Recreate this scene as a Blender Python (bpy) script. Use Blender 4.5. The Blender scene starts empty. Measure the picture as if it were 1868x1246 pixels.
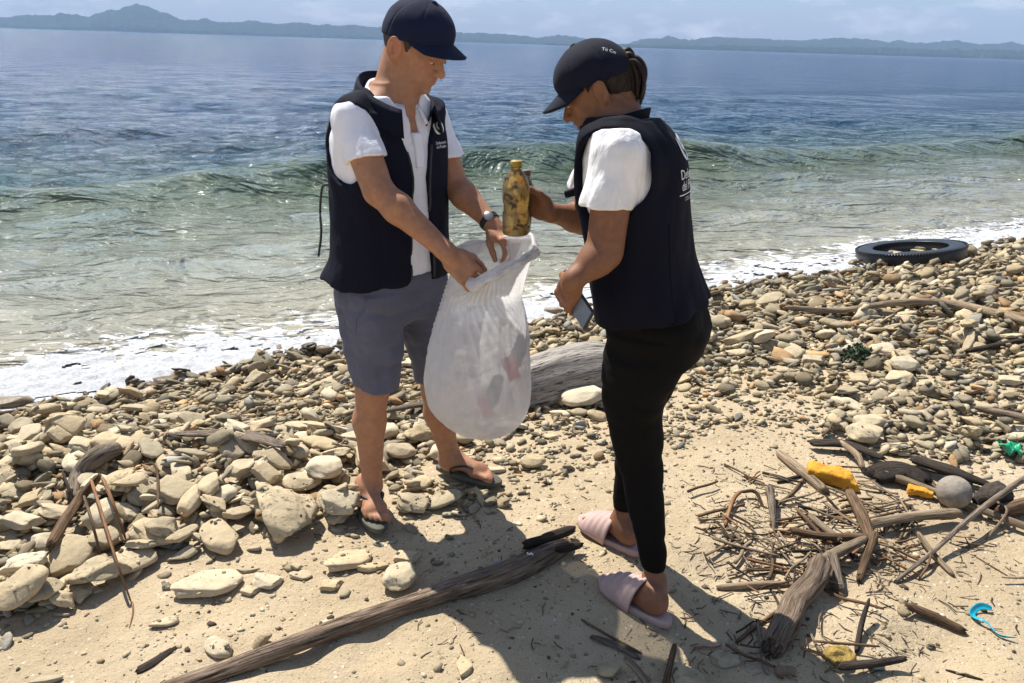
import bpy, bmesh, math, random
import numpy as np
from mathutils import Vector, Matrix
from mathutils.bvhtree import BVHTree

scene = bpy.context.scene
COL = scene.collection
rng = np.random.default_rng(7)
random.seed(7)

# ------------------------------------------------------------------ camera
CAM_H = 1.6
F_PX = 1411.0                       # focal length in photo pixels (1868 wide)
PITCH = math.radians(21.08)
ROLL = math.radians(1.78)
FW = np.array([0, math.cos(PITCH), -math.sin(PITCH)])
_u0 = np.array([0, math.sin(PITCH), math.cos(PITCH)])
_r0 = np.array([1.0, 0, 0])
RT = _r0*math.cos(ROLL) + _u0*math.sin(ROLL)
UP = _u0*math.cos(ROLL) - _r0*math.sin(ROLL)
cam_d = bpy.data.cameras.new('camera')
cam_d.sensor_width = 36.0
cam_d.lens = 36.0*F_PX/1868.0
cam_d.clip_start = 0.05
cam_d.clip_end = 20000
cam = bpy.data.objects.new('camera', cam_d)
COL.objects.link(cam)
cam.matrix_world = Matrix(((RT[0], UP[0], -FW[0], 0), (RT[1], UP[1], -FW[1], 0),
                           (RT[2], UP[2], -FW[2], CAM_H), (0, 0, 0, 1)))
scene.camera = cam

# ------------------------------------------------------------------ light
SUN_EL = math.radians(56.2)
SUN_AZ = (-0.628, 0.778)             # horizontal direction towards the sun (x, y)
_n = math.hypot(*SUN_AZ)
SUN_DIR = Vector((SUN_AZ[0]/_n*math.cos(SUN_EL), SUN_AZ[1]/_n*math.cos(SUN_EL), math.sin(SUN_EL)))
sun_d = bpy.data.lights.new('sun', 'SUN')
sun_d.energy = 5.0
sun_d.angle = math.radians(0.53)
sun_d.color = (1.0, 0.95, 0.86)
sun = bpy.data.objects.new('sun', sun_d)
COL.objects.link(sun)
sun.rotation_euler = SUN_DIR.to_track_quat('Z', 'Y').to_euler()
sun.location = (0, 0, 30)

world = bpy.data.worlds.new('World')
scene.world = world
world.use_nodes = True
wn = world.node_tree
wn.nodes.clear()
w_out = wn.nodes.new('ShaderNodeOutputWorld')
w_bg = wn.nodes.new('ShaderNodeBackground')
w_sky = wn.nodes.new('ShaderNodeTexSky')
w_sky.sky_type = 'NISHITA'
w_sky.sun_disc = False
w_sky.sun_elevation = SUN_EL
w_sky.sun_rotation = math.atan2(SUN_DIR.x, SUN_DIR.y)
w_sky.air_density = 1.0
w_sky.dust_density = 0.35
w_sky.ozone_density = 3.0
w_bg.inputs['Strength'].default_value = 0.074
# soft broken cloud over the whole dome
w_tc = wn.nodes.new('ShaderNodeTexCoord')
w_map = wn.nodes.new('ShaderNodeMapping')
w_map.inputs['Scale'].default_value = (1.0, 1.0, 3.2)
w_map.inputs['Location'].default_value = (1.35, 0.2, 0.0)
w_noise = wn.nodes.new('ShaderNodeTexNoise')
w_noise.inputs['Scale'].default_value = 11.0
w_noise.inputs['Detail'].default_value = 9
w_noise.inputs['Roughness'].default_value = 0.62
w_ramp = wn.nodes.new('ShaderNodeValToRGB')
w_ramp.color_ramp.elements[0].position = 0.50
w_ramp.color_ramp.elements[0].color = (0, 0, 0, 1)
w_ramp.color_ramp.elements[1].position = 0.64
w_ramp.color_ramp.elements[1].color = (0.60, 0.60, 0.60, 1)
w_mix = wn.nodes.new('ShaderNodeMixRGB')
w_mix.inputs['Color2'].default_value = (8.2, 8.2, 8.4, 1)
wn.links.new(w_tc.outputs['Generated'], w_map.inputs['Vector'])
wn.links.new(w_map.outputs['Vector'], w_noise.inputs['Vector'])
wn.links.new(w_noise.outputs['Fac'], w_ramp.inputs['Fac'])
wn.links.new(w_ramp.outputs['Color'], w_mix.inputs['Fac'])
# pale haze low over the sea, all round the horizon
w_sep = wn.nodes.new('ShaderNodeSeparateXYZ')
wn.links.new(w_tc.outputs['Generated'], w_sep.inputs[0])
w_hr = wn.nodes.new('ShaderNodeMapRange')
w_hr.interpolation_type = 'SMOOTHSTEP'
w_hr.inputs['From Min'].default_value = 0.0
w_hr.inputs['From Max'].default_value = 0.11
w_hr.inputs['To Min'].default_value = 0.92
w_hr.inputs['To Max'].default_value = 0.0
wn.links.new(w_sep.outputs['Z'], w_hr.inputs['Value'])
w_hz = wn.nodes.new('ShaderNodeMixRGB')
w_hz.inputs['Color2'].default_value = (3.55, 3.95, 4.75, 1)
wn.links.new(w_hr.outputs[0], w_hz.inputs['Fac'])
wn.links.new(w_sky.outputs['Color'], w_hz.inputs['Color1'])
wn.links.new(w_hz.outputs['Color'], w_mix.inputs['Color1'])
wn.links.new(w_mix.outputs['Color'], w_bg.inputs['Color'])
wn.links.new(w_bg.outputs['Background'], w_out.inputs['Surface'])

scene.view_settings.view_transform = 'Standard'
scene.view_settings.look = 'None'
scene.view_settings.gamma = 1.0
scene.view_settings.exposure = 0.76
scene.render.engine = 'CYCLES'
scene.cycles.use_denoising = True
scene.cycles.max_bounces = 8
scene.cycles.transparent_max_bounces = 12
scene.cycles.volume_bounces = 0
scene.cycles.caustics_reflective = False
scene.cycles.caustics_refractive = False
scene.cycles.sample_clamp_indirect = 6.0


# ------------------------------------------------------------------ helpers: photo pixel -> place
def ray(x, y):
    return FW + RT*(x-934.0)/F_PX + UP*(623.0-y)/F_PX


def W(x, y, Y):
    """point seen at photo pixel (x, y) that stands at ground distance Y"""
    d = ray(x, y)
    return np.array([0, 0, CAM_H]) + d*(Y/d[1])


def G(x, y, z=0.0):
    """point of the level z seen at photo pixel (x, y)"""
    d = ray(x, y)
    return np.array([0, 0, CAM_H]) + d*((z-CAM_H)/d[2])


def depth_of(P):
    return float((np.asarray(P)-[0, 0, CAM_H]) @ FW)


def unit(v):
    v = np.asarray(v, float)
    return v/np.linalg.norm(v)


# ------------------------------------------------------------------ helpers: objects
def tag(o, label=None, cat=None, group=None, kind=None):
    if label: o['label'] = label
    if cat: o['category'] = cat
    if group: o['group'] = group
    if kind: o['kind'] = kind
    return o


def mesh_np(name, V, faces, smooth=True):
    """faces: (n,3) or (n,4) int array, or list of such arrays"""
    me = bpy.data.meshes.new(name)
    V = np.asarray(V, np.float32)
    if not isinstance(faces, list):
        faces = [faces]
    faces = [np.asarray(f, np.int32) for f in faces if len(f)]
    nl = sum(f.size for f in faces)
    npoly = sum(len(f) for f in faces)
    me.vertices.add(len(V))
    me.vertices.foreach_set('co', V.ravel())
    me.loops.add(nl)
    me.loops.foreach_set('vertex_index', np.concatenate([f.ravel() for f in faces]))
    me.polygons.add(npoly)
    tot = np.concatenate([np.full(len(f), f.shape[1], np.int32) for f in faces])
    st = np.concatenate([[0], np.cumsum(tot)[:-1]]).astype(np.int32)
    me.polygons.foreach_set('loop_start', st)
    me.polygons.foreach_set('loop_total', tot)
    me.polygons.foreach_set('use_smooth', np.full(npoly, smooth))
    me.update(calc_edges=True)
    me.validate()
    return me


def link(name, me, mat=None, parent=None):
    o = bpy.data.objects.new(name, me)
    COL.objects.link(o)
    if mat is not None and me is not None and not me.materials:
        me.materials.append(mat)
    if parent is not None:
        o.parent = parent
        o.matrix_parent_inverse = parent.matrix_world.inverted()
    return o


def empty(name, loc):
    o = bpy.data.objects.new(name, None)
    o.empty_display_size = 0.05
    COL.objects.link(o)
    o.location = loc
    o.matrix_world = Matrix.Translation(Vector(loc))
    return o


def vcol(me, name, arr):
    a = me.attributes.new(name, 'FLOAT_COLOR', 'POINT')
    c = np.ones((len(arr), 4), np.float32)
    c[:, :arr.shape[1]] = arr
    a.data.foreach_set('color', c.ravel())


def vfloat(me, name, arr):
    a = me.attributes.new(name, 'FLOAT', 'POINT')
    a.data.foreach_set('value', np.asarray(arr, np.float32))


# ------------------------------------------------------------------ numpy noise
def _hash(ix, iy, iz, seed):
    h = (ix.astype(np.int64)*374761393 + iy.astype(np.int64)*668265263 + iz.astype(np.int64)*2147483647 + seed*1274126177) & 0xffffffff
    h = ((h ^ (h >> 13))*1274126177) & 0xffffffff
    return ((h ^ (h >> 16)) & 0xffff)/65535.0


def vnoise(x, y, z=None, seed=0):
    """value noise in -1..1"""
    x, y, z = np.broadcast_arrays(np.asarray(x, float), np.asarray(y, float), np.asarray(0.0 if z is None else z, float))
    x0, y0, z0 = np.floor(x), np.floor(y), np.floor(z)
    fx, fy, fz = x-x0, y-y0, z-z0
    fx, fy, fz = (t*t*(3-2*t) for t in (fx, fy, fz))
    ix, iy, iz = x0.astype(np.int64), y0.astype(np.int64), z0.astype(np.int64)
    r = 0
    for dx in (0, 1):
        for dy in (0, 1):
            for dz in (0, 1):
                w = (fx if dx else 1-fx)*(fy if dy else 1-fy)*(fz if dz else 1-fz)
                r = r + w*_hash(ix+dx, iy+dy, iz+dz, seed)
    return r*2-1


def fbm(x, y, z=None, octaves=4, seed=0, rough=0.5):
    a, s, r = 1.0, 1.0, 0
    for i in range(octaves):
        r = r + a*vnoise(np.asarray(x)*s, np.asarray(y)*s, None if z is None else np.asarray(z)*s, seed+i*17)
        a *= rough
        s *= 2.03
    return r


# ------------------------------------------------------------------ materials
MATS = {}


def new_mat(name):
    m = bpy.data.materials.new(name)
    m.use_nodes = True
    nt = m.node_tree
    b = nt.nodes['Principled BSDF']
    MATS[name] = m
    return m, nt, b


def nd(nt, typ, **kw):
    n = nt.nodes.new(typ)
    for k, v in kw.items():
        if k in n.inputs:
            n.inputs[k].default_value = v
        else:
            setattr(n, k, v)
    return n


def ramp(nt, fac, stops):
    r = nt.nodes.new('ShaderNodeValToRGB')
    e = r.color_ramp.elements
    while len(e) < len(stops):
        e.new(0.5)
    for el, (p, c) in zip(e, stops):
        el.position = p
        el.color = (c[0], c[1], c[2], 1) if hasattr(c, '__len__') else (c, c, c, 1)
    nt.links.new(fac, r.inputs['Fac'])
    return r.outputs['Color']


def mixc(nt, fac, a, b, mode='MIX'):
    m = nt.nodes.new('ShaderNodeMixRGB')
    m.blend_type = mode
    for sock, v in (('Fac', fac), ('Color1', a), ('Color2', b)):
        if hasattr(v, 'is_linked'):
            nt.links.new(v, m.inputs[sock])
        else:
            m.inputs[sock].default_value = v if sock == 'Fac' else (v[0], v[1], v[2], 1)
    return m.outputs['Color']


def noise(nt, vec, scale, detail=4, rough=0.55, dist=0.0):
    n = nd(nt, 'ShaderNodeTexNoise', Scale=scale, Detail=detail, Roughness=rough, Distortion=dist)
    if vec is not None:
        nt.links.new(vec, n.inputs['Vector'])
    return n.outputs['Fac']


def bump(nt, bsdf, height, strength, dist):
    b = nd(nt, 'ShaderNodeBump', Strength=strength, Distance=dist)
    nt.links.new(height, b.inputs['Height'])
    prev = bsdf.inputs['Normal']
    if prev.is_linked:
        nt.links.new(prev.links[0].from_socket, b.inputs['Normal'])
    nt.links.new(b.outputs['Normal'], bsdf.inputs['Normal'])


def geo_pos(nt):
    return nt.nodes.new('ShaderNodeNewGeometry').outputs['Position']


def scaled(nt, vec, s, rot=(0, 0, 0)):
    m = nt.nodes.new('ShaderNodeMapping')
    m.inputs['Scale'].default_value = s
    m.inputs['Rotation'].default_value = rot
    nt.links.new(vec, m.inputs['Vector'])
    return m.outputs['Vector']


def simple_mat(name, col, rough=0.7, bump_scale=0, bump_str=0.3, bump_dist=0.002, var=0.12, var_scale=20, **extra):
    m, nt, b = new_mat(name)
    tc = nt.nodes.new('ShaderNodeTexCoord').outputs['Object']
    n = noise(nt, tc, var_scale, 5)
    c = ramp(nt, n, [(0.3, tuple(x*(1-var) for x in col)), (0.7, tuple(min(1, x*(1+var)) for x in col))])
    nt.links.new(c, b.inputs['Base Color'])
    b.inputs['Roughness'].default_value = rough
    if bump_scale:
        bump(nt, b, noise(nt, tc, bump_scale, 6), bump_str, bump_dist)
    for k, v in extra.items():
        b.inputs[k].default_value = v
    return m


# ------------------------------------------------------------------ signed-distance modelling (bodies, clothes, fruit, rock)
def smin(a, b, k):
    if k <= 0: return np.minimum(a, b)
    h = np.maximum(k-np.abs(a-b), 0)/k
    return np.minimum(a, b)-h*h*k*0.25


def smax(a, b, k):
    return -smin(-a, -b, k)


class SDF:
    def __init__(s, lo, hi, h):
        s.lo = np.asarray(lo, float)
        s.h = h
        s.n = np.ceil((np.asarray(hi, float)-s.lo)/h).astype(int)+1
        s.f = np.full(s.n, 0.08, np.float32)
        s.ax = [(s.lo[i]+h*np.arange(s.n[i])).astype(np.float32) for i in range(3)]

    def box(s, lo, hi):
        a = np.clip(np.floor((np.asarray(lo)-s.lo)/s.h).astype(int), 0, s.n)
        b = np.clip(np.ceil((np.asarray(hi)-s.lo)/s.h).astype(int)+1, 0, s.n)
        sl = tuple(slice(a[i], b[i]) for i in range(3))
        X = s.ax[0][sl[0]][:, None, None]
        Y = s.ax[1][sl[1]][None, :, None]
        Z = s.ax[2][sl[2]][None, None, :]
        return sl, X, Y, Z

    def op(s, prim, k=0.0, mode='add', pad=0.03):
        fn, lo, hi = prim
        m = pad+k+3*s.h
        sl, X, Y, Z = s.box(np.asarray(lo)-m, np.asarray(hi)+m)
        if 0 in s.f[sl].shape: return
        d = fn(X, Y, Z).astype(np.float32)
        if mode == 'add': s.f[sl] = smin(s.f[sl], d, k)
        elif mode == 'cut': s.f[sl] = smax(s.f[sl], -d, k)
        elif mode == 'and': s.f[sl] = smax(s.f[sl], d, k)

    def add(s, prim, k=0.0): s.op(prim, k, 'add')
    def cut(s, prim, k=0.0): s.op(prim, k, 'cut')

    def half(s, pt, nrm, k=0.0):
        """keep the side opposite to nrm"""
        nrm = unit(nrm)
        X, Y, Z = s.ax[0][:, None, None], s.ax[1][None, :, None], s.ax[2][None, None, :]
        s.f = smax(s.f, ((X-pt[0])*nrm[0]+(Y-pt[1])*nrm[1]+(Z-pt[2])*nrm[2]).astype(np.float32), k)

    def displace(s, fn):
        """add fn(X,Y,Z) near the surface only"""
        idx = np.where(np.abs(s.f) < 0.03)
        s.f[idx] += fn(s.ax[0][idx[0]], s.ax[1][idx[1]], s.ax[2][idx[2]]).astype(np.float32)

    def mesh(s, name, smooth=1):
        V, Q = surface_nets(s.f, s.lo, s.h)
        if smooth: V = lap(V, Q, smooth)
        return mesh_np(name, V, Q)

    def vq(s, smooth=1):
        V, Q = surface_nets(s.f, s.lo, s.h)
        if smooth: V = lap(V, Q, smooth)
        return V, Q


def lap(V, Q, it):
    e = np.concatenate([Q[:, [0, 1]], Q[:, [1, 2]], Q[:, [2, 3]], Q[:, [3, 0]]])
    e = np.concatenate([e, e[:, ::-1]])
    n = len(V)
    deg = np.bincount(e[:, 0], minlength=n)[:, None]
    deg[deg == 0] = 1
    for _ in range(it):
        A = np.stack([np.bincount(e[:, 0], weights=V[e[:, 1], i], minlength=n) for i in range(3)], 1)/deg
        V = V*0.5+A*0.5
    return V


def surface_nets(f, lo, h):
    f = np.pad(f, 1, constant_values=0.08)
    lo = np.asarray(lo)-h
    sg = f < 0
    nx, ny, nz = f.shape
    c = np.zeros((nx-1, ny-1, nz-1), np.uint8)
    for i in (0, 1):
        for j in (0, 1):
            for k in (0, 1):
                c += sg[i:nx-1+i, j:ny-1+j, k:nz-1+k]
    act = (c > 0) & (c < 8)
    I = np.stack(np.nonzero(act), 1)
    idm = np.full(act.shape, -1, np.int32)
    idm[act] = np.arange(len(I))
    acc = np.zeros((len(I), 3))
    cnt = np.zeros(len(I))
    cor = [(i, j, k) for i in (0, 1) for j in (0, 1) for k in (0, 1)]
    val = {q: f[I[:, 0]+q[0], I[:, 1]+q[1], I[:, 2]+q[2]] for q in cor}
    for a in cor:
        for ax in range(3):
            if a[ax] == 0:
                b = list(a); b[ax] = 1; b = tuple(b)
                va, vb = val[a], val[b]
                m = (va < 0) != (vb < 0)
                t = va[m]/(va[m]-vb[m])
                p = np.tile(np.array(a, float), (m.sum(), 1))
                p[:, ax] = t
                acc[m] += p
                cnt[m] += 1
    V = lo+h*(I+acc/np.maximum(cnt, 1)[:, None])
    quads = []
    # edges along each axis
    for ax in range(3):
        s0 = [slice(1, -1)]*3; s0[ax] = slice(0, -1)
        s1 = [slice(1, -1)]*3; s1[ax] = slice(1, None)
        A, B = sg[tuple(s0)], sg[tuple(s1)]
        ch = np.stack(np.nonzero(A != B), 1)
        if not len(ch): continue
        inside = A[tuple(ch.T)]
        base = ch.copy()
        o1, o2 = [(1, 2), (2, 0), (0, 1)][ax]
        # lattice index of the edge: +1 on the two other axes
        base[:, o1] += 1; base[:, o2] += 1

        def cell(d1, d2):
            q = base.copy(); q[:, o1] -= d1; q[:, o2] -= d2
            return idm[q[:, 0], q[:, 1], q[:, 2]]
        q = np.stack([cell(1, 1), cell(0, 1), cell(0, 0), cell(1, 0)], 1)
        q[~inside] = q[~inside][:, ::-1]
        quads.append(q)
    Q = np.concatenate(quads)
    Q = Q[(Q >= 0).all(1)]
    return V, Q


def s_cap(a, b, r1, r2=None):
    a, b = np.asarray(a, float), np.asarray(b, float)
    r2 = r1 if r2 is None else r2
    ba = b-a
    L2 = max(ba @ ba, 1e-9)

    def fn(X, Y, Z):
        h = np.clip(((X-a[0])*ba[0]+(Y-a[1])*ba[1]+(Z-a[2])*ba[2])/L2, 0, 1)
        return np.sqrt((X-a[0]-h*ba[0])**2+(Y-a[1]-h*ba[1])**2+(Z-a[2]-h*ba[2])**2)-(r1+(r2-r1)*h)
    R = max(r1, r2)
    return fn, np.minimum(a, b)-R, np.maximum(a, b)+R


def s_ell(c, r, axes=None):
    c = np.asarray(c, float); r = np.asarray(r, float)
    A = np.eye(3) if axes is None else np.array([unit(v) for v in axes])

    def fn(X, Y, Z):
        x, y, z = X-c[0], Y-c[1], Z-c[2]
        k0 = 0; k1 = 0
        for i in range(3):
            q = x*A[i, 0]+y*A[i, 1]+z*A[i, 2]
            k0 = k0+(q/r[i])**2
            k1 = k1+(q/r[i]**2)**2
        k0 = np.sqrt(k0); k1 = np.sqrt(k1)+1e-9
        return k0*(k0-1)/k1
    e = np.abs(A.T*r).sum(1)
    return fn, c-e, c+e


def s_box(c, r, axes=None, rd=0.003):
    c = np.asarray(c, float); r = np.asarray(r, float)
    A = np.eye(3) if axes is None else np.array([unit(v) for v in axes])

    def fn(X, Y, Z):
        x, y, z = X-c[0], Y-c[1], Z-c[2]
        out = 0; ins = -1e9
        for i in range(3):
            q = np.abs(x*A[i, 0]+y*A[i, 1]+z*A[i, 2])-(r[i]-rd)
            out = out+np.maximum(q, 0)**2
            ins = np.maximum(ins, q)
        return np.sqrt(out)+np.minimum(ins, 0)-rd
    e = np.abs(A.T*r).sum(1)
    return fn, c-e, c+e


def s_zloft(rows, S, Fd, n=2.3, off=0.0):
    """stack of horizontal super-ellipses; rows: (z, cx, cy, half_width, depth_front, depth_back), S side dir, Fd front dir"""
    R = np.array(sorted(rows), float)
    zs = R[:, 0]
    S = unit(S); Fd = unit(Fd)

    def smooth_interp(z, v):
        # Catmull-like smoothing by cubic Hermite
        d = np.gradient(v, zs)
        i = np.clip(np.searchsorted(zs, z)-1, 0, len(zs)-2)
        h = zs[i+1]-zs[i]
        t = np.clip((z-zs[i])/h, 0, 1)
        return ((2*t**3-3*t**2+1)*v[i]+(t**3-2*t**2+t)*h*d[i]+(-2*t**3+3*t**2)*v[i+1]+(t**3-t**2)*h*d[i+1])

    def fn(X, Y, Z):
        z = Z.ravel()
        cx, cy, w, df, db = (smooth_interp(z, R[:, j])[None, None, :] for j in range(1, 6))
        w = w+off; df = df+off; db = db+off
        x, y = X-cx, Y-cy
        u = x*S[0]+y*S[1]
        v = x*Fd[0]+y*Fd[1]
        dd = np.where(v > 0, df, db)
        rr = ((np.abs(u)/w)**n+(np.abs(v)/dd)**n)**(1.0/n)
        loc = np.sqrt(u*u+v*v)
        d = loc*(1-1/np.maximum(rr, 1e-3))
        d = np.where(rr < 0.3, -0.05, d)
        return np.maximum(np.maximum(d, Z-zs[-1]-off), zs[0]-off-Z)
    m = np.max(R[:, 3:6])+abs(off)
    lo = np.array([R[:, 1].min()-m, R[:, 2].min()-m, zs[0]-abs(off)])
    hi = np.array([R[:, 1].max()+m, R[:, 2].max()+m, zs[-1]+abs(off)])
    return fn, lo, hi


def s_off(prim, o):
    fn, lo, hi = prim
    return (lambda X, Y, Z: fn(X, Y, Z)-o), lo-abs(o), hi+abs(o)


def s_max(*pr):
    def fn(X, Y, Z):
        d = pr[0][0](X, Y, Z)
        for p in pr[1:]: d = np.maximum(d, p[0](X, Y, Z))
        return d
    return fn, pr[0][1], pr[0][2]


# ------------------------------------------------------------------ helpers: tubes with UV (wood grain, cords, straps)
def tube_mesh(name, pts, radii, nseg=10, flat=1.0, flat_dir=None, rough=0.0, rscale=30, seed=0, closed=False, jag=0.0):
    P = np.asarray(pts, float)
    n = len(P)
    radii = np.asarray(radii, float)*np.ones(n)
    T = np.gradient(P, axis=0)
    if closed:
        T = np.roll(P, -1, 0)-np.roll(P, 1, 0)
    T = T/np.linalg.norm(T, axis=1)[:, None]
    ref = np.array([0, 0, 1.0]) if flat_dir is None else np.asarray(flat_dir, float)
    if flat_dir is None and abs(T[0] @ ref) > 0.9: ref = np.array([1.0, 0, 0])
    N = ref-(T @ ref)[:, None]*T
    N /= np.linalg.norm(N, axis=1)[:, None]
    B = np.cross(T, N)
    ang = np.linspace(0, 2*math.pi, nseg, endpoint=False)
    V = np.zeros((n, nseg, 3))
    L = np.concatenate([[0], np.cumsum(np.linalg.norm(np.diff(P, axis=0), axis=1))])
    for k, a in enumerate(ang):
        rr = radii.copy()
        if rough:
            rr = rr*(1+rough*fbm(math.cos(a)*1.3+seed*3.1, math.sin(a)*1.3, L*rscale*0.35, 3, seed)
                     + 0.5*rough*vnoise(math.cos(a)*4+seed, math.sin(a)*4, L*rscale*0.12, seed+5))
        V[:, k] = P+N*(rr*math.cos(a)*flat)[:, None]+B*(rr*math.sin(a))[:, None]
    if jag:
        jr = np.random.default_rng(seed+99)
        for e in (0, -1):
            V[e] += T[e]*(jr.uniform(-1, 1, nseg)*jag)[:, None]
    Vf = V.reshape(-1, 3)
    rows = n if closed else n-1
    i, k = np.meshgrid(np.arange(rows), np.arange(nseg), indexing='ij')
    i2 = (i+1) % n
    k2 = (k+1) % nseg
    Q = np.stack([i*nseg+k, i*nseg+k2, i2*nseg+k2, i2*nseg+k], -1).reshape(-1, 4)
    tris = []
    if not closed:
        c0 = len(Vf)
        Vf = np.concatenate([Vf, P[:1], P[-1:]])
        for k in range(nseg):
            tris.append((c0, (k+1) % nseg, k))
            tris.append((c0+1, (n-1)*nseg+k, (n-1)*nseg+(k+1) % nseg))
    me = mesh_np(name, Vf, [Q, np.array(tris, np.int32).reshape(-1, 3)])
    # grain coordinates as attributes: around (cos, sin) and along
    au = np.tile(ang, n); al = np.repeat(L, nseg)
    ra = np.repeat(radii, nseg)
    if not closed:
        au = np.concatenate([au, [0, 0]]); al = np.concatenate([al, [L[0], L[-1]]]); ra = np.concatenate([ra, [0, 0]])
    a = me.attributes.new('grain', 'FLOAT_VECTOR', 'POINT')
    a.data.foreach_set('vector', np.stack([np.cos(au)*ra, np.sin(au)*ra, al*0.06+seed*0.37], 1).astype(np.float32).ravel())
    return me


def bez(pts, n):
    """smooth Catmull-Rom through pts, n samples"""
    P = np.asarray(pts, float)
    P = np.concatenate([[2*P[0]-P[1]], P, [2*P[-1]-P[-2]]])
    m = len(P)-3
    out = []
    for t in np.linspace(0, m-1e-6, n):
        i = int(t); u = t-i
        a, b, c, d = P[i:i+4]
        out.append(0.5*((2*b)+(-a+c)*u+(2*a-5*b+4*c-d)*u*u+(-a+3*b-3*c+d)*u**3))
    return np.array(out)


# ================================================================== THE SETTING
SEA_Z = -0.35
N_SEA = np.array([-0.492, 0.8706])
A_SEA = np.array([0.8706, 0.492])
C_SEA = 4.87


def shore_s(x, y):
    return x*N_SEA[0]+y*N_SEA[1]-C_SEA


def terrain(x, y):
    x = np.asarray(x, float); y = np.asarray(y, float)
    t = -shore_s(x, y)
    z = np.interp(t, [-60, -8, -1.0, 0.0, 0.5, 1.5, 2.4, 3.4, 5, 12, 60],
                  [-4.0, -1.4, -0.55, -0.43, -0.30, -0.10, -0.012, 0.0, 0.0, 0.25, 1.5])
    near = np.clip(1-np.abs(t-3)/6, 0, 1)
    z = z+near*(0.012*fbm(x*1.7, y*1.7, octaves=3, seed=3)+0.006*fbm(x*7, y*7, octaves=3, seed=4))
    # heap of stones on the left, scuffed hollows in the sand
    z = z+0.10*np.exp(-(((x+1.45)/0.75)**2+((y-2.75)/0.42)**2))
    for cx, cy, r, d in ((0.55, 1.62, .09, .02), (0.1, 1.55, .10, .018), (-0.35, 1.72, .08, .014), (0.9, 1.6, .10, .02), (1.25, 1.75, .12, .025),
                         (0.7, 2.1, .1, .018), (0.25, 1.75, .12, .02), (-0.75, 1.62, .09, .015), (1.05, 2.05, .1, .02), (1.45, 1.5, .1, .02)):
        q = ((x-cx)**2+(y-cy)**2)/r**2
        z = z-d*np.exp(-q)+0.5*d*np.exp(-(np.sqrt(q)-1.5)**2*3)
    return z


# ---- ground sheet
gx = np.concatenate([[-400, -150, -60, -25, -12, -8, -6], np.arange(-5, -1.9, 0.07), np.arange(-1.9, 1.95, 0.02), np.arange(1.95, 9, 0.07), [9.5, 11, 14, 20, 30, 60, 150, 400]])
gy = np.concatenate([[-300, -100, -40, -15, -6, -3, -1, 0, 0.5, 0.8], np.arange(0.95, 2.9, 0.02), np.arange(2.9, 9.6, 0.06), [10, 11, 13, 16, 22, 40, 80]])
GX, GY = np.meshgrid(gx, gy, indexing='ij')
GZ = terrain(GX, GY)
nX, nY = GX.shape
ii, jj = np.meshgrid(np.arange(nX-1), np.arange(nY-1), indexing='ij')
Qg = np.stack([ii*nY+jj, (ii+1)*nY+jj, (ii+1)*nY+jj+1, ii*nY+jj+1], -1).reshape(-1, 4)

m_sand, nt, b = new_mat('sand')
pos = geo_pos(nt)
big = noise(nt, pos, 1.6, 5, 0.6)
c = ramp(nt, big, [(0.3, (0.36, 0.300, 0.220)), (0.5, (0.42, 0.355, 0.262)), (0.72, (0.49, 0.42, 0.325))])
fine = noise(nt, pos, 260, 3, 0.7)
c = mixc(nt, 0.5, c, ramp(nt, fine, [(0.35, (0.30, 0.24, 0.16)), (0.55, (0.75, 0.62, 0.44))]), 'SOFT_LIGHT')
vo = nd(nt, 'ShaderNodeTexVoronoi', Scale=75.0)
nt.links.new(pos, vo.inputs['Vector'])
spk = ramp(nt, vo.outputs['Distance'], [(0.12, 1.0), (0.24, 0.0)])
spk_sel = ramp(nt, noise(nt, pos, 30, 3), [(0.47, 0.0), (0.56, 0.95)])
c = mixc(nt, mixc(nt, 1.0, spk, spk_sel, 'MULTIPLY'), c, (0.13, 0.10, 0.07))
vo2 = nd(nt, 'ShaderNodeTexVoronoi', Scale=48.0)
nt.links.new(scaled(nt, pos, (1, 1, 1), (0, 0, 0.7)), vo2.inputs['Vector'])
wsp = ramp(nt, vo2.outputs['Distance'], [(0.15, 1.0), (0.28, 0.0)])
wsel = ramp(nt, noise(nt, pos, 17, 3), [(0.54, 0.0), (0.62, 0.8)])
c = mixc(nt, mixc(nt, 1.0, wsp, wsel, 'MULTIPLY'), c, (0.72, 0.66, 0.54))
nt.links.new(c, b.inputs['Base Color'])
b.inputs['Roughness'].default_value = 0.95
b.inputs['Specular IOR Level'].default_value = 0.15
bump(nt, b, noise(nt, pos, 22, 8, 0.68), 0.8, 0.020)
bump(nt, b, noise(nt, pos, 170, 4, 0.75), 0.7, 0.0045)
bump(nt, b, wsp, 0.35, 0.004)
link('ground', mesh_np('ground', np.stack([GX, GY, GZ], -1).reshape(-1, 3), Qg), m_sand)['kind'] = 'structure'

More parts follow.
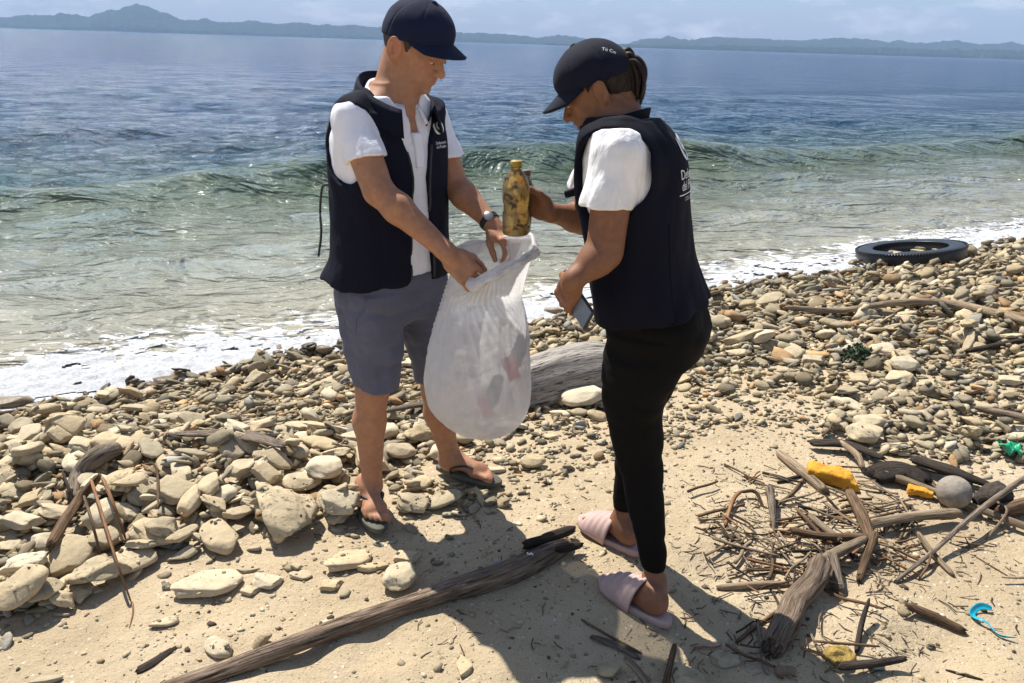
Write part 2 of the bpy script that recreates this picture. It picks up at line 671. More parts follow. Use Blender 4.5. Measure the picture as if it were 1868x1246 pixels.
# ---- sea: rows follow the shore, denser near it
sa = np.concatenate([-np.geomspace(20, 5200, 26)[::-1], np.arange(-19.5, -6, 0.32), np.arange(-6, 12, 0.095), np.arange(12, 40, 0.30), np.geomspace(40.5, 5200, 26)])
ss = np.concatenate([np.arange(-0.30, 3.0, 0.05), np.arange(3, 12, 0.07), 12+np.cumsum(np.geomspace(0.08, 1.0, 130)), np.geomspace(62, 4300, 50)])
SA, SS = np.meshgrid(sa, ss, indexing='ij')
wz = np.zeros_like(SA)
wr = np.random.default_rng(11)
fade_far = np.clip(1-(SS-25)/45, 0.0, 1)*np.clip(1-(np.abs(SA-4)-14)/16, 0, 1)
depth_f = np.clip((SS+0.1)/5.0, 0.05, 1)
for k in range(46):
    lam = math.exp(wr.uniform(math.log(0.32), math.log(5.5)))
    th = wr.normal(0, 0.55)
    amp = 0.0042*lam**0.75
    kx, ky = math.sin(th)*2*math.pi/lam, math.cos(th)*2*math.pi/lam
    ph = kx*SA+ky*SS+wr.uniform(0, 6.28)+0.9*vnoise(SA*0.35+k, SS*0.5, seed=k)
    sv = (np.sin(ph)+1)/2
    wz += amp*(2*sv**1.5-1)*depth_f*np.clip(1-(SS-12*lam-6)/(10*lam+4), 0, 1)
wz *= fade_far


def swell(s0, amp, wid, seed, a0=-40, a1=60):
    cen = s0+0.7*vnoise(SA*0.16, 0*SA, seed=seed)+0.25*vnoise(SA*0.6, 0*SA, seed=seed+1)
    d = SS-cen
    am = amp*np.clip(0.72+0.40*vnoise(SA*0.22, 0*SA, seed=seed+2), 0.45, 1.2)
    am = am*np.clip((SA-a0)/4, 0, 1)*np.clip((a1-SA)/4, 0, 1)
    return am*np.where(d < 0, np.exp(-(d/wid)**2), np.exp(-(d/(2.2*wid))**2))


wz += swell(6.3, 0.46, 0.48, 31)+swell(12.5, 0.17, 1.0, 41)+swell(3.0, 0.035, 0.35, 51)+swell(21, 0.16, 1.5, 61)
wz += 0.012*np.exp(-((SS-0.55)/0.5)**2)*fbm(SA*2.2, SS*3.2, octaves=3, seed=8)
SX = SA*A_SEA[0]+(SS+C_SEA)*N_SEA[0]
SY = SA*A_SEA[1]+(SS+C_SEA)*N_SEA[1]
nA, nS = SA.shape
ii, jj = np.meshgrid(np.arange(nA-1), np.arange(nS-1), indexing='ij')
Qs = np.stack([ii*nS+jj, (ii+1)*nS+jj, (ii+1)*nS+jj+1, ii*nS+jj+1], -1).reshape(-1, 4)
sea_me = mesh_np('sea', np.stack([SX, SY, SEA_Z+wz], -1).reshape(-1, 3), Qs)
vfloat(sea_me, 'offshore', SS.ravel())
crest = np.clip(swell(6.3, 1, 0.45, 31).ravel(), 0, 1)*np.clip((SA.ravel()-6.5)/4, 0, 1)
vfloat(sea_me, 'crest', crest)

m_sea, nt, b = new_mat('sea_water')
pos = geo_pos(nt)
at = nd(nt, 'ShaderNodeAttribute', attribute_name='offshore')
mr = nd(nt, 'ShaderNodeMapRange')
for k, v in (('From Min', 0.0), ('From Max', 40.0)): mr.inputs[k].default_value = v
nt.links.new(at.outputs['Fac'], mr.inputs['Value'])
addn = nd(nt, 'ShaderNodeMath', operation='ADD')
nn = nd(nt, 'ShaderNodeMath', operation='MULTIPLY_ADD')
nt.links.new(noise(nt, scaled(nt, pos, (0.5, 0.5, 0.5)), 1.0, 4), nn.inputs[0])
nn.inputs[1].default_value = 0.06; nn.inputs[2].default_value = -0.03
nt.links.new(mr.outputs[0], addn.inputs[0]); nt.links.new(nn.outputs[0], addn.inputs[1])
c = ramp(nt, addn.outputs[0], [(0.0, (0.34, 0.305, 0.225)), (0.035, (0.26, 0.255, 0.20)), (0.10, (0.155, 0.175, 0.140)), (0.15, (0.075, 0.105, 0.072)), (0.20, (0.034, 0.068, 0.072)), (0.32, (0.010, 0.042, 0.092)), (1.0, (0.006, 0.034, 0.110))])
# lacy foam left behind the wash and on the crest
cre = nd(nt, 'ShaderNodeAttribute', attribute_name='crest')
lace = nd(nt, 'ShaderNodeTexNoise', Scale=7.0, Detail=6.0, Roughness=0.65, Distortion=1.2)
nt.links.new(scaled(nt, pos, (0.6, 1.0, 1.0), (0, 0, -0.51)), lace.inputs['Vector'])
fm = ramp(nt, mr.outputs[0], [(0.0, 0.60), (0.010, 0.50), (0.020, 0.38), (0.038, 0.22), (0.1, 0.0)])
fadd = nd(nt, 'ShaderNodeMath', operation='MULTIPLY_ADD')
nt.links.new(cre.outputs['Fac'], fadd.inputs[0]); fadd.inputs[1].default_value = 0.42
nt.links.new(fm, fadd.inputs[2])
fsum = nd(nt, 'ShaderNodeMath', operation='ADD')
nt.links.new(fadd.outputs[0], fsum.inputs[0]); nt.links.new(lace.outputs['Fac'], fsum.inputs[1])
foam_f = ramp(nt, fsum.outputs[0], [(0.955, 0.0), (1.06, 0.95)])
c = mixc(nt, foam_f, c, (0.62, 0.63, 0.65))
nt.links.new(c, b.inputs['Base Color'])
rr = nd(nt, 'ShaderNodeMapRange')
nt.links.new(foam_f, rr.inputs['Value']); rr.inputs['To Min'].default_value = 0.07; rr.inputs['To Max'].default_value = 0.7
nt.links.new(rr.outputs[0], b.inputs['Roughness'])
b.inputs['IOR'].default_value = 1.333
rp1 = noise(nt, scaled(nt, pos, (0.55, 1.0, 1.0), (0, 0, -0.45)), 5.5, 5, 0.6, 0.4)
rp2 = noise(nt, scaled(nt, pos, (0.6, 1.2, 1.0), (0, 0, -0.6)), 1.3, 4, 0.6, 0.5)
rp3 = noise(nt, scaled(nt, pos, (0.5, 1.2, 1.0), (0, 0, -0.5)), 0.22, 4, 0.6, 0.5)
bump(nt, b, rp1, 0.8, 0.13)
bump(nt, b, rp2, 0.9, 0.75)
bump(nt, b, rp3, 0.5, 1.6)
link('sea', sea_me, m_sea)['kind'] = 'structure'

# ---- foam: the spent wave lying on the stones, a lumpy sheet with holes
fa = np.arange(-5.5, 13.0, 0.017)
fs = np.arange(-0.52, 1.25, 0.017)
FA, FS = np.meshgrid(fa, fs, indexing='ij')
edge = -0.24+0.14*vnoise(FA*0.9, 0*FA, seed=71)+0.07*vnoise(FA*3.1, 0*FA, seed=72)
outer = 0.44+0.22*vnoise(FA*0.8, 0*FA, seed=73)+0.15*vnoise(FA*2.3, 0*FA, seed=74)
lac = fbm(FA*5.0, FS*8.0, octaves=4, seed=75, rough=0.6)
keepv = (FS > edge)*1.0
mask = 0.35*np.clip((outer-0.2-FS)/0.2, 0, 1)+np.where(FS < outer, 0.9-0.9*np.clip((FS-outer+0.45)/0.45, 0, 1), -0.25-1.1*np.clip((FS-outer)/0.45, 0, 1))+0.75*lac
keep = (mask > 0) & (FS > edge) & (np.abs(FS-edge) > 0.0)
FX = FA*A_SEA[0]+(FS+C_SEA)*N_SEA[0]
FY = FA*A_SEA[1]+(FS+C_SEA)*N_SEA[1]
lump = np.clip(fbm(FA*16, FS*18, octaves=3, seed=77), -0.6, 1)
FZ = np.maximum(SEA_Z, np.minimum(terrain(FX, FY)+0.030, SEA_Z+0.10))+0.006+0.016*lump*np.clip(mask+0.4, 0, 1)*0.9+0.006*np.clip(mask, 0, 1)
tap = np.clip((FS-edge)/0.16, 0, 1)
lowz = np.maximum(SEA_Z+0.004, np.minimum(terrain(FX, FY)+0.006, SEA_Z+0.10))
FZ = lowz+(FZ-lowz)*tap
nA, nS = FA.shape
ii, jj = np.meshgrid(np.arange(nA-1), np.arange(nS-1), indexing='ij')
ok = keep[:-1, :-1] & keep[1:, :-1] & keep[1:, 1:] & keep[:-1, 1:]
Qf = np.stack([ii*nS+jj, (ii+1)*nS+jj, (ii+1)*nS+jj+1, ii*nS+jj+1], -1)[ok]
used = np.zeros(nA*nS, bool); used[Qf.ravel()] = True
remap = np.cumsum(used)-1
Vf = np.stack([FX, FY, FZ], -1).reshape(-1, 3)[used]
m_foam, nt, b = new_mat('sea_foam')
pos = geo_pos(nt)
c = ramp(nt, noise(nt, pos, 45, 5, 0.7), [(0.35, (0.42, 0.43, 0.45)), (0.6, (0.64, 0.65, 0.67))])
nt.links.new(c, b.inputs['Base Color'])
b.inputs['Roughness'].default_value = 0.55
bump(nt, b, noise(nt, pos, 80, 6, 0.75), 1.0, 0.016)
fo = link('foam', mesh_np('foam', Vf, remap[Qf]), m_foam)
tag(fo, 'white foam of the spent wave washing onto the stones', 'foam', kind='stuff')

# ---- far shore
HILL = [(-900, 30), (-400, 22), (0, 33), (60, 30), (100, 27), (150, 32), (190, 21), (240, 17), (280, 28), (310, 38), (420, 43), (600, 49), (700, 53), (830, 62), (900, 64), (960, 70), (1000, 66), (1050, 73),
        (1085, 81), (1125, 82), (1150, 73), (1200, 70), (1240, 74), (1320, 70), (1400, 78), (1500, 74), (1580, 78), (1700, 80), (1868, 84), (2300, 92), (2900, 110)]


def hill_strip(name, dist, prof, label_seed, base_col, depth_m=420):
    xs = np.linspace(prof[0][0], prof[-1][0], 900)
    ytop = np.interp(xs, [p[0] for p in prof], [p[1] for p in prof])
    hpx = np.maximum((51+xs*58/1868.0)-ytop, 0.5)
    hgt = hpx/F_PX*dist*1.0
    ang = np.arctan2((xs-934)/F_PX*1.0, 1.0/math.cos(PITCH)*1.0)
    prof_v = np.array([0, 0.12, 0.3, 0.5, 0.72, 0.9, 1.0, 0.85, 0.4, 0.0])
    prof_d = np.array([0, 0.02, 0.12, 0.3, 0.5, 0.75, 1.0, 1.3, 1.8, 2.2])*depth_m
    V = []
    for v, d in zip(prof_v, prof_d):
        r = dist+d+25*vnoise(xs*0.02, xs*0+d*0.01, seed=label_seed)
        hz = hgt*v*(1+d/dist)*(1+0.12*vnoise(xs*0.05, xs*0+v*5, seed=label_seed+1))+(v > 0)*(2.6*vnoise(xs*0.33, xs*0+v*9, seed=label_seed+2)+2.0*vnoise(xs*0.9, xs*0+v*9, seed=label_seed+3)+1.2)
        V.append(np.stack([r*np.tan(ang)*1.0, r+0*xs, np.where(v > 0, np.maximum(hz, 0.5), -2.0)+SEA_Z], 1))
    V = np.stack(V, 1)
    n, m = V.shape[:2]
    i, j = np.meshgrid(np.arange(n-1), np.arange(m-1), indexing='ij')
    Q = np.stack([i*m+j, (i+1)*m+j, (i+1)*m+j+1, i*m+j+1], -1).reshape(-1, 4)
    mt, nt, b = new_mat(name)
    pos = geo_pos(nt)
    c = ramp(nt, noise(nt, pos, 0.03, 6, 0.7), [(0.35, tuple(k*0.6 for k in base_col)), (0.65, tuple(k*1.4 for k in base_col))])
    nt.links.new(c, b.inputs['Base Color'])
    b.inputs['Roughness'].default_value = 1.0
    b.inputs['Specular IOR Level'].default_value = 0.0
    bump(nt, b, noise(nt, pos, 0.08, 5, 0.7), 1.0, 8.0)
    o = link('hills', mesh_np('hills', V.reshape(-1, 3), Q), mt)
    o['kind'] = 'structure'


hill_strip('far_hills', 3000, HILL, 5, (0.040, 0.058, 0.045))
NEARH = [(980, 93), (1060, 82.5), (1130, 82), (1170, 85), (1300, 84), (1420, 86), (1560, 88), (1700, 92), (1868, 93), (2400, 112)]
hill_strip('near_hills', 2500, NEARH, 25, (0.032, 0.048, 0.036), 200)

# ---- the air between: one closed box
hz_lo, hz_hi = np.array([-6500, -420, -5.5]), np.array([6500, 4500, 230.0])
hv = np.array([[x, y, z] for x in (hz_lo[0], hz_hi[0]) for y in (hz_lo[1], hz_hi[1]) for z in (hz_lo[2], hz_hi[2])])
hq = np.array([[0, 1, 3, 2], [4, 6, 7, 5], [0, 4, 5, 1], [2, 3, 7, 6], [0, 2, 6, 4], [1, 5, 7, 3]])
m_haze = bpy.data.materials.new('haze_air')
m_haze.use_nodes = True
nt = m_haze.node_tree
nt.nodes.clear()
pv = nt.nodes.new('ShaderNodeVolumePrincipled')
pv.inputs['Color'].default_value = (0.44, 0.64, 1.0, 1)
pv.inputs['Density'].default_value = 0.00019
nt.links.new(pv.outputs['Volume'], nt.nodes.new('ShaderNodeOutputMaterial').inputs['Volume'])
hz = link('haze', mesh_np('haze', hv, hq, smooth=False), m_haze)
tag(hz, 'thin blue sea haze over the bay', 'haze', kind='stuff')


# ================================================================== STONES
def stone_shape(seed, sub, kind):
    bm = bmesh.new()
    bmesh.ops.create_icosphere(bm, subdivisions=sub, radius=1.0)
    V = np.array([v.co[:] for v in bm.verts])
    Fc = np.array([[v.index for v in f.verts] for f in bm.faces])
    bm.free()
    r = np.random.default_rng(seed)
    D = V.copy()
    if kind in ('flat', 'slab'):
        D[:, 2] = np.sign(D[:, 2])*np.abs(D[:, 2])**0.62       # flat faces, steep rim
    # a few soft flat cuts give worn angular outlines
    for _ in range({'round': 4, 'flat': 7, 'porous': 6, 'slab': 8}[kind]):
        nv = unit(r.normal(size=3)*([1, 1, 0.12] if kind in ('flat', 'slab') else [1, 1, 0.5]))
        lim = r.uniform(0.52, 0.88)
        dd = D @ nv
        D -= np.maximum(dd-lim, 0)[:, None]*nv*0.97
    am = {'round': 0.10, 'flat': 0.12, 'porous': 0.22, 'slab': 0.08}[kind]
    D *= (1+am*fbm(V[:, 0]*1.3+seed*5, V[:, 1]*1.3, V[:, 2]*1.3, 3, seed))[:, None]
    if kind == 'porous':
        D *= (1-0.12*np.clip(fbm(V[:, 0]*5+seed, V[:, 1]*5, V[:, 2]*5, 2, seed+3), 0, 1))[:, None]
    D *= {'round': (1, 0.74, 0.40), 'flat': (1, 0.60, 0.175), 'porous': (1, 0.66, 0.32), 'slab': (1, 0.42, 0.15)}[kind]
    e = np.abs(D).max(0)
    return D/e[0], Fc          # long half axis = 1


KINDS = ['flat', 'flat', 'flat', 'slab', 'round', 'flat', 'porous', 'flat', 'slab', 'flat', 'round', 'flat', 'slab', 'flat', 'porous', 'slab']
LOW = [stone_shape(100+i, 2, k) for i, k in enumerate(KINDS)]
HIGH = [stone_shape(100+i, 4, k) for i, k in enumerate(KINDS)]
EXT = [np.abs(v).max(0) for v, f in HIGH]


def stone_mat(name, single, porous=False):
    m, nt, b = new_mat(name)
    pos = geo_pos(nt)
    if single:
        rnd = nt.nodes.new('ShaderNodeObjectInfo').outputs['Random']
        tint = ramp(nt, rnd, [(0.0, (0.52, 0.45, 0.325)), (0.2, (0.58, 0.48, 0.325)), (0.4, (0.44, 0.385, 0.275)), (0.6, (0.64, 0.57, 0.44)), (0.8, (0.52, 0.43, 0.28)), (1.0, (0.40, 0.355, 0.265))])
    else:
        tint = nd(nt, 'ShaderNodeAttribute', attribute_name='tint').outputs['Color']
    tint = mixc(nt, 1.0, tint, (0.82, 0.78, 0.72), 'MULTIPLY')
    n1 = noise(nt, pos, 28, 5, 0.6)
    c = mixc(nt, 0.5, tint, ramp(nt, n1, [(0.3, 0.36), (0.7, 0.70)]), 'OVERLAY')
    n2 = noise(nt, pos, 9, 5, 0.65)
    c = mixc(nt, ramp(nt, n2, [(0.56, 0.0), (0.72, 0.5)]), c, (0.20, 0.18, 0.115))
    vo = nd(nt, 'ShaderNodeTexVoronoi', Scale=120.0 if not porous else 85.0, Randomness=1.0)
    wob_ = nd(nt, 'ShaderNodeTexNoise', Scale=70.0, Detail=3.0)
    nt.links.new(pos, wob_.inputs['Vector'])
    vadd = nd(nt, 'ShaderNodeVectorMath', operation='MULTIPLY_ADD')
    nt.links.new(wob_.outputs['Color'], vadd.inputs[0]); vadd.inputs[1].default_value = (0.012, 0.012, 0.012); nt.links.new(pos, vadd.inputs[2])
    nt.links.new(vadd.outputs[0], vo.inputs['Vector'])
    pit = ramp(nt, noise(nt, vadd.outputs[0], 88 if not porous else 60, 4, 0.62), [(0.57, 0.0), (0.66, 1.0)])
    sel = ramp(nt, noise(nt, pos, 26, 5, 0.65), [(0.54 if not porous else 0.40, 0.0), (0.68 if not porous else 0.55, 1.0)])
    pit = mixc(nt, 1.0, pit, sel, 'MULTIPLY')
    c = mixc(nt, mixc(nt, 1.0, pit, (0.6, 0.6, 0.6), 'MULTIPLY'), c, (0.10, 0.085, 0.06))
    # wet band where the wash reaches
    dt = nd(nt, 'ShaderNodeVectorMath', operation='DOT_PRODUCT')
    nt.links.new(pos, dt.inputs[0]); dt.inputs[1].default_value = (N_SEA[0], N_SEA[1], 0)
    wn_ = nd(nt, 'ShaderNodeMath', operation='MULTIPLY_ADD')
    nt.links.new(noise(nt, pos, 2.2, 3), wn_.inputs[0]); wn_.inputs[1].default_value = 0.5; nt.links.new(dt.outputs['Value'], wn_.inputs[2])
    wet = nd(nt, 'ShaderNodeMapRange')
    wet.inputs['From Min'].default_value = C_SEA-0.22; wet.inputs['From Max'].default_value = C_SEA+0.06
    nt.links.new(wn_.outputs[0], wet.inputs['Value'])
    c = mixc(nt, wet.outputs[0], c, mixc(nt, 1.0, c, (0.50, 0.46, 0.42), 'MULTIPLY'))
    nt.links.new(c, b.inputs['Base Color'])
    rg_ = nd(nt, 'ShaderNodeMapRange')
    nt.links.new(wet.outputs[0], rg_.inputs['Value']); rg_.inputs['To Min'].default_value = 0.88; rg_.inputs['To Max'].default_value = 0.3
    nt.links.new(rg_.outputs[0], b.inputs['Roughness'])
    b.inputs['Specular IOR Level'].default_value = 0.25
    bump(nt, b, noise(nt, pos, 60, 6, 0.7), 0.6, 0.006)
    inv = nd(nt, 'ShaderNodeInvert')
    nt.links.new(pit, inv.inputs['Color'])
    bump(nt, b, inv.outputs['Color'], 0.8, 0.004)
    return m


m_stone = stone_mat('beach_stone', True)
m_stone_p = stone_mat('porous_stone', True, True)
m_pebble = stone_mat('pebbles', False)
STONE_ME = []
for i, (v, f) in enumerate(HIGH):
    me = mesh_np('stone_%s' % KINDS[i], v, f)
    me.materials.append(m_stone_p if KINDS[i] == 'porous' else m_stone)
    STONE_ME.append(me)

# ---- height field in which the stones are laid one by one
HX0, HY0, HS = -4.2, 0.9, 0.01
hxs = HX0+HS*np.arange(1400)
hys = HY0+HS*np.arange(900)
HF = terrain(hxs[:, None], hys[None, :]).astype(np.float32)


def hf_at(x, y):
    i = int(np.clip((x-HX0)/HS, 0, HF.shape[0]-1)); j = int(np.clip((y-HY0)/HS, 0, HF.shape[1]-1))
    return float(HF[i, j])


def on_ground(px, py):
    """where the line of sight through a photo pixel meets the stones / sand as laid so far"""
    z = 0.0
    for _ in range(14):
        p = G(px, py, z)
        z = 0.5*z+0.5*hf_at(p[0], p[1])
    return G(px, py, z)


def proj(P):
    v = np.asarray(P, float)-np.array([0, 0, CAM_H])
    z = v @ FW
    return 934+F_PX*(v @ RT)/z, 623-F_PX*(v @ UP)/z, z


def lay(x, y, L, ext, yaw, tilt, q=0.6, sink=0.12, settle=True, roll=0.0):
    """rest one stone on the height field -> (centre, rotation matrix)"""
    a, bb, cc = L/2, L/2*ext[1], L/2*ext[2]
    R = int(math.ceil(a/HS))+1
    i0, j0 = int(round((x-HX0)/HS)), int(round((y-HY0)/HS))
    if i0-R < 0 or j0-R < 0 or i0+R >= HF.shape[0] or j0+R >= HF.shape[1]: return None
    P = HF[i0-R:i0+R+1, j0-R:j0+R+1]
    dx = (np.arange(-R, R+1)*HS)[:, None]; dy = (np.arange(-R, R+1)*HS)[None, :]
    cu, su = math.cos(yaw), math.sin(yaw)
    u = (dx*cu+dy*su)/a; v = (-dx*su+dy*cu)/bb
    rr = u*u+v*v
    m = rr < 1.0
    if m.sum() < 3: m = rr <= rr.min()+1e-6
    zz = P[m]
    DX = np.broadcast_to(dx, P.shape)[m]; DY = np.broadcast_to(dy, P.shape)[m]
    gx_ = gy_ = 0.0
    if len(zz) > 6:
        zc = zz-zz.mean()
        gx_ = float((zc*DX).sum()/max((DX*DX).sum(), 1e-9)); gy_ = float((zc*DY).sum()/max((DY*DY).sum(), 1e-9))
    gx_ = float(np.clip(gx_*0.8, -0.55, 0.55))+tilt[0]; gy_ = float(np.clip(gy_*0.8, -0.55, 0.55))+tilt[1]
    res = zz-(gx_*DX+gy_*DY)
    zc = float(np.quantile(res, q))+cc*(1-2*sink)
    if settle:
        top = zc+gx_*dx+gy_*dy+cc*np.sqrt(np.clip(1-rr, 0, 1))*0.9
        np.copyto(P, np.maximum(P, top.astype(np.float32)), where=m.reshape(P.shape))
    n = unit([-gx_, -gy_, 1])
    ux = np.array([cu, su, gx_*cu+gy_*su]); ux = unit(ux-(ux @ n)*n)
    uy = np.cross(n, ux)
    if roll:
        uy, n = uy*math.cos(roll)+n*math.sin(roll), n*math.cos(roll)-uy*math.sin(roll)
    return np.array([x, y, zc]), np.stack([ux, uy, n], 1)


LOWER = np.array([(-300, 1180), (0, 1140), (100, 1125), (260, 1040), (330, 1000), (560, 968), (660, 968), (760, 955), (920, 925), (1000, 890), (1090, 855), (1240, 805), (1450, 785), (1560, 830), (1700, 835), (1868, 835), (2300, 800)], float)
TINTS = np.array([(0.52, 0.45, 0.325), (0.58, 0.48, 0.325), (0.45, 0.39, 0.275), (0.62, 0.55, 0.42), (0.50, 0.41, 0.265), (0.40, 0.355, 0.26), (0.54, 0.465, 0.32), (0.48, 0.42, 0.30)])
# keep stones from covering the places where people stand
FEET = [(G(705, 955)[:2], G(660, 890)[:2]), (G(905, 885)[:2], G(795, 855)[:2]), (G(1205, 1130)[:2], G(1115, 1070)[:2]), (G(1160, 1005)[:2], G(1052, 950)[:2])]


def near_feet(x, y, r=0.06):
    p = np.array([x, y])
    for a, b_ in FEET:
        d = b_-a
        t = np.clip((p-a) @ d/(d @ d), 0, 1)
        if np.linalg.norm(p-a-t*d) < r: return True
    return False


laid = []       # (centre, rot, L, shape index)
sr = np.random.default_rng(21)
cand = []
N_TRY = 145000
cx = sr.uniform(-4.0, 9.2, N_TRY); cy = sr.uniform(1.2, 9.4, N_TRY)
cz = terrain(cx, cy)
v = np.stack([cx, cy, cz-CAM_H], 1)
dz = v @ FW
ppx = 934+F_PX*(v @ RT)/dz; ppy = 623-F_PX*(v @ UP)/dz
s_all = shore_s(cx, cy)
low = np.interp(ppx, LOWER[:, 0], LOWER[:, 1])+18*vnoise(cx*3, cy*3, seed=91)
out_ = (ppx < -60) | (ppx > 1930)
vis = (ppx > -560) & (ppx < 2300) & (ppy < 1330) & (s_all < 0.22) & (dz > 0.3)
below = ppy-low
pk = np.where(below < 0, 1.0, np.where(ppx < 1000, 0.09, 0.03)*np.exp(-below/220)+0.30*np.exp(-below/22))
keep_ = vis & (sr.random(N_TRY) < pk*np.where(out_, 0.42, 1.0))
idx = np.nonzero(keep_)[0]
Ls = np.exp(sr.normal(math.log(0.042), 0.50, N_TRY))
bigz = (ppx < 680) & (ppy > 790)
Ls = np.where(bigz, np.exp(sr.normal(math.log(0.047), 0.58, N_TRY)), Ls)
smallz = (ppx > 880) & (ppx < 1500) & (below > -95)
Ls = np.where(smallz, Ls*0.62, Ls)
Ls = np.where(below > 0, Ls*0.62, Ls)
Ls = np.where(dz > 4.5, Ls*1.25, Ls)
Ls = np.where(out_, Ls*1.25, Ls)
Ls = np.clip(Ls, 0.018, 0.17)
order = idx[np.argsort(Ls[idx]*np.exp(sr.normal(0, 0.75, len(idx))))]
for q_ in order:
    x, y, L = cx[q_], cy[q_], Ls[q_]
    if near_feet(x, y, 0.055+L*0.4): continue
    k = int(sr.integers(len(KINDS)))
    # stones lie flat, long side along the beach more often than not
    yaw = sr.normal(0.25, 0.75)
    tl = sr.normal(0, 0.24, 2)
    r_ = lay(x, y, L, EXT[k], yaw, tl, q=0.55, sink=0.10 if below[q_] < 0 else 0.3)
    if r_ is None: continue
    laid.append((r_[0], r_[1], L, k))

# ---- stones one can name, from the photograph: px, py, width px, turn (picture degrees), shape index, extra roll, label
SH = {'slab': 3, 'flat': 0, 'flat2': 7, 'round': 4, 'round2': 10, 'porous': 6, 'porous2': 14, 'slab2': 8, 'flat3': 11}
NAMED = [
    (372, 1060, 138, 12, 'flat3', 'big smooth white slab stone lying on the sand below the stone heap'),
    (318, 890, 114, 6, 'flat', 'long pale oval stone with cracked top propped on the stone heap'),
    (404, 916, 62, 15, 'round', 'grey tan oval boulder beside the long pale oval stone'),
    (383, 892, 40, 60, 'round2', 'small upright tan stone wedged behind the grey tan oval boulder'),
    (552, 876, 68, 20, 'round', 'round beige boulder with chipped face on the stone heap'),
    (597, 878, 46, 70, 'round2', 'small round cream stone touching the round beige boulder'),
    (515, 935, 140, -36, 'porous2', 'large grey coral rock full of holes leaning down to the sand'),
    (407, 985, 84, -30, 'round', 'angular pale block with pitted corner at the foot of the heap'),
    (352, 930, 42, 62, 'round2', 'smooth egg shaped tan stone standing on its edge'),
    (485, 858, 74, 5, 'flat', 'shaded oval stone lying under a thin leaning slab'),
    (622, 920, 78, 8, 'flat2', 'pointed cream stone beside the flip flop with dark green edge'),
    (630, 1020, 100, 22, 'flat3', 'long white pitted stone lying on sand below the man'),
    (677, 1032, 64, 14, 'slab', 'thin mottled sliver of stone casting a shadow on sand'),
    (740, 1014, 62, 10, 'flat', 'dark grey mottled stone at the edge of the shadow'),
    (731, 1058, 44, 70, 'round2', 'speckled pale pebble alone on sand with its own shadow'),
    (602, 1136, 34, 40, 'flat2', 'half buried tan stone lying in bare sand above the log'),
    (45, 1095, 86, 40, 'round', 'big pale stone with round bored holes at the sand edge'),
    (42, 1036, 106, 2, 'porous2', 'wide rough honeycombed block resting above the bored stone'),
    (40, 957, 84, 12, 'flat', 'flat buff stone on top of the honeycombed block'),
    (190, 1055, 112, 25, 'porous', 'bulky crusted limestone rock under the brown branch'),
    (108, 938, 64, 15, 'flat2', 'smooth buff wedge stone next to the brown branch'),
    (222, 908, 84, -10, 'porous2', 'rough grey rock with one dark hole behind the brown branch'),
    (190, 957, 46, 60, 'round2', 'short blocky cream stone crossed by a reddish stem'),
    (300, 964, 76, -8, 'porous', 'dark pitted coral slab under the long pale oval stone'),
    (332, 990, 62, 28, 'slab', 'rounded finger shaped stone stacked on another like it'),
    (336, 1012, 58, 22, 'slab2', 'greyish finger shaped stone under a paler one'),
    (275, 816, 64, -35, 'flat3', 'flat tan plate of stone tilted over the grey stump'),
    (676, 842, 92, -35, 'flat', 'large flat cream stone behind the man\'s bare shin'),
    (732, 832, 56, 20, 'round', 'grey angular stone between the man\'s two feet'),
    (770, 792, 66, 5, 'porous', 'orange brown crusty lump among stones between the man\'s legs'),
    (757, 914, 64, 6, 'flat2', 'pale grey mottled stone right of the man\'s front flip flop'),
    (972, 836, 48, 20, 'round', 'pale squarish stone half sunk where pebbles thin into sand'),
    (1062, 726, 82, 12, 'round', 'pale pitted boulder leaning against the big driftwood log'),
    (1480, 658, 58, 5, 'flat', 'chalky white slab near the green seaweed clump'),
    (1578, 796, 70, 10, 'round2', 'white chalk rock just above the dark bark slabs'),
    (1326, 1199, 58, 8, 'flat2', 'smooth grey stone with small dent lying in shade'),
    (1252, 1240, 80, -12, 'round', 'knobbly white stone in front of the woman\'s shadow'),
    (1112, 1224, 46, 5, 'round2', 'rounded cream stone half lit at the shadow edge'),
    (1850, 800, 40, 20, 'round', 'blue grey round stone next to the green plastic scrap'),
    (1400, 541, 60, 0, 'flat3', 'thin flat pale stone on the pebble crest by the foam'),
    (1352, 608, 84, 2, 'slab', 'long straight pale slab beside the woman\'s hip'),
    (1640, 692, 56, 40, 'flat2', 'upright split cream stone below the seaweed clump'),
    (26, 734, 70, 12, 'round', 'wet grey rounded rock at the foam edge'),
    (120, 1107, 54, 0, 'porous', 'small blue grey lump of coral in front of the bored stone'),
    (302, 1133, 56, 22, 'slab2', 'slate grey chip of stone alone on the sand'),
    (455, 1076, 42, 5, 'flat', 'small oval pebble beside the big white slab stone'),
    (487, 1060, 58, -4, 'flat2', 'tan pebble overlapping the small oval pebble on sand'),
    (540, 1030, 28, 3, 'flat', 'tiny disc shaped pebble on top of another on sand'),
    (546, 1046, 48, 0, 'flat3', 'flat pebble under a tiny disc shaped one'),
    (602, 1066, 52, 14, 'flat', 'pale flat pebble sunk level with the sand'),
    (450, 1037, 46, 8, 'slab', 'narrow pale pebble between the heap and the big white slab'),
    (895, 855, 56, 8, 'slab', 'ridged pale stone behind the man\'s rear flip flop'),
    (1840, 690, 60, 0, 'flat', 'flat cream stone under the long bleached branch'),
    (1640, 570, 60, 4, 'flat3', 'rust tinged flat stone on the pebble crest'),
    (240, 870, 70, 20, 'slab2', 'tilted greyish slab above the long pale oval stone'),
    (188, 718, 54, -35, 'slab', 'long tan stone slanting down from the foam edge'),
    (236, 712, 46, 30, 'porous2', 'crumbly wet brown lump at the foam edge'),
]
named_objs = []
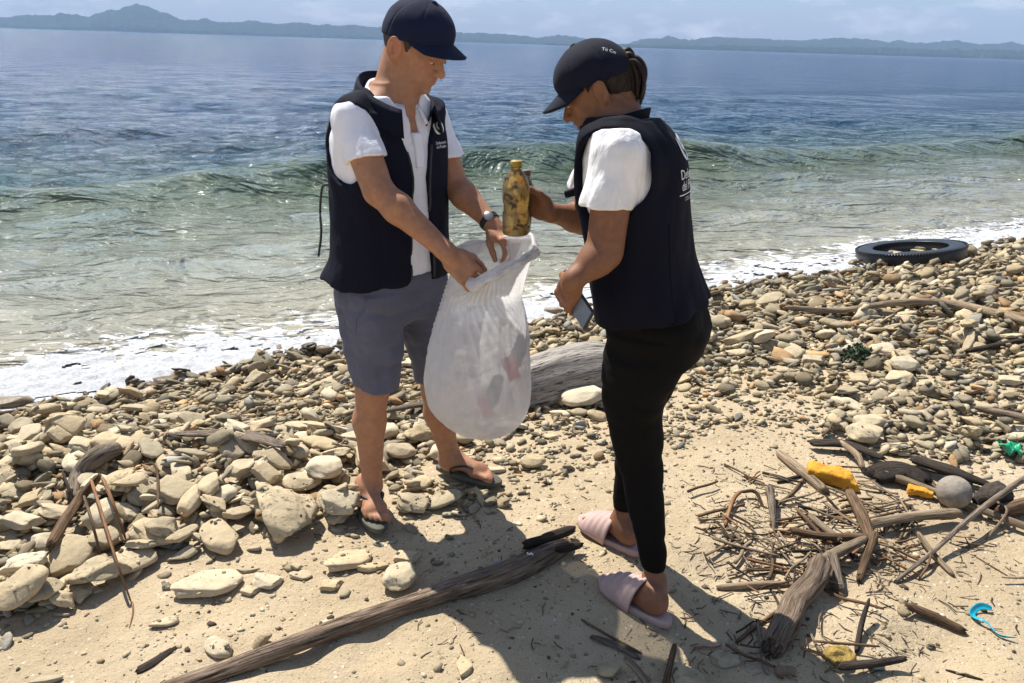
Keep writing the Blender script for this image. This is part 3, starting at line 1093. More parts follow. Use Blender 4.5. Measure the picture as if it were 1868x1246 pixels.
for (px, py, wpx, ang, shp, lab) in NAMED:
    k = SH[shp]
    p = on_ground(px, py+wpx*0.10)
    L = wpx/F_PX*depth_of(p)/max(0.55, abs(math.cos(math.radians(ang)))**0.5)
    # picture angle -> ground yaw (foreshortened)
    yaw = math.atan2(math.tan(math.radians(ang))*1.5 if abs(ang) < 80 else 6, 1)
    r_ = lay(p[0], p[1], L, EXT[k], yaw, (0.0, -0.10), q=0.62, sink=0.10)
    if r_ is None: continue
    o = link('beach_stone', STONE_ME[k])
    o.matrix_world = Matrix.Translation(Vector(r_[0])) @ Matrix(r_[1].tolist()).to_4x4() @ Matrix.Scale(L/2, 4)
    tag(o, lab, 'stone', 'beach stones')
    named_objs.append(o)

# ---- the largest in view become stones of their own, the rest is one bed of pebbles
psize = np.array([l[2]/max(depth_of(l[0]), 0.3) if 0 < proj(l[0])[0] < 1868 and proj(l[0])[1] < 1246 else 0 for l in laid])
topi = np.zeros(len(laid), bool)
topi[np.argsort(-psize)[:300-len(named_objs)]] = True
for q_ in np.nonzero(topi)[0]:
    c_, R_, L, k = laid[q_]
    o = link('beach_stone', STONE_ME[k])
    o.matrix_world = Matrix.Translation(Vector(c_)) @ Matrix(R_.tolist()).to_4x4() @ Matrix.Scale(L/2, 4)
    pxy = proj(c_)
    zone = ('in the stone heap left of the man' if pxy[0] < 640 and pxy[1] > 800 else
            'on the pebble slope before the foam' if pxy[0] < 640 else
            'on the pebble slope beyond the woman' if pxy[0] > 1090 and pxy[1] < 800 else
            'on the sand among driftwood' if pxy[0] > 1090 else 'around the man\'s feet')
    size_ = 'small ' if L < 0.075 else 'hand sized ' if L < 0.115 else 'large '
    lie_ = 'tilted ' if R_[2, 2] < 0.93 else ''
    tag(o, size_+lie_+{'flat': 'flat worn tan stone ', 'slab': 'narrow slab of pale stone ', 'round': 'rounded cream stone ', 'porous': 'pitted coral stone '}[KINDS[k]]+zone, 'stone', 'beach stones')

VV, FF, TT = [], [], []
base = 0
ICO = [stone_shape(100+i, 1, k) for i, k in enumerate(KINDS)]
for q_, (c_, R_, L, k) in enumerate(laid):
    if topi[q_]: continue
    fine_ = L/max(depth_of(c_), 0.3)*548 > 11.5 and -40 < proj(c_)[0] < 1910
    v, f = (LOW if fine_ else ICO)[k]
    VV.append((v*(L/2)) @ R_.T+c_)
    FF.append(f+base)
    base += len(v)
    tn_ = TINTS[sr.integers(len(TINTS))]*sr.uniform(0.50, 1.10)*(0.55 if sr.random() < 0.14 else 1.0)
    if sr.random() < 0.08: tn_ = tn_*np.array((0.85, 0.95, 1.15))
    if sr.random() < 0.07: tn_ = tn_*np.array((1.15, 0.88, 0.68))
    TT.append(np.tile(tn_, (len(v), 1)))
VV = np.concatenate(VV); FF = np.concatenate(FF); TT = np.concatenate(TT)
pme = mesh_np('pebble_bed', VV, FF)
vcol(pme, 'tint', TT)
tag(link('pebble_bed', pme, m_pebble), 'bed of small worn tan pebbles between foam and sand', 'pebbles', kind='stuff')
N_PEB_TRI = len(FF)

# ---- grit and shell crumbs strewn on the sand
VV, FF, TT = [], [], []
base = 0
GR = [stone_shape(300+i, 1, 'flat' if i % 2 else 'round') for i in range(6)]
n_g = 15000
gxx = sr.uniform(-2.0, 2.6, n_g); gyy = sr.uniform(1.15, 3.6, n_g)
dens = vnoise(gxx*2.3, gyy*2.3, seed=95)+0.5*vnoise(gxx*7, gyy*7, seed=96)
vg = np.stack([gxx, gyy, 0*gxx-CAM_H], 1); dg = vg @ FW
gpx = 934+F_PX*(vg @ RT)/dg; gpy = 623-F_PX*(vg @ UP)/dg
ok = (gpx > -20) & (gpx < 1890) & (gpy < 1270) & (gpy > np.interp(gpx, LOWER[:, 0], LOWER[:, 1])-40) & (dens > sr.uniform(-0.7, 0.9, n_g))
for q_ in np.nonzero(ok)[0]:
    k = int(sr.integers(6))
    sz = float(np.clip(np.exp(sr.normal(math.log(0.0042), 0.55)), 0.0018, 0.016))
    v, f = GR[k]
    th = sr.uniform(0, 6.28)
    R_ = np.array([[math.cos(th), -math.sin(th), 0], [math.sin(th), math.cos(th), 0], [0, 0, 1]])
    z = hf_at(gxx[q_], gyy[q_])
    VV.append((v*sz) @ R_.T+np.array([gxx[q_], gyy[q_], z+sz*0.12]))
    FF.append(f+base); base += len(v)
    t = TINTS[sr.integers(len(TINTS))]*sr.uniform(0.5, 1.15) if sr.random() < 0.8 else np.array((0.10, 0.08, 0.055))
    TT.append(np.tile(t, (len(v), 1)))
VV = np.concatenate(VV); FF = np.concatenate(FF); TT = np.concatenate(TT)
pme = mesh_np('grit', VV, FF)
vcol(pme, 'tint', TT)
tag(link('grit', pme, m_pebble), 'fine grit and shell crumbs strewn over the sand', 'grit', kind='stuff')
scene['tri_note'] = '%d %d %d' % (len(laid), N_PEB_TRI, len(FF))
print('stones', len(laid), 'tris', N_PEB_TRI, 'grit', len(FF))


# ================================================================== PEOPLE
def skin_mat(name):
    m, nt, b = new_mat(name)
    pos = geo_pos(nt)
    col = nd(nt, 'ShaderNodeAttribute', attribute_name='tint').outputs['Color']
    n1 = noise(nt, pos, 45, 5, 0.6)
    c = mixc(nt, 0.5, col, ramp(nt, n1, [(0.3, 0.33), (0.7, 0.64)]), 'OVERLAY')
    c = mixc(nt, ramp(nt, noise(nt, pos, 160, 2), [(0.62, 0.0), (0.72, 0.25)]), c, mixc(nt, 1.0, col, (0.55, 0.45, 0.42), 'MULTIPLY'))
    nt.links.new(c, b.inputs['Base Color'])
    b.inputs['Roughness'].default_value = 0.60
    b.inputs['Specular IOR Level'].default_value = 0.32
    b.inputs['Subsurface Weight'].default_value = 0.08
    b.inputs['Subsurface Radius'].default_value = (0.008, 0.004, 0.002)
    b.inputs['Subsurface Scale'].default_value = 1.0
    bump(nt, b, noise(nt, pos, 240, 4), 0.25, 0.002)
    return m


def cloth_mat(name, col, weave=900, rough=0.85, wr=0.35, sheen=0.15, var=0.10, wscale=9):
    m, nt, b = new_mat(name)
    pos = geo_pos(nt)
    n1 = noise(nt, pos, 14, 5, 0.6)
    c = ramp(nt, n1, [(0.3, tuple(x*(1-var) for x in col)), (0.7, tuple(min(0.9, x*(1+var)) for x in col))])
    nt.links.new(c, b.inputs['Base Color'])
    b.inputs['Roughness'].default_value = rough
    b.inputs['Specular IOR Level'].default_value = 0.14
    b.inputs['Sheen Weight'].default_value = sheen
    b.inputs['Sheen Roughness'].default_value = 0.5
    bump(nt, b, noise(nt, scaled(nt, pos, (1, 1, 0.45)), wscale, 5, 0.55, 1.0), wr, 0.02)
    bump(nt, b, noise(nt, pos, weave, 2), 0.25, 0.001)
    return m


m_skin = skin_mat('skin')
m_navy = cloth_mat('navy_vest_cloth', (0.0065, 0.0075, 0.018), sheen=0.0, wr=0.5)
m_navy2 = cloth_mat('dark_vest_cloth', (0.005, 0.0055, 0.013), sheen=0.0, wr=0.35)
m_cap = cloth_mat('navy_cap_cotton', (0.010, 0.0135, 0.038), sheen=0.03, wr=0.12)
m_cap2 = cloth_mat('dark_cap_cotton', (0.008, 0.0095, 0.021), sheen=0.03, wr=0.12)
m_white = cloth_mat('white_cotton', (0.80, 0.80, 0.86), wr=0.40, sheen=0.05, var=0.04, wscale=11)
m_white2 = cloth_mat('white_tee_cotton', (0.80, 0.79, 0.80), wr=0.85, sheen=0.05, var=0.10, wscale=12)
m_short = cloth_mat('slate_twill', (0.105, 0.109, 0.152), wr=0.45, sheen=0.1)
m_legging = cloth_mat('black_jersey', (0.0045, 0.004, 0.004), wr=0.18, sheen=0.0)
m_hair_m = simple_mat('short_brown_hair', (0.045, 0.028, 0.018), 0.7, 400, 0.6, 0.003, 0.5, 300)
m_hair_w, nt, b = new_mat('dark_brown_hair')
gr = nd(nt, 'ShaderNodeAttribute', attribute_name='grain').outputs['Vector']
c = ramp(nt, noise(nt, scaled(nt, gr, (300, 300, 14)), 1.0, 4), [(0.3, (0.008, 0.005, 0.004)), (0.55, (0.020, 0.012, 0.008)), (0.75, (0.065, 0.036, 0.020))])
nt.links.new(c, b.inputs['Base Color'])
b.inputs['Roughness'].default_value = 0.55
b.inputs['Specular IOR Level'].default_value = 0.25
bump(nt, b, noise(nt, scaled(nt, gr, (300, 300, 14)), 1.0, 4), 0.8, 0.004)
m_eye = simple_mat('eye_white', (0.55, 0.52, 0.48), 0.25)
m_iris = simple_mat('eye_iris', (0.03, 0.02, 0.015), 0.2)
m_print = simple_mat('white_print', (0.78, 0.78, 0.80), 0.6)
m_metal = simple_mat('watch_steel', (0.35, 0.35, 0.36), 0.3, Metallic=0.9)
m_gold = simple_mat('gold', (0.75, 0.55, 0.25), 0.3, Metallic=1.0)
m_rubber = simple_mat('black_rubber', (0.02, 0.02, 0.021), 0.6)
m_olive = simple_mat('olive_rubber', (0.085, 0.085, 0.062), 0.7, 200, 0.2)
m_pink = cloth_mat('dusty_pink_leather', (0.45, 0.315, 0.285), wr=0.2, sheen=0.0, rough=0.6)


def foot(g, heel, d, z0, side, kk=0.012, L=0.245, toes=True):
    """bare foot with five toes; heel: xy of the heel's back, d: pointing direction, side +1 = left foot (big toe on the right of d)"""
    d = unit([d[0], d[1], 0])
    lat = np.array([-d[1], d[0], 0])      # to the left of d
    out = lat*side                        # little toe side
    h = np.array([heel[0], heel[1], z0])
    s = L/0.245
    P = lambda f, o, z: h+d*f*s+out*o*s+np.array([0, 0, z*s])
    g.add(s_ell(P(0.035, 0, 0.032), (0.036*s, 0.030*s, 0.033*s), (d, lat, (0, 0, 1))), kk)
    g.add(s_cap(P(0.045, 0, 0.055), P(0.15, -0.006, 0.032), 0.034*s, 0.026*s), 0.02)
    g.add(s_cap(P(0.05, 0.010, 0.026), P(0.165, 0.018, 0.020), 0.025*s, 0.020*s), 0.02)
    g.add(s_ell(P(0.165, 0.002, 0.020), (0.030*s, 0.044*s, 0.020*s), (d, lat, (0, 0, 1))), 0.02)
    if toes:
        for o, f0, ln, r in ((-0.026, 0.19, 0.042, 0.0135), (-0.006, 0.19, 0.040, 0.0095), (0.010, 0.185, 0.034, 0.009), (0.024, 0.178, 0.029, 0.0085), (0.037, 0.168, 0.024, 0.008)):
            g.add(s_cap(P(f0-0.02, o*0.9, 0.020), P(f0+ln*0.6, o, 0.016), r*s*0.95, r*s), 0.006)
            g.add(s_cap(P(f0+ln*0.6, o, 0.016), P(f0+ln-r*0.5, o*1.02, 0.012), r*s, r*s*0.9), 0.004)
    return P


def hand(g, wrist, D, N, right, curl, thumb, sc=1.0, spread=0.004):
    """palm, four unequal jointed fingers, thumb from the side of the palm.  N = back of the hand"""
    D = unit(D); N = unit(np.asarray(N, float)-(np.asarray(N, float) @ D)*D)
    T = np.cross(N, D) if right else np.cross(D, N)
    w = np.asarray(wrist, float)
    P = lambda d, t, n: w+(D*d+T*t+N*n)*sc
    g.add(s_cap(P(-0.01, 0, 0), P(0.03, 0, -0.002), 0.026*sc, 0.022*sc), 0.02)
    g.add(s_box(P(0.055, 0.0, -0.004), (0.042*sc, 0.039*sc, 0.0135*sc), (D, T, N), 0.011*sc), 0.012)
    g.add(s_ell(P(0.035, 0.026, -0.010), (0.034*sc, 0.017*sc, 0.016*sc), (unit(D+T*0.4), unit(T-D*0.4), N)), 0.010)
    g.add(s_ell(P(0.035, -0.022, -0.008), (0.034*sc, 0.016*sc, 0.015*sc), (D, T, N)), 0.010)
    tips = []
    for i, (t0, ls, r) in enumerate(((0.0295, (0.043, 0.026, 0.021), 0.0090), (0.0100, (0.047, 0.030, 0.022), 0.0092), (-0.0100, (0.044, 0.028, 0.021), 0.0088), (-0.0285, (0.035, 0.021, 0.019), 0.0078))):
        base = P(0.088-abs(t0-0.008)*0.22, t0, 0.001)
        c = curl[i] if hasattr(curl[0], '__len__') else curl
        a = 0.0
        lat = T*(spread*(1.5-i)/0.03)
        p = base
        g.add(s_ell(base, (0.0105*sc, 0.0105*sc, 0.0105*sc)), 0.008)
        for j in range(3):
            a += c[j]
            dv = unit(D*math.cos(a)-N*math.sin(a)+lat*max(0.0, math.cos(a)))
            q = p+dv*ls[j]*sc
            rr = r*sc*(1-0.09*j)
            g.add(s_cap(p, q, rr, rr*0.92), 0.003)
            p = q
        tips.append(p)
    p = P(0.028, 0.032, -0.008)
    for (td, tt, tn), l, r in zip(thumb, (0.036, 0.032, 0.026), (0.0125, 0.0108, 0.0095)):
        dv = unit(D*td+T*tt+N*tn)
        q = p+dv*l*sc
        g.add(s_cap(p, q, r*sc, r*sc*0.92), 0.006)
        p = q
    return T, tips, p


def head(g, C, Fh, Uh, Lh, jaw=1.0, nose=1.0, sc=1.0):
    P = lambda f, u, l: C+(Fh*f+Uh*u+Lh*l)*sc
    ax = (Fh, Uh, Lh)
    g.add(s_ell(P(-0.012, 0.030, 0), (0.098*sc, 0.088*sc, 0.076*sc), ax), 0.0)
    g.add(s_ell(P(0.022, -0.028, 0), (0.070*sc, 0.080*sc, 0.064*sc), ax), 0.03)           # face mass
    g.add(s_ell(P(0.048, -0.086, 0), (0.036*sc, 0.026*sc, 0.036*jaw*sc), ax), 0.035)       # chin block
    for s in (-1, 1):
        g.add(s_cap(P(-0.008, -0.045, 0.056*s*jaw), P(0.046, -0.092, 0.026*s*jaw), 0.016*sc, 0.014*sc), 0.03)
        g.add(s_ell(P(0.058, -0.018, 0.042*s), (0.020*sc, 0.016*sc, 0.020*sc), ax), 0.02)  # cheekbone
        g.add(s_ell(P(0.058, -0.052, 0.030*s), (0.022*sc, 0.024*sc, 0.022*sc), ax), 0.02)
    g.add(s_cap(P(0.083, 0.021, 0.030), P(0.083, 0.021, -0.030), 0.011*sc), 0.014)          # brow ridge
    for s in (-1, 1):                                                                     # eye sockets
        g.cut(s_ell(P(0.098, -0.001, 0.034*s), (0.024*sc, 0.014*sc, 0.020*sc), ax), 0.010)
        g.add(s_ell(P(0.079, 0.001, 0.032*s), (0.0125*sc, 0.010*sc, 0.0145*sc), ax), 0.004)  # lids over the eye
    # nose: bridge, tip, wings
    g.add(s_cap(P(0.083, 0.012, 0), P(0.109*nose, -0.026, 0), 0.009*sc, 0.012*sc), 0.008)
    g.add(s_ell(P(0.112*nose, -0.031, 0), (0.012*sc, 0.0110*sc, 0.0120*sc), ax), 0.006)
    for s in (-1, 1):
        g.add(s_ell(P(0.096, -0.034, 0.0140*s), (0.012*sc, 0.0095*sc, 0.0080*sc), ax), 0.004)
        g.cut(s_cap(P(0.091, -0.036, 0.024*s), P(0.083, -0.058, 0.033*s), 0.0035*sc), 0.006)
        g.cut(s_ell(P(0.100, -0.0415, 0.006*s), (0.005*sc, 0.003*sc, 0.003*sc), ax), 0.002)
    # mouth
    g.add(s_ell(P(0.076, -0.062, 0), (0.020*sc, 0.022*sc, 0.026*sc), ax), 0.02)
    g.add(s_cap(P(0.089, -0.0575, 0.016), P(0.096, -0.0555, 0), 0.0045*sc, 0.0066*sc), 0.004)
    g.add(s_cap(P(0.089, -0.0575, -0.016), P(0.096, -0.0555, 0), 0.0045*sc, 0.0066*sc), 0.004)
    g.add(s_cap(P(0.090, -0.0705, 0.013), P(0.090, -0.0705, -0.013), 0.0074*sc), 0.005)
    g.cut(s_cap(P(0.094, -0.083, 0.016), P(0.094, -0.083, -0.016), 0.006*sc), 0.008)
    g.cut(s_cap(P(0.098, -0.0632, 0.024), P(0.098, -0.0632, -0.024), 0.0050*sc), 0.002)
    g.add(s_ell(P(0.080, -0.097, 0), (0.016*sc, 0.014*sc, 0.019*sc), ax), 0.010)            # chin point
    # ears
    for s in (-1, 1):
        e = P(-0.012, -0.012, 0.082*s)
        eax = (unit(Fh*0.9-Lh*0.45*s+0.0*Uh), unit(Uh*0.96-Fh*0.22), unit(Lh*s+Fh*0.45))
        g.add(s_ell(e+Lh*s*0.003, (0.022*sc, 0.035*sc, 0.0090*sc), eax), 0.004)
        g.cut(s_ell(e+Lh*s*0.0135+Fh*0.004, (0.0130*sc, 0.024*sc, 0.0105*sc), eax), 0.002)
        g.add(s_ell(e-Uh*0.027+Fh*0.004, (0.009*sc, 0.010*sc, 0.006*sc), eax), 0.005)
        g.add(s_cap(e+Fh*0.013-Uh*0.004, e+Fh*0.012+Uh*0.006, 0.0045*sc), 0.004)
        hx = [e+Lh*s*0.0095*sc+eax[0]*(0.0195*sc*math.cos(a))+eax[1]*(0.0325*sc*math.sin(a)) for a in np.radians(np.arange(35, 271, 20))]
        for q0, q1 in zip(hx[:-1], hx[1:]): g.add(s_cap(q0, q1, 0.0042*sc), 0.0015)
        ah = [e+Lh*s*0.0085*sc+eax[0]*(0.0105*sc*math.cos(a))+eax[1]*(0.020*sc*math.sin(a)) for a in np.radians(np.arange(100, 261, 20))]
        for q0, q1 in zip(ah[:-1], ah[1:]): g.add(s_cap(q0, q1, 0.0032*sc), 0.002)
    return P


def wrinkle(seed, items):
    """items: (amp, scale xyz, sharp) fold fields in metres"""
    def fn(x, y, z):
        r = 0
        for i, (amp, sc, sharp) in enumerate(items):
            n = vnoise(x*sc[0]+seed*1.7, y*sc[1]+i*5.3, z*sc[2], seed+i)
            if sharp: n = 1-2*np.abs(n)
            r = r+amp*n
        return r
    return fn


def lathe_strip(name, rings, closed_u=False, thick=0.003):
    """sheet through rings (m x n x 3), given a thickness"""
    R = np.asarray(rings, float)
    m, n = R.shape[:2]
    du = np.gradient(R, axis=1); dv = np.gradient(R, axis=0)
    nr = np.cross(du, dv); nr /= np.linalg.norm(nr, axis=2)[..., None]+1e-9
    V = np.concatenate([(R+nr*thick/2).reshape(-1, 3), (R-nr*thick/2).reshape(-1, 3)])
    i, j = np.meshgrid(np.arange(m-1), np.arange(n if closed_u else n-1), indexing='ij')
    j2 = (j+1) % n
    A = np.stack([i*n+j, i*n+j2, (i+1)*n+j2, (i+1)*n+j], -1).reshape(-1, 4)
    B = A[:, ::-1]+m*n
    rim = []
    def edge(a, b_): rim.append((a, b_, b_+m*n, a+m*n))
    for j in range(n if closed_u else n-1):
        edge((j+1) % n, j); edge((m-1)*n+j, (m-1)*n+(j+1) % n)
    if not closed_u:
        for i in range(m-1):
            edge(i*n, (i+1)*n); edge((i+1)*n+n-1, i*n+n-1)
    return mesh_np(name, V, np.concatenate([A, B, np.array(rim, np.int32)]))


def make_cap(par, C, Fh, Uh, Lh, mat, prefix, brim_len=0.072, brim_drop=0.40, sc=1.0, seed=0, slope=0.30):
    P = lambda f, u, l: C+(Fh*f+Uh*u+Lh*l)*sc
    ax = (Fh, Uh, Lh)
    lo, hi = C-0.17, C+0.17
    g = SDF(lo, hi, 0.003)
    g.add(s_ell(P(-0.012, 0.026, 0), (0.110*sc, 0.110*sc, 0.090*sc), ax), 0)
    g.add(s_ell(P(0.020, 0.062, 0), (0.075*sc, 0.062*sc, 0.078*sc), ax), 0.03)
    g.half(P(0, 0.020, 0), -Uh+slope*Fh, 0.004)
    # six stitched panels
    def pan(x, y, z):
        q = np.stack([x, y, z], 1)-P(-0.012, 0.03, 0)
        th = np.arctan2(q @ Lh, q @ Fh)
        k = np.abs(((th/(math.pi/3)+0.5) % 1.0)-0.5)*2
        return 0.0022*np.clip(1-k/0.06, 0, 1)+0.0016*vnoise(x*30+seed, y*30, z*30, seed)
    g.displace(pan)
    crown = link('cap', g.mesh('cap_crown', 1), mat, par)
    # band under the crown edge keeps the rim thin from below: visor
    n, m = 31, 9
    rings = []
    for i in range(m):
        t = i/(m-1)
        row = []
        for j in range(n):
            a = (j/(n-1)*2-1)*math.radians(68)
            f0, l0 = 0.098*math.cos(a)-0.012, 0.086*math.sin(a)
            ext = brim_len*math.cos(a*1.02)**0.55 if abs(a) < math.radians(67.9) else 0.0
            f = f0+ext*t*1.02
            l = l0*(1+0.05*t)
            u = 0.020+slope*f0+0.010-(brim_drop-slope)*(f-f0)-2.2*(l*l)*t
            row.append(P(f, u, l))
        rings.append(row)
    visor = link('visor', lathe_strip(prefix+'visor', rings, thick=0.006), mat, crown)
    bt = SDF(C+Uh*0.115*sc-0.03, C+Uh*0.115*sc+0.05, 0.002)
    bt.add(s_ell(P(0.004, 0.1365, 0), (0.010, 0.006, 0.010), ax), 0)
    link('button', bt.mesh('cap_button', 0), mat, crown)
    return crown


def paint(me, V, base, spots):
    """vertex colours of the skin: base, then (centre, radius, colour, strength) patches"""
    c = np.tile(np.array(base, float), (len(V), 1))
    for ctr, r, col, st in spots:
        d = np.linalg.norm(V-np.asarray(ctr), axis=1)/r
        w = (np.clip(1.3-d, 0, 1)**1.2*st)[:, None]
        w = np.clip(w, 0, 1)
        c = c*(1-w)+np.array(col)*w
    vcol(me, 'tint', c)


def eyes(par, P, sc=1.0, ax=None, open_=0.35):
    for s in (-1, 1):
        g = SDF(P(0.08, 0, 0.032*s)-0.03, P(0.08, 0, 0.032*s)+0.03, 0.002)
        g.add(s_ell(P(0.0815, -0.002, 0.032*s), (0.0118*sc, 0.0042*sc, 0.0105*sc), ax), 0)
        e = link('eye', g.mesh('eye', 0), m_eye, par)
        g = SDF(P(0.08, 0, 0.032*s)-0.03, P(0.08, 0, 0.032*s)+0.03, 0.0015)
        g.add(s_ell(P(0.0900, -0.003, 0.032*s), (0.0045*sc, 0.0040*sc, 0.0045*sc), ax), 0)
        link('iris', g.mesh('iris', 0), m_iris, e)
        g = SDF(P(0.09, 0.02, 0.032*s)-0.04, P(0.09, 0.02, 0.032*s)+0.04, 0.002)
        for k in range(5):
            t = k/4
            g.add(s_cap(P(0.0885-0.016*t*t, 0.0155+0.004*math.sin(t*2.6), (0.012+0.040*t)*s), P(0.0885-0.016*t*t-0.002, 0.0165+0.004*math.sin(t*2.6), (0.018+0.036*t)*s), 0.0030*(1-0.4*t)), 0.002)
        link('eyebrow', g.mesh('eyebrow', 0), m_hair_m, par)


def wrap_text(par, txt, mat, bvh, origin, right, up, nrm, height, name, off=0.0025, align='CENTER'):
    cu = bpy.data.curves.new(name, 'FONT')
    cu.body = txt; cu.size = height; cu.align_x = align; cu.resolution_u = 3
    t = bpy.data.objects.new(name, cu)
    me = bpy.data.meshes.new_from_object(t)
    bm = bmesh.new(); bm.from_mesh(me)
    bmesh.ops.triangulate(bm, faces=bm.faces[:])
    for _ in range(2):
        long_e = [e for e in bm.edges if e.calc_length() > 0.012]
        if long_e: bmesh.ops.subdivide_edges(bm, edges=long_e, cuts=1)
        bmesh.ops.triangulate(bm, faces=bm.faces[:])
    project_bm(bm, bvh, origin, right, up, nrm, off)
    bm.to_mesh(me); bm.free()
    return link(name, me, mat, par)


def project_bm(bm, bvh, origin, right, up, nrm, off):
    for v in bm.verts:
        q = Vector(origin+np.asarray(right)*v.co.x+np.asarray(up)*v.co.y+np.asarray(nrm)*0.25)
        hit = bvh.ray_cast(q, Vector(-np.asarray(nrm)), 0.5)
        if hit[0] is not None:
            n = hit[1] if hit[1].dot(Vector(nrm)) > 0 else -hit[1]
            v.co = hit[0]+n*off
        else:
            near = bvh.find_nearest(Vector(origin+np.asarray(right)*v.co.x+np.asarray(up)*v.co.y))
            v.co = near[0]+Vector(nrm)*off


def emblem(par, mat, bvh, origin, right, up, nrm, h, off=0.0025):
    """ring above two cupped crescents"""
    bm = bmesh.new()
    def ring(cx, cy, r0, r1, a0, a1, n, taper=False):
        vs = []
        for k in range(n+1):
            a = a0+(a1-a0)*k/n
            w = 1.0 if not taper else max(0.05, math.sin(math.pi*k/n))**0.7
            mid = (r0+r1)/2
            ra, rb = mid+(r0-mid)*w, mid+(r1-mid)*w
            vs.append((bm.verts.new((cx+ra*math.cos(a)*h, cy+ra*math.sin(a)*h, 0)), bm.verts.new((cx+rb*math.cos(a)*h, cy+rb*math.sin(a)*h, 0))))
        for k in range(n):
            try: bm.faces.new((vs[k][0], vs[k][1], vs[k+1][1], vs[k+1][0]))
            except ValueError: pass
    ring(0, 0.18*h, 0.13, 0.30, 0, 2*math.pi, 28)
    ring(0.0, 0.10*h, 0.40, 0.66, math.radians(-88), math.radians(30), 20, True)
    ring(0.0, 0.10*h, 0.40, 0.66, math.radians(150), math.radians(268), 20, True)
    project_bm(bm, bvh, origin, right, up, nrm, off)
    me = bpy.data.meshes.new('emblem')
    bm.to_mesh(me); bm.free()
    return link('emblem', me, mat, par)


def bvh_of(o):
    me = o.data
    V = [v.co.copy() for v in me.vertices]
    return BVHTree.FromPolygons(V, [p.vertices[:] for p in me.polygons])


def ground_z(p):
    return float(terrain(p[0], p[1]))


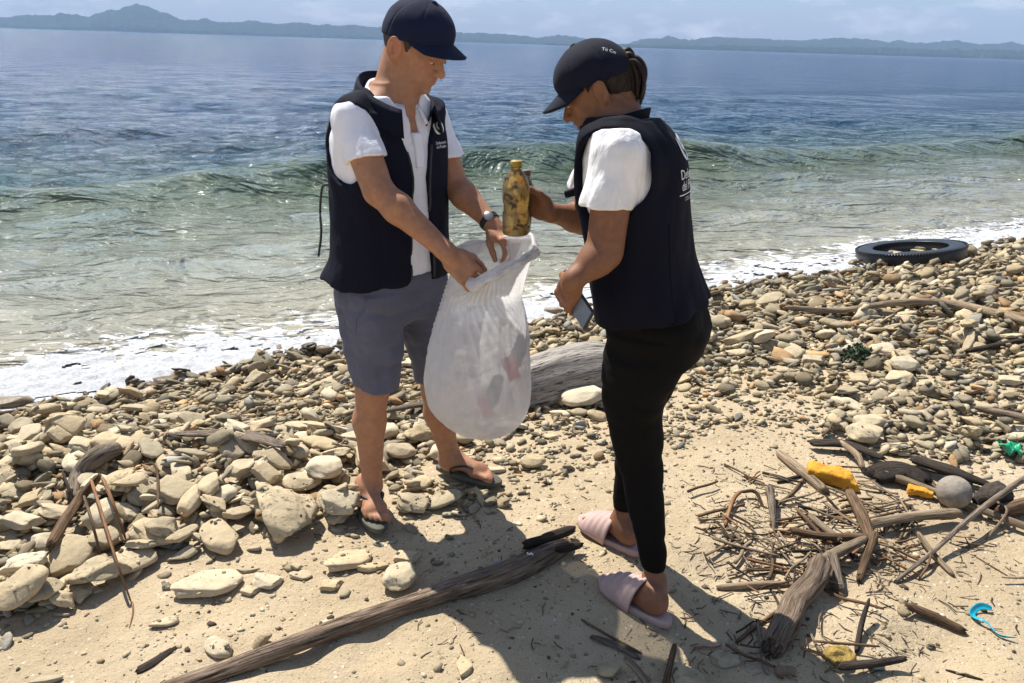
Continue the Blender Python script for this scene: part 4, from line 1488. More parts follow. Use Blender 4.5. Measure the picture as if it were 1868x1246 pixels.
# ------------------------------------------------------------------ the man
def build_man():
    base = (-0.40, 2.48, 0.0)
    root = empty('person', base)
    tag(root, 'man in navy cap, dark open vest, white polo and slate shorts holding a white bag', 'person')
    th = math.radians(40)
    F = np.array([math.cos(th), -math.sin(th), 0]); S = np.array([math.sin(th), math.cos(th), 0])
    U = np.array([0, 0, 1.0])
    # head frame
    pt = math.radians(28); yw = math.radians(26)
    Fh = np.array([math.cos(pt)*math.cos(yw), -math.cos(pt)*math.sin(yw), -math.sin(pt)])
    Uh = unit(U-(U @ Fh)*Fh); Uh = unit(Uh+0.06*np.array([0, -1, 0])); Uh = unit(Uh-(Uh @ Fh)*Fh)
    Lh = np.cross(Uh, Fh)
    C = W(760, 84, 2.47)
    tc = np.array([-0.405, 2.50])                 # torso axis
    rows = []
    for z, w, df, db, sh in ((0.765, 0.145, 0.105, 0.115, -0.01), (0.80, 0.172, 0.118, 0.135, -0.008), (0.90, 0.165, 0.118, 0.110, 0), (1.00, 0.162, 0.120, 0.108, 0), (1.12, 0.175, 0.124, 0.115, 0),
                             (1.24, 0.188, 0.122, 0.122, 0.0), (1.33, 0.190, 0.105, 0.118, 0.006), (1.40, 0.160, 0.080, 0.100, 0.012), (1.445, 0.095, 0.062, 0.080, 0.02), (1.47, 0.06, 0.05, 0.06, 0.026)):
        c = tc+F[:2]*sh
        rows.append((z, c[0], c[1], w, df, db))
    torso = s_zloft(rows, S, F, 2.25)
    rsh, lsh = W(642, 213, 2.375), W(786, 214, 2.63)
    rel, rwr = W(690, 348, 2.27), W(818, 463, 2.20)
    lel, lwr = W(829, 338, 2.60), W(897, 408, 2.48)
    gz = 0.018
    rank, lank = W(678, 884, 2.405), W(822, 842, 2.645)
    rkn, lkn = W(679, 714, 2.390), W(797, 712, 2.60)
    rhip, lhip = np.array([tc[0], tc[1], 0.80])-S*0.095, np.array([tc[0], tc[1], 0.80])+S*0.095

    g = SDF((-0.80, 1.98, -0.03), (0.12, 2.86, 1.75), 0.0044)
    g.add(torso, 0)
    head(g, C, Fh, Uh, Lh, jaw=1.10)
    PH = lambda f, u, l: C+Fh*f+Uh*u+Lh*l
    nb = np.array([tc[0]+F[0]*0.02, tc[1]+F[1]*0.02, 1.43])
    g.add(s_cap(nb, PH(-0.035, -0.055, 0), 0.066, 0.058), 0.03)
    g.add(s_cap(nb+F*0.02, PH(0.0, -0.07, 0), 0.05, 0.045), 0.03)
    for k_, (a, e, w_) in enumerate(((rsh, rel, rwr), (lsh, lel, lwr))):
        g.add(s_cap(np.array([tc[0], tc[1], 1.37])+(S*(-0.08) if k_ == 0 else S*0.08), a-U*0.012, 0.045, 0.043), 0.02)
        g.add(s_cap(a-U*0.012, e, 0.042, 0.043), 0.02)
        g.add(s_cap(a*0.55+e*0.45, e*0.8+a*0.2, 0.047, 0.043), 0.02)
        g.add(s_cap(e, e*0.72+w_*0.28, 0.041, 0.044), 0.02)
        g.add(s_cap(e*0.72+w_*0.28, w_, 0.044, 0.0265), 0.02)
    for hp, kn, an in ((rhip, rkn, rank), (lhip, lkn, lank)):
        g.add(s_cap(hp-F*0.005, kn, 0.070, 0.050), 0.03)
        calf = kn*0.68+an*0.32-F*0.014
        g.add(s_cap(kn, calf, 0.053, 0.053), 0.03)
        g.add(s_cap(calf, an, 0.053, 0.031), 0.03)
        g.add(s_cap(kn+F*0.02, an+F*0.012, 0.030, 0.022), 0.02)
        g.add(s_ell(an+S*0.024, (0.012, 0.012, 0.014)), 0.012); g.add(s_ell(an-S*0.024, (0.012, 0.012, 0.014)), 0.012)
    # feet
    sole_t = 0.022
    rh, rd = np.array([-0.535, 2.475]), np.array([0.28, -0.60])
    lh, ld = np.array([-0.272, 2.665]), np.array([0.90, -0.40])
    zr, zl = gz+sole_t, gz+sole_t
    foot(g, rh, rd, zr, -1, L=0.255); foot(g, lh, ld, zl, 1, L=0.255)
    for an, hp, d in ((rank, rh, rd), (lank, lh, ld)):
        d = unit(d)
        g.add(s_cap(an, [hp[0]+d[0]*0.06, hp[1]+d[1]*0.06, gz+sole_t+0.05], 0.032, 0.034), 0.03)
    # hands
    D = W(866, 512, 2.17)-rwr
    Trt, tips, tt = hand(g, rwr, D, (-0.35, -0.75, 0.55), True, (0.55, 0.75, 0.5), ((0.8, 0.35, -0.5), (0.9, 0.0, -0.5), (0.8, -0.1, -0.6)), 0.98)
    D2 = W(934, 440, 2.42)-lwr
    hand(g, lwr, D2, (0.15, -0.35, 0.9), False, (0.7, 0.85, 0.5), ((0.7, 0.5, -0.5), (0.8, 0.1, -0.6), (0.7, 0.0, -0.7)), 0.98)
    V, Q = g.vq(1)
    me = mesh_np('man_body', V, Q)
    sk = (0.375, 0.183, 0.104)
    paint(me, V, sk, [(PH(0.092, -0.0575, 0), 0.016, (0.33, 0.13, 0.10), 0.6), (PH(0.09, -0.069, 0), 0.014, (0.34, 0.14, 0.11), 0.6),
                      (PH(0.055, -0.080, -0.02), 0.055, (0.30, 0.165, 0.115), 0.75), (PH(0.055, -0.080, 0.02), 0.055, (0.30, 0.165, 0.115), 0.75), (rel, 0.05, (0.46, 0.19, 0.12), 0.4), (lel, 0.05, (0.46, 0.19, 0.12), 0.4), (rkn+F*0.04, 0.05, (0.46, 0.20, 0.13), 0.5), (PH(-0.01, -0.006, -0.08), 0.035, (0.46, 0.19, 0.12), 0.7),
                      (PH(0.105, -0.03, 0), 0.018, (0.44, 0.20, 0.13), 0.5), (PH(0.066, -0.02, -0.045), 0.03, (0.44, 0.20, 0.13), 0.4),
                      (rwr+unit(D)*0.13, 0.04, (0.42, 0.18, 0.12), 0.5)])
    body = link('body', me, m_skin, root)
    eyes(root, PH, 1.0, (Fh, Uh, Lh))

    # hair below the cap
    g = SDF(C-0.14, C+0.14, 0.003)
    g.add(s_ell(PH(-0.016, 0.020, 0), (0.1005, 0.098, 0.0795), (Fh, Uh, Lh)), 0)
    g.half(PH(0.0, 0.045, 0), Uh); g.half(PH(0.030, 0, 0), Fh-0.25*Uh, 0.01); g.half(PH(0, -0.022, 0), -Uh+0.34*Fh, 0.01)
    for s in (-1, 1): g.cut(s_ell(PH(-0.012, -0.030, 0.082*s), (0.026, 0.046, 0.03), (Fh, Uh, Lh)), 0.006)
    g.displace(wrinkle(3, [(0.0015, (260, 260, 90), False)]))
    link('hair', g.mesh('man_hair', 0), m_hair_m, root)

    cap = make_cap(root, C, Fh, Uh, Lh, m_cap, 'man_', seed=2)

    # shirt: trunk and two sleeves
    shirt_t = s_zloft([(max(z, 0.845), x, y, w+0.012, df+0.012, db+0.012) for z, x, y, w, df, db in rows if z > 0.79 and z < 1.45], S, F, 2.3)
    g = SDF((-0.80, 2.10, 0.80), (0.10, 2.90, 1.52), 0.005)
    g.add(shirt_t, 0)
    for sgn, a, e in ((-1, rsh, rel), (1, lsh, lel)):
        ho = a+(e-a)*0.60
        g.add(s_cap(np.array([tc[0], tc[1], 1.375])+S*0.10*sgn, a-U*0.008, 0.050, 0.060), 0.03)
        g.add(s_cap(a-U*0.006, a+(e-a)*0.80, 0.061, 0.070), 0.02)
        g.op(s_ell(a+(e-a)*0.05+unit(e-a)*0.0, (0.3, 0.3, 0.3)), 0, 'add') if False else None
    for sgn, a, e in ((-1, rsh, rel), (1, lsh, lel)):
        d = unit(unit(e-a)-U*0.9); ho = a+(e-a)*0.60
        # cut the sleeve end square, only around that arm
        cut = s_max(s_cap(ho+d*0.001, ho+d*0.35, 0.12, 0.12), ((lambda X, Y, Z, d=d, ho=ho: -((X-ho[0])*d[0]+(Y-ho[1])*d[1]+(Z-ho[2])*d[2])), ho-0.3, ho+0.3))
        trunk_keep = s_off(shirt_t, -0.001)
        cut2 = s_max(cut, ((lambda X, Y, Z, t=trunk_keep: -t[0](X, Y, Z)), ho-0.3, ho+0.3))
        g.op(cut2, 0.0, 'cut', pad=0.0)
    g.cut(s_cap(nb-U*0.01+F*0.02, nb+U*0.10+F*0.05, 0.062, 0.066), 0.01)
    # open placket at the throat
    fr = np.array([tc[0], tc[1], 0])+F*0.13
    pk = s_box(np.array([fr[0], fr[1], 1.375])+F*0.0+S*0.004, (0.07, 0.011, 0.07), (F, S, U), 0.002)
    g.cut(pk, 0.004)
    hem = wrinkle(11, [(0.0040, (12, 12, 4), True), (0.0028, (24, 24, 9), True), (0.0012, (50, 50, 22), True)])
    g.displace(hem)
    shirt = link('polo_shirt', g.mesh('man_shirt', 1), m_white, root)
    # collar of the shirt: a folded band around the neck, open in front
    n, rings = 41, []
    for i in range(7):
        t = i/6
        row = []
        for j in range(n):
            a = (j/(n-1)*2-1)*math.radians(162)
            front = (1-math.cos(a+math.pi))/2 if False else (1+math.cos(math.pi-abs(a)))/2
            front = ((1-math.cos(a))/2)
            # a = 0 is the nape
            dirv = -F*math.cos(a)+S*math.sin(a)
            r0 = 0.070+0.008*front
            zb = 1.452-0.062*front
            if t < 0.5:
                q = t/0.5; rr = r0+0.001; z = zb+0.034*q*(1-0.25*front)
            else:
                q = (t-0.5)/0.5; rr = r0+0.004+0.022*q+0.010*front*q; z = zb+0.034*(1-0.25*front)-(0.036+0.022*front)*q
            ctr = np.array([nb[0], nb[1], 0])
            row.append(ctr+dirv*rr+np.array([0, 0, z]))
        rings.append(row)
    link('collar', lathe_strip('man_polo_collar', rings, thick=0.003), m_white, shirt)
    pl = SDF(fr-0.12+U*1.25, fr+0.12+U*1.45, 0.003)
    pl.add(s_off(shirt_t, 0.004), 0)
    X_ = s_box(np.array([fr[0], fr[1], 1.285])+S*0.004, (0.08, 0.016, 0.052), (F, S, U), 0.002)
    pl.op(X_, 0, 'and', pad=1.0)
    link('placket', pl.mesh('placket', 0), m_white, shirt)

    # vest: loose shell over the shirt, open in front, big armholes
    vr = []
    for z, x, y, w, df, db in rows:
        if 0.79 < z < 1.43:
            lo_ = np.clip((1.25-z)/0.35, 0, 1)
            vr.append((z if z > 0.85 else 0.855, x-F[0]*0.012*lo_, y-F[1]*0.012*lo_, w+0.026+0.028*lo_, df+0.022+0.014*lo_, db+0.030+0.045*lo_))
    vest_p = s_zloft(vr, S, F, 2.35)
    g = SDF((-0.85, 2.05, 0.80), (0.08, 2.95, 1.52), 0.0052)
    g.add(vest_p, 0)
    for sgn, a in ((-1, rsh), (1, lsh)):
        g.add(s_cap(np.array([tc[0], tc[1], 1.405])+S*0.05*sgn, a+U*0.010-S*0.006*sgn, 0.070, 0.066), 0.05)
    for sgn, a in ((-1, rsh), (1, lsh)):
        c0 = a+S*0.062*sgn-U*0.062+F*0.012
        g.cut(s_cap(c0-S*0.022*sgn, c0+S*0.2*sgn, 0.092, 0.13), 0.008)
        g.cut(s_cap(c0-S*0.016*sgn-U*0.05, c0+S*0.2*sgn-U*0.05, 0.078, 0.11), 0.008)
    g.cut(s_cap(nb-U*0.005, nb+U*0.12+F*0.03, 0.080, 0.085), 0.008)
    # front opening
    def opening(X, Y, Z):
        u = (X-tc[0])*S[0]+(Y-tc[1])*S[1]
        v = (X-tc[0])*F[0]+(Y-tc[1])*F[1]
        c0 = np.interp(Z.ravel(), [0.8, 0.95, 1.2, 1.32, 1.42], [0.016, 0.008, 0.002, 0.004, 0.010])[None, None, :]
        hw = np.interp(Z.ravel(), [0.8, 0.95, 1.2, 1.32, 1.42], [0.046, 0.038, 0.024, 0.046, 0.085])[None, None, :]
        return np.maximum(np.abs(u-c0)-hw, 0.02-v)
    g.op((opening, np.array([-0.85, 2.05, 0.80]), np.array([0.08, 2.95, 1.52])), 0.004, 'cut', pad=0)
    g.displace(wrinkle(23, [(0.007, (6, 6, 3.2), True), (0.004, (13, 13, 8), True), (0.002, (30, 30, 20), False)]))
    vest = link('vest', g.mesh('man_vest', 1), m_navy, root)
    bvh = bvh_of(vest)
    # standing collar of the vest falling into lapels
    n, rings = 45, []
    for i in range(8):
        t = i/7
        row = []
        for j in range(n):
            a = (j/(n-1)*2-1)*math.radians(150)
            front = ((1-math.cos(a))/2)
            dirv = -F*math.cos(a)+S*math.sin(a)
            zb = 1.440-0.095*front**1.3
            hgt = 0.070-0.015*front
            rr = 0.086+0.020*front+(0.016+0.030*front)*(t if t < 0.6 else 0.6+0.55*(t-0.6)/0.4)
            z = zb+(hgt*t/0.6 if t < 0.6 else hgt-(0.030+0.055*front)*(t-0.6)/0.4)
            row.append(np.array([nb[0], nb[1], 0])+dirv*rr+np.array([0, 0, z]))
        rings.append(row)
    link('collar', lathe_strip('man_vest_collar', rings, thick=0.005), m_navy, vest)
    # pocket flaps, zip edges, cord at the back
    zc = []
    for sgn, nm in ((-1, 'zip_edge'), (1, 'zip_edge')):
        pts = []
        for z in np.linspace(0.872, 1.30, 24):
            c0 = np.interp(z, [0.8, 0.95, 1.2, 1.32], [0.016, 0.008, 0.002, 0.004]); hw = np.interp(z, [0.8, 0.95, 1.2, 1.32], [0.046, 0.038, 0.024, 0.046])
            o_ = np.array([tc[0], tc[1], z])+S*(c0+sgn*(hw+0.008))
            hit = bvh.ray_cast(Vector(o_+F*0.4), Vector(-F), 0.6)
            if hit[0] is not None: pts.append(np.array(hit[0])+F*0.0015)
        if len(pts) > 4: link(nm, tube_mesh(nm, pts, 0.0035, 6), m_rubber, vest)
    cord = [W(600, 336, 2.56), W(588, 342, 2.57), W(584, 385, 2.58), W(586, 425, 2.575), W(581, 468, 2.57)]
    link('cord', tube_mesh('cord', bez(cord, 24), 0.0042, 7), m_rubber, vest)
    # chest emblem on the left panel
    org = np.array([tc[0], tc[1], 1.345])+S*0.102+F*0.10
    emblem(vest, m_print, bvh, org, S, U, F, 0.040)
    wrap_text(vest, 'Defensoría', m_print, bvh, org-U*0.048, S, U, F, 0.0125, 'lettering')
    wrap_text(vest, 'del Pueblo', m_print, bvh, org-U*0.060, S, U, F, 0.0125, 'lettering')

    # shorts
    g = SDF((-0.75, 2.10, 0.42), (0.05, 2.85, 0.93), 0.005)
    sr_ = [(z, x, y, w+0.022, df+0.022, db+0.024) for z, x, y, w, df, db in rows if z < 0.93]
    sr_ = [r for r in sr_ if r[0] >= 0.78]
    sr_ = [(0.715, tc[0]-F[0]*0.01, tc[1]-F[1]*0.01, 0.176, 0.130, 0.145)]+sr_
    g.add(s_zloft(sr_, S, F, 2.4), 0)
    for sgn, hp, kn, hem_px in ((-1, rhip, rkn, (684, 700, 2.40)), (1, lhip, lkn, (795, 690, 2.60))):
        he = W(*hem_px)
        top = hp+S*0.004*sgn
        leg = s_zloft([(he[2]-0.012, he[0], he[1], 0.080, 0.086, 0.084), (0.58, he[0]*0.72+top[0]*0.28, he[1]*0.72+top[1]*0.28, 0.086, 0.097, 0.096), (0.66, he[0]*0.45+top[0]*0.55, he[1]*0.45+top[1]*0.55, 0.096, 0.112, 0.114), (0.76, top[0], top[1], 0.100, 0.122, 0.130), (0.84, top[0], top[1], 0.09, 0.118, 0.128)], S, F, 2.3)
        g.add(leg, 0.03)
        hollow = s_zloft([(he[2]-0.03, he[0], he[1], 0.066, 0.076, 0.074), (he[2]+0.03, he[0], he[1], 0.066, 0.076, 0.074)], S, F, 2.3)
    g.displace(wrinkle(31, [(0.008, (8, 8, 5), True), (0.005, (17, 17, 16), True), (0.002, (40, 40, 34), True)]))
    shorts = link('shorts', g.mesh('man_shorts', 1), m_short, root)
    bs = bvh_of(shorts)
    pts = []
    for t in np.linspace(0, 1, 16):
        o_ = np.array([tc[0], tc[1], 0.845-0.13*t])-S*(0.10+0.05*t)+F*(0.07-0.05*t)
        hit = bs.find_nearest(Vector(o_-S*0.12+F*0.02))
        pts.append(np.array(hit[0]))
    link('pocket_seam', tube_mesh('pocket_seam', pts, 0.0028, 6), m_short, shorts)

    # flip flops
    for hp, d, sgn in ((rh, rd, -1), (lh, ld, 1)):
        d = unit([d[0], d[1], 0]); lat = np.array([-d[1], d[0], 0])
        out = lat*sgn
        t_ = np.linspace(0, 2*math.pi, 40, endpoint=False)
        f_ = 0.128-0.142*np.cos(t_)
        wd = (0.034+0.018*np.clip((f_-0.02)/0.2, 0, 1))*np.sin(t_)*(1.0)
        O = np.array([hp[0], hp[1], 0])
        ring = lambda z, s: np.array([O+d*(0.128+(f-0.128)*s)+out*(w_*s+0.002+0.006*math.sin(f*9))+np.array([0, 0, z]) for f, w_ in zip(f_, wd)])
        rgs = [ring(gz+0.001, 0.001), ring(gz+0.001, 0.95), ring(gz+0.004, 1.0), ring(gz+0.018, 1.0), ring(gz+sole_t, 0.965), ring(gz+sole_t+0.0005, 0.001)]
        R = np.array(rgs); m_, n_ = R.shape[:2]
        i, j = np.meshgrid(np.arange(m_-1), np.arange(n_), indexing='ij')
        j2 = (j+1) % n_
        Q = np.stack([i*n_+j, i*n_+j2, (i+1)*n_+j2, (i+1)*n_+j], -1).reshape(-1, 4)
        ff = link('flip_flop', mesh_np('sole', R.reshape(-1, 3), Q), m_olive, root)
        post = O+d*0.196-out*0.014+U*(gz+sole_t)
        for q in (-1, 1):
            tie = O+d*0.075+out*0.038*q+U*(gz+sole_t)
            mid = (post*0.5+tie*0.5)+U*0.052+out*0.012*q
            mid2 = post*0.82+tie*0.18+U*0.040
            link('strap', tube_mesh('strap', bez([post+U*0.004, post+U*0.030-d*0.01, mid2, mid, tie+U*0.026, tie], 22), 0.0065, 8, flat=0.42, flat_dir=U), m_rubber, ff)
    # watch on the left wrist
    d = unit(lwr-lel)
    wc = lwr-d*0.012
    ref = unit(np.cross(d, U)); up_ = np.cross(ref, d)
    ringp = [wc+(ref*math.cos(a)+up_*math.sin(a))*0.0315 for a in np.linspace(0, 2*math.pi, 32, endpoint=False)]
    wt = link('watch', tube_mesh('watch_strap', ringp, 0.0032, 8, closed=True), m_rubber, root)
    wt.data.materials.clear(); wt.data.materials.append(m_rubber)
    for o_ in (-0.007, 0.007):
        link('strap', tube_mesh('strap', [p+d*o_ for p in ringp], 0.0036, 8, closed=True), m_rubber, wt)
    cs = SDF(wc-0.05, wc+0.05, 0.002)
    face_n = unit(up_*0.8+ref*(-0.6 if ref[1] > 0 else 0.6))
    cs.add(s_ell(wc+face_n*0.034, (0.005, 0.017, 0.016), (face_n, d, np.cross(face_n, d))), 0)
    link('watch_case', cs.mesh('watch_case', 0), m_metal, wt)
    return dict(root=root, rtip=tips, rwr=rwr, lwr=lwr)


MAN = build_man()


# ------------------------------------------------------------------ the woman
def build_woman():
    base = (0.40, 2.05, 0.0)
    root = empty('person', base)
    tag(root, 'woman in dark cap, printed dark vest, white tee and black leggings handing over a bottle', 'person')
    ph = math.radians(25)
    F = np.array([-math.cos(ph), math.sin(ph), 0]); S = np.array([-math.sin(ph), -math.cos(ph), 0])   # S = her left, towards the viewer
    U = np.array([0, 0, 1.0])
    pt = math.radians(31); yw = math.radians(8)
    Fh = np.array([-math.cos(pt)*math.cos(yw), math.cos(pt)*math.sin(yw), -math.sin(pt)])
    Uh = unit(U-(U @ Fh)*Fh); Lh = np.cross(Uh, Fh)
    C = W(1088, 164, 2.10)
    PH = lambda f, u, l: C+(Fh*f+Uh*u+Lh*l)*0.92
    Yt = 2.06
    spec = [(1192, 640, .150, .110, .130), (1190, 590, .160, .120, .145), (1183, 540, .158, .120, .120), (1176, 480, .150, .122, .105), (1166, 400, .150, .130, .108), (1158, 330, .158, .128, .112), (1150, 280, .160, .105, .110), (1140, 240, .135, .080, .095), (1131, 212, .08, .055, .072), (1126, 196, .05, .045, .05)]
    rows = []
    for px, py, w, df, db in spec:
        c = W(px, py, Yt)
        rows.append((c[2], c[0], c[1], w, df, db))
    torso = s_zloft(rows, S, F, 2.25)
    cz = lambda z: np.array([np.interp(z, [r[0] for r in rows[::-1]][::-1] if False else sorted(r[0] for r in rows), [r[1] for r in sorted(rows)]), Yt, z])
    lsh, rsh = W(1126, 275, 1.92), W(1104, 266, 2.235)
    lel, lwr = W(1103, 460, 1.885), W(1045, 512, 1.845)
    rel, rwr = W(1066, 402, 2.36), W(1003, 387, 2.225)
    gz = 0.004
    sole_t = 0.026
    lank, rank = W(1193, 1062, 1.925), W(1134, 950, 2.235)
    lkn, rkn = W(1162, 800, 1.985), W(1160, 780, 2.20)
    near = [(1173, 660, 0.096, .114, .122, 1.98), (1157, 720, 0.084, .094, .095, 1.98), (1161, 790, .070, .079, .077, 1.985), (1168, 860, .056, .062, .064, 1.975), (1178, 940, .047, .055, .059, 1.95), (1188, 1000, .039, .041, .044, 1.935), (1192, 1036, .037, .038, .040, 1.928)]
    far = [(1196, 640, 0.090, .10, .112, 2.16), (1172, 720, 0.076, .08, .082, 2.19), (1163, 780, .062, .064, .064, 2.20), (1152, 840, .050, .054, .058, 2.215), (1142, 900, .043, .046, .052, 2.23), (1138, 925, .040, .042, .046, 2.235)]
    hipc = cz(0.84)
    lhip, rhip = hipc+S*0.075, hipc-S*0.085

    g = SDF((-0.10, 1.58, -0.03), (0.72, 2.60, 1.66), 0.0044)
    g.add(torso, 0)
    head(g, C, Fh, Uh, Lh, jaw=0.94, nose=0.99, sc=0.90)
    nb = np.array([rows[-2][1], rows[-2][2], rows[-2][0]])
    g.add(s_cap(nb-U*0.03, PH(-0.040, -0.055, 0), 0.056, 0.050), 0.03)
    g.add(s_cap(nb+F*0.015, PH(-0.005, -0.07, 0), 0.045, 0.040), 0.03)
    for a, e, w_ in ((lsh, lel, lwr), (rsh, rel, rwr)):
        g.add(s_cap(cz(1.36)*0.4+a*0.6, a-U*0.012, 0.042, 0.040), 0.02)
        g.add(s_cap(a-U*0.012, e, 0.040, 0.042), 0.02)
        g.add(s_cap(a*0.5+e*0.5, e*0.85+a*0.15, 0.047, 0.043), 0.02)
        g.add(s_cap(e, e*0.70+w_*0.30, 0.041, 0.040), 0.02)
        g.add(s_cap(e*0.70+w_*0.30, w_, 0.040, 0.0245), 0.02)
    for hp, kn, an in ((lhip, lkn, lank), (rhip, rkn, rank)):
        L_ = near if hp is lhip else far
        rr_ = []
        for px, py, w, df, db, Y in L_:
            c = W(px, py, Y)
            rr_.append((c[2], c[0], c[1], w-0.013, df-0.013, db-0.013))
        rr_.append((0.84, hp[0], hp[1], 0.07, 0.085, 0.10))
        g.add(s_zloft(rr_, S, F, 2.1), 0.02)
        lo_c = W(*L_[-1][:2], L_[-1][5])
        g.add(s_cap(lo_c+U*0.03, an, 0.028, 0.031), 0.008)
        g.add(s_ell(an+S*0.022, (0.011, 0.011, 0.013)), 0.012); g.add(s_ell(an-S*0.022, (0.011, 0.011, 0.013)), 0.012)
    lh, ld = G(1213, 1128, 0.03)[:2], unit([-0.66, 0.75])
    rh, rd = G(1160, 1000, 0.03)[:2], unit([-0.68, 0.73])
    for hp, d, an, sd in ((lh, ld, lank, 1), (rh, rd, rank, -1)):
        foot(g, hp, d, gz+sole_t, sd, L=0.232)
        g.add(s_cap(an, [hp[0]+d[0]*0.055, hp[1]+d[1]*0.055, gz+sole_t+0.05], 0.033, 0.034), 0.03)
    # right hand round the bottle: fingers behind, thumb across the front
    Dr = W(976, 371, 2.225)-rwr
    hand(g, rwr, unit(Dr)+np.array([0, 0.20, 0]), (0.25, 1.0, 0.15), True, ((0.25, 0.85, 0.7), (0.3, 0.9, 0.7), (0.35, 0.95, 0.7), (0.4, 0.95, 0.7)), ((0.7, 0.35, -0.6), (0.95, -0.05, -0.15), (0.9, -0.1, 0.1)), 0.92)
    # left hand closed on the phone
    Dl = W(1027, 548, 1.885)-lwr
    Nl = np.array([-0.75, -0.62, 0.1]); Dl = unit(Dl); Nl = unit(Nl-(Nl @ Dl)*Dl)
    Tl, _, _ = hand(g, lwr, Dl, Nl, False, ((0.50, 1.15, 0.9), (0.50, 1.15, 0.9), (0.52, 1.15, 0.9), (0.55, 1.15, 0.9)), ((0.55, 0.65, -0.35), (0.75, 0.25, -0.55), (0.7, -0.1, -0.65)), 0.92)
    V, Q = g.vq(1)
    me = mesh_np('woman_body', V, Q)
    sk = (0.205, 0.092, 0.048)
    paint(me, V, sk, [(PH(0.09, -0.0575, 0), 0.015, (0.22, 0.075, 0.06), 0.7), (PH(0.087, -0.066, 0), 0.014, (0.22, 0.08, 0.06), 0.7),
                      (PH(0.06, -0.02, 0.04), 0.03, (0.27, 0.12, 0.07), 0.4),
                      (np.array([lh[0], lh[1], gz+sole_t+0.01]), 0.045, (0.36, 0.17, 0.11), 0.6), (np.array([rh[0], rh[1], gz+sole_t+0.01]), 0.045, (0.36, 0.17, 0.11), 0.5)])
    link('body', me, m_skin, root)
    eyes(root, lambda f, u, l: C+(Fh*f+Uh*u+Lh*l)*0.90, 0.90, (Fh, Uh, Lh))

    # hair and ponytail
    g = SDF(C-0.16, C+0.16, 0.003)
    g.add(s_ell(PH(-0.020, 0.018, 0), (0.0940, 0.092, 0.0725), (Fh, Uh, Lh)), 0)
    g.half(PH(0.0, 0.06, 0), Uh); g.half(PH(0.034, 0, 0), Fh-0.35*Uh, 0.01); g.half(PH(0, -0.036, 0), -Uh+0.42*Fh, 0.02)
    for s in (-1, 1): g.cut(s_ell(PH(-0.004, -0.030, 0.080*s), (0.026, 0.045, 0.03), (Fh, Uh, Lh)), 0.006)
    g.displace(wrinkle(5, [(0.002, (150, 150, 60), True)]))
    Vh, Qh = g.vq(0)
    hm = mesh_np('woman_hair', Vh, Qh)
    rel_ = Vh-C
    a_ = hm.attributes.new('grain', 'FLOAT_VECTOR', 'POINT')
    a_.data.foreach_set('vector', np.stack([rel_ @ Lh, rel_ @ Uh+0.5*(rel_ @ Fh), (rel_ @ Fh)*0.1], 1).astype(np.float32).ravel())
    hair = link('hair', hm, m_hair_w, root)
    root_p = PH(-0.105, 0.050, 0)
    pr = np.random.default_rng(5)
    tail = [W(1128, 108, 2.09), W(1147, 107, 2.085), W(1158, 130, 2.08), W(1159, 160, 2.075), W(1157, 192, 2.07)]
    path = bez(tail, 30)
    for k in range(26):
        off = pr.normal(0, 1, 3)*0.0105
        t = np.linspace(0, 1, 30)
        spread_ = (0.35+0.9*np.sin(np.clip(t*1.15, 0, 1)*math.pi*0.85))[:, None]
        pts = path+off*spread_+np.array([0, 0, -0.01])*(t[:, None]**2)*pr.uniform(-1, 1.2)+pr.normal(0, 0.002, 3)*t[:, None]
        pts = pts[:pr.integers(25, 31)]
        rad = 0.0058*np.sin(np.clip(np.linspace(0.12, 0.995, len(pts)), 0, 1)*math.pi)**0.6+0.0004
        link('hair_strand', tube_mesh('hair_strand', pts, rad, 6, seed=k), m_hair_w, hair)
    for k in range(22):
        st = int(pr.integers(3, 16))
        p0 = path[st]+pr.normal(0, 0.006, 3)
        dv = np.array([pr.uniform(-0.2, 1.0), pr.normal(0, 0.4), pr.uniform(-1.2, 0.1)])*0.025
        pts = bez([p0, p0+dv*0.6+np.array([0.004, 0, 0]), p0+dv*1.3+np.array([0, 0, -0.012])], 8)
        link('stray_hair', tube_mesh('stray_hair', pts, np.linspace(0.0005, 0.0002, 8), 4), m_hair_w, hair)
    cap = make_cap(root, C, Fh, Uh, Lh, m_cap2, 'woman_', brim_len=0.078, brim_drop=0.50, sc=0.90, seed=9, slope=0.16)
    cb = bvh_of(cap)
    bdir = unit(-Fh*0.55+Uh*0.75+Lh*0.55)
    right_ = unit(-Fh*0.75-Uh*0.35-Lh*0.0); right_ = unit(right_-(right_ @ bdir)*bdir)
    wrap_text(cap, 'Tú Co', m_print, cb, C+bdir*0.10+right_*0.018, right_, np.cross(bdir, right_), bdir, 0.0135, 'lettering', off=0.0015)
    ndir = unit(Fh*0.95+Uh*0.30)
    emblem(cap, m_print, cb, C+ndir*0.11+Uh*0.035, Lh, Uh, ndir, 0.026, off=0.0015)
    # earring
    ec = PH(-0.004, -0.040, 0.078)
    link('earring', tube_mesh('earring', [ec+np.array([math.cos(a), 0, math.sin(a)])*0.007 for a in np.linspace(0, 6.283, 20, endpoint=False)], 0.0013, 6, closed=True), m_gold, root)

    # tee shirt
    zlo = rows[2][0]
    shirt_rows = [(z, x, y, w+0.012, df+0.012, db+0.012) for z, x, y, w, df, db in rows[2:-2]]
    tee = s_zloft(shirt_rows, S, F, 2.3)
    g = SDF((-0.08, 1.62, 0.85), (0.70, 2.60, 1.52), 0.005)
    g.add(tee, 0)
    for a, e, sgn in ((lsh, lel, 1), (rsh, rel, -1)):
        g.add(s_cap(cz(1.345)*0.45+a*0.55+U*0.01, a-U*0.008, 0.060, 0.060), 0.05)
        g.add(s_cap(a-U*0.008, a+(e-a)*0.80+F*0.016, 0.060, 0.078), 0.02)
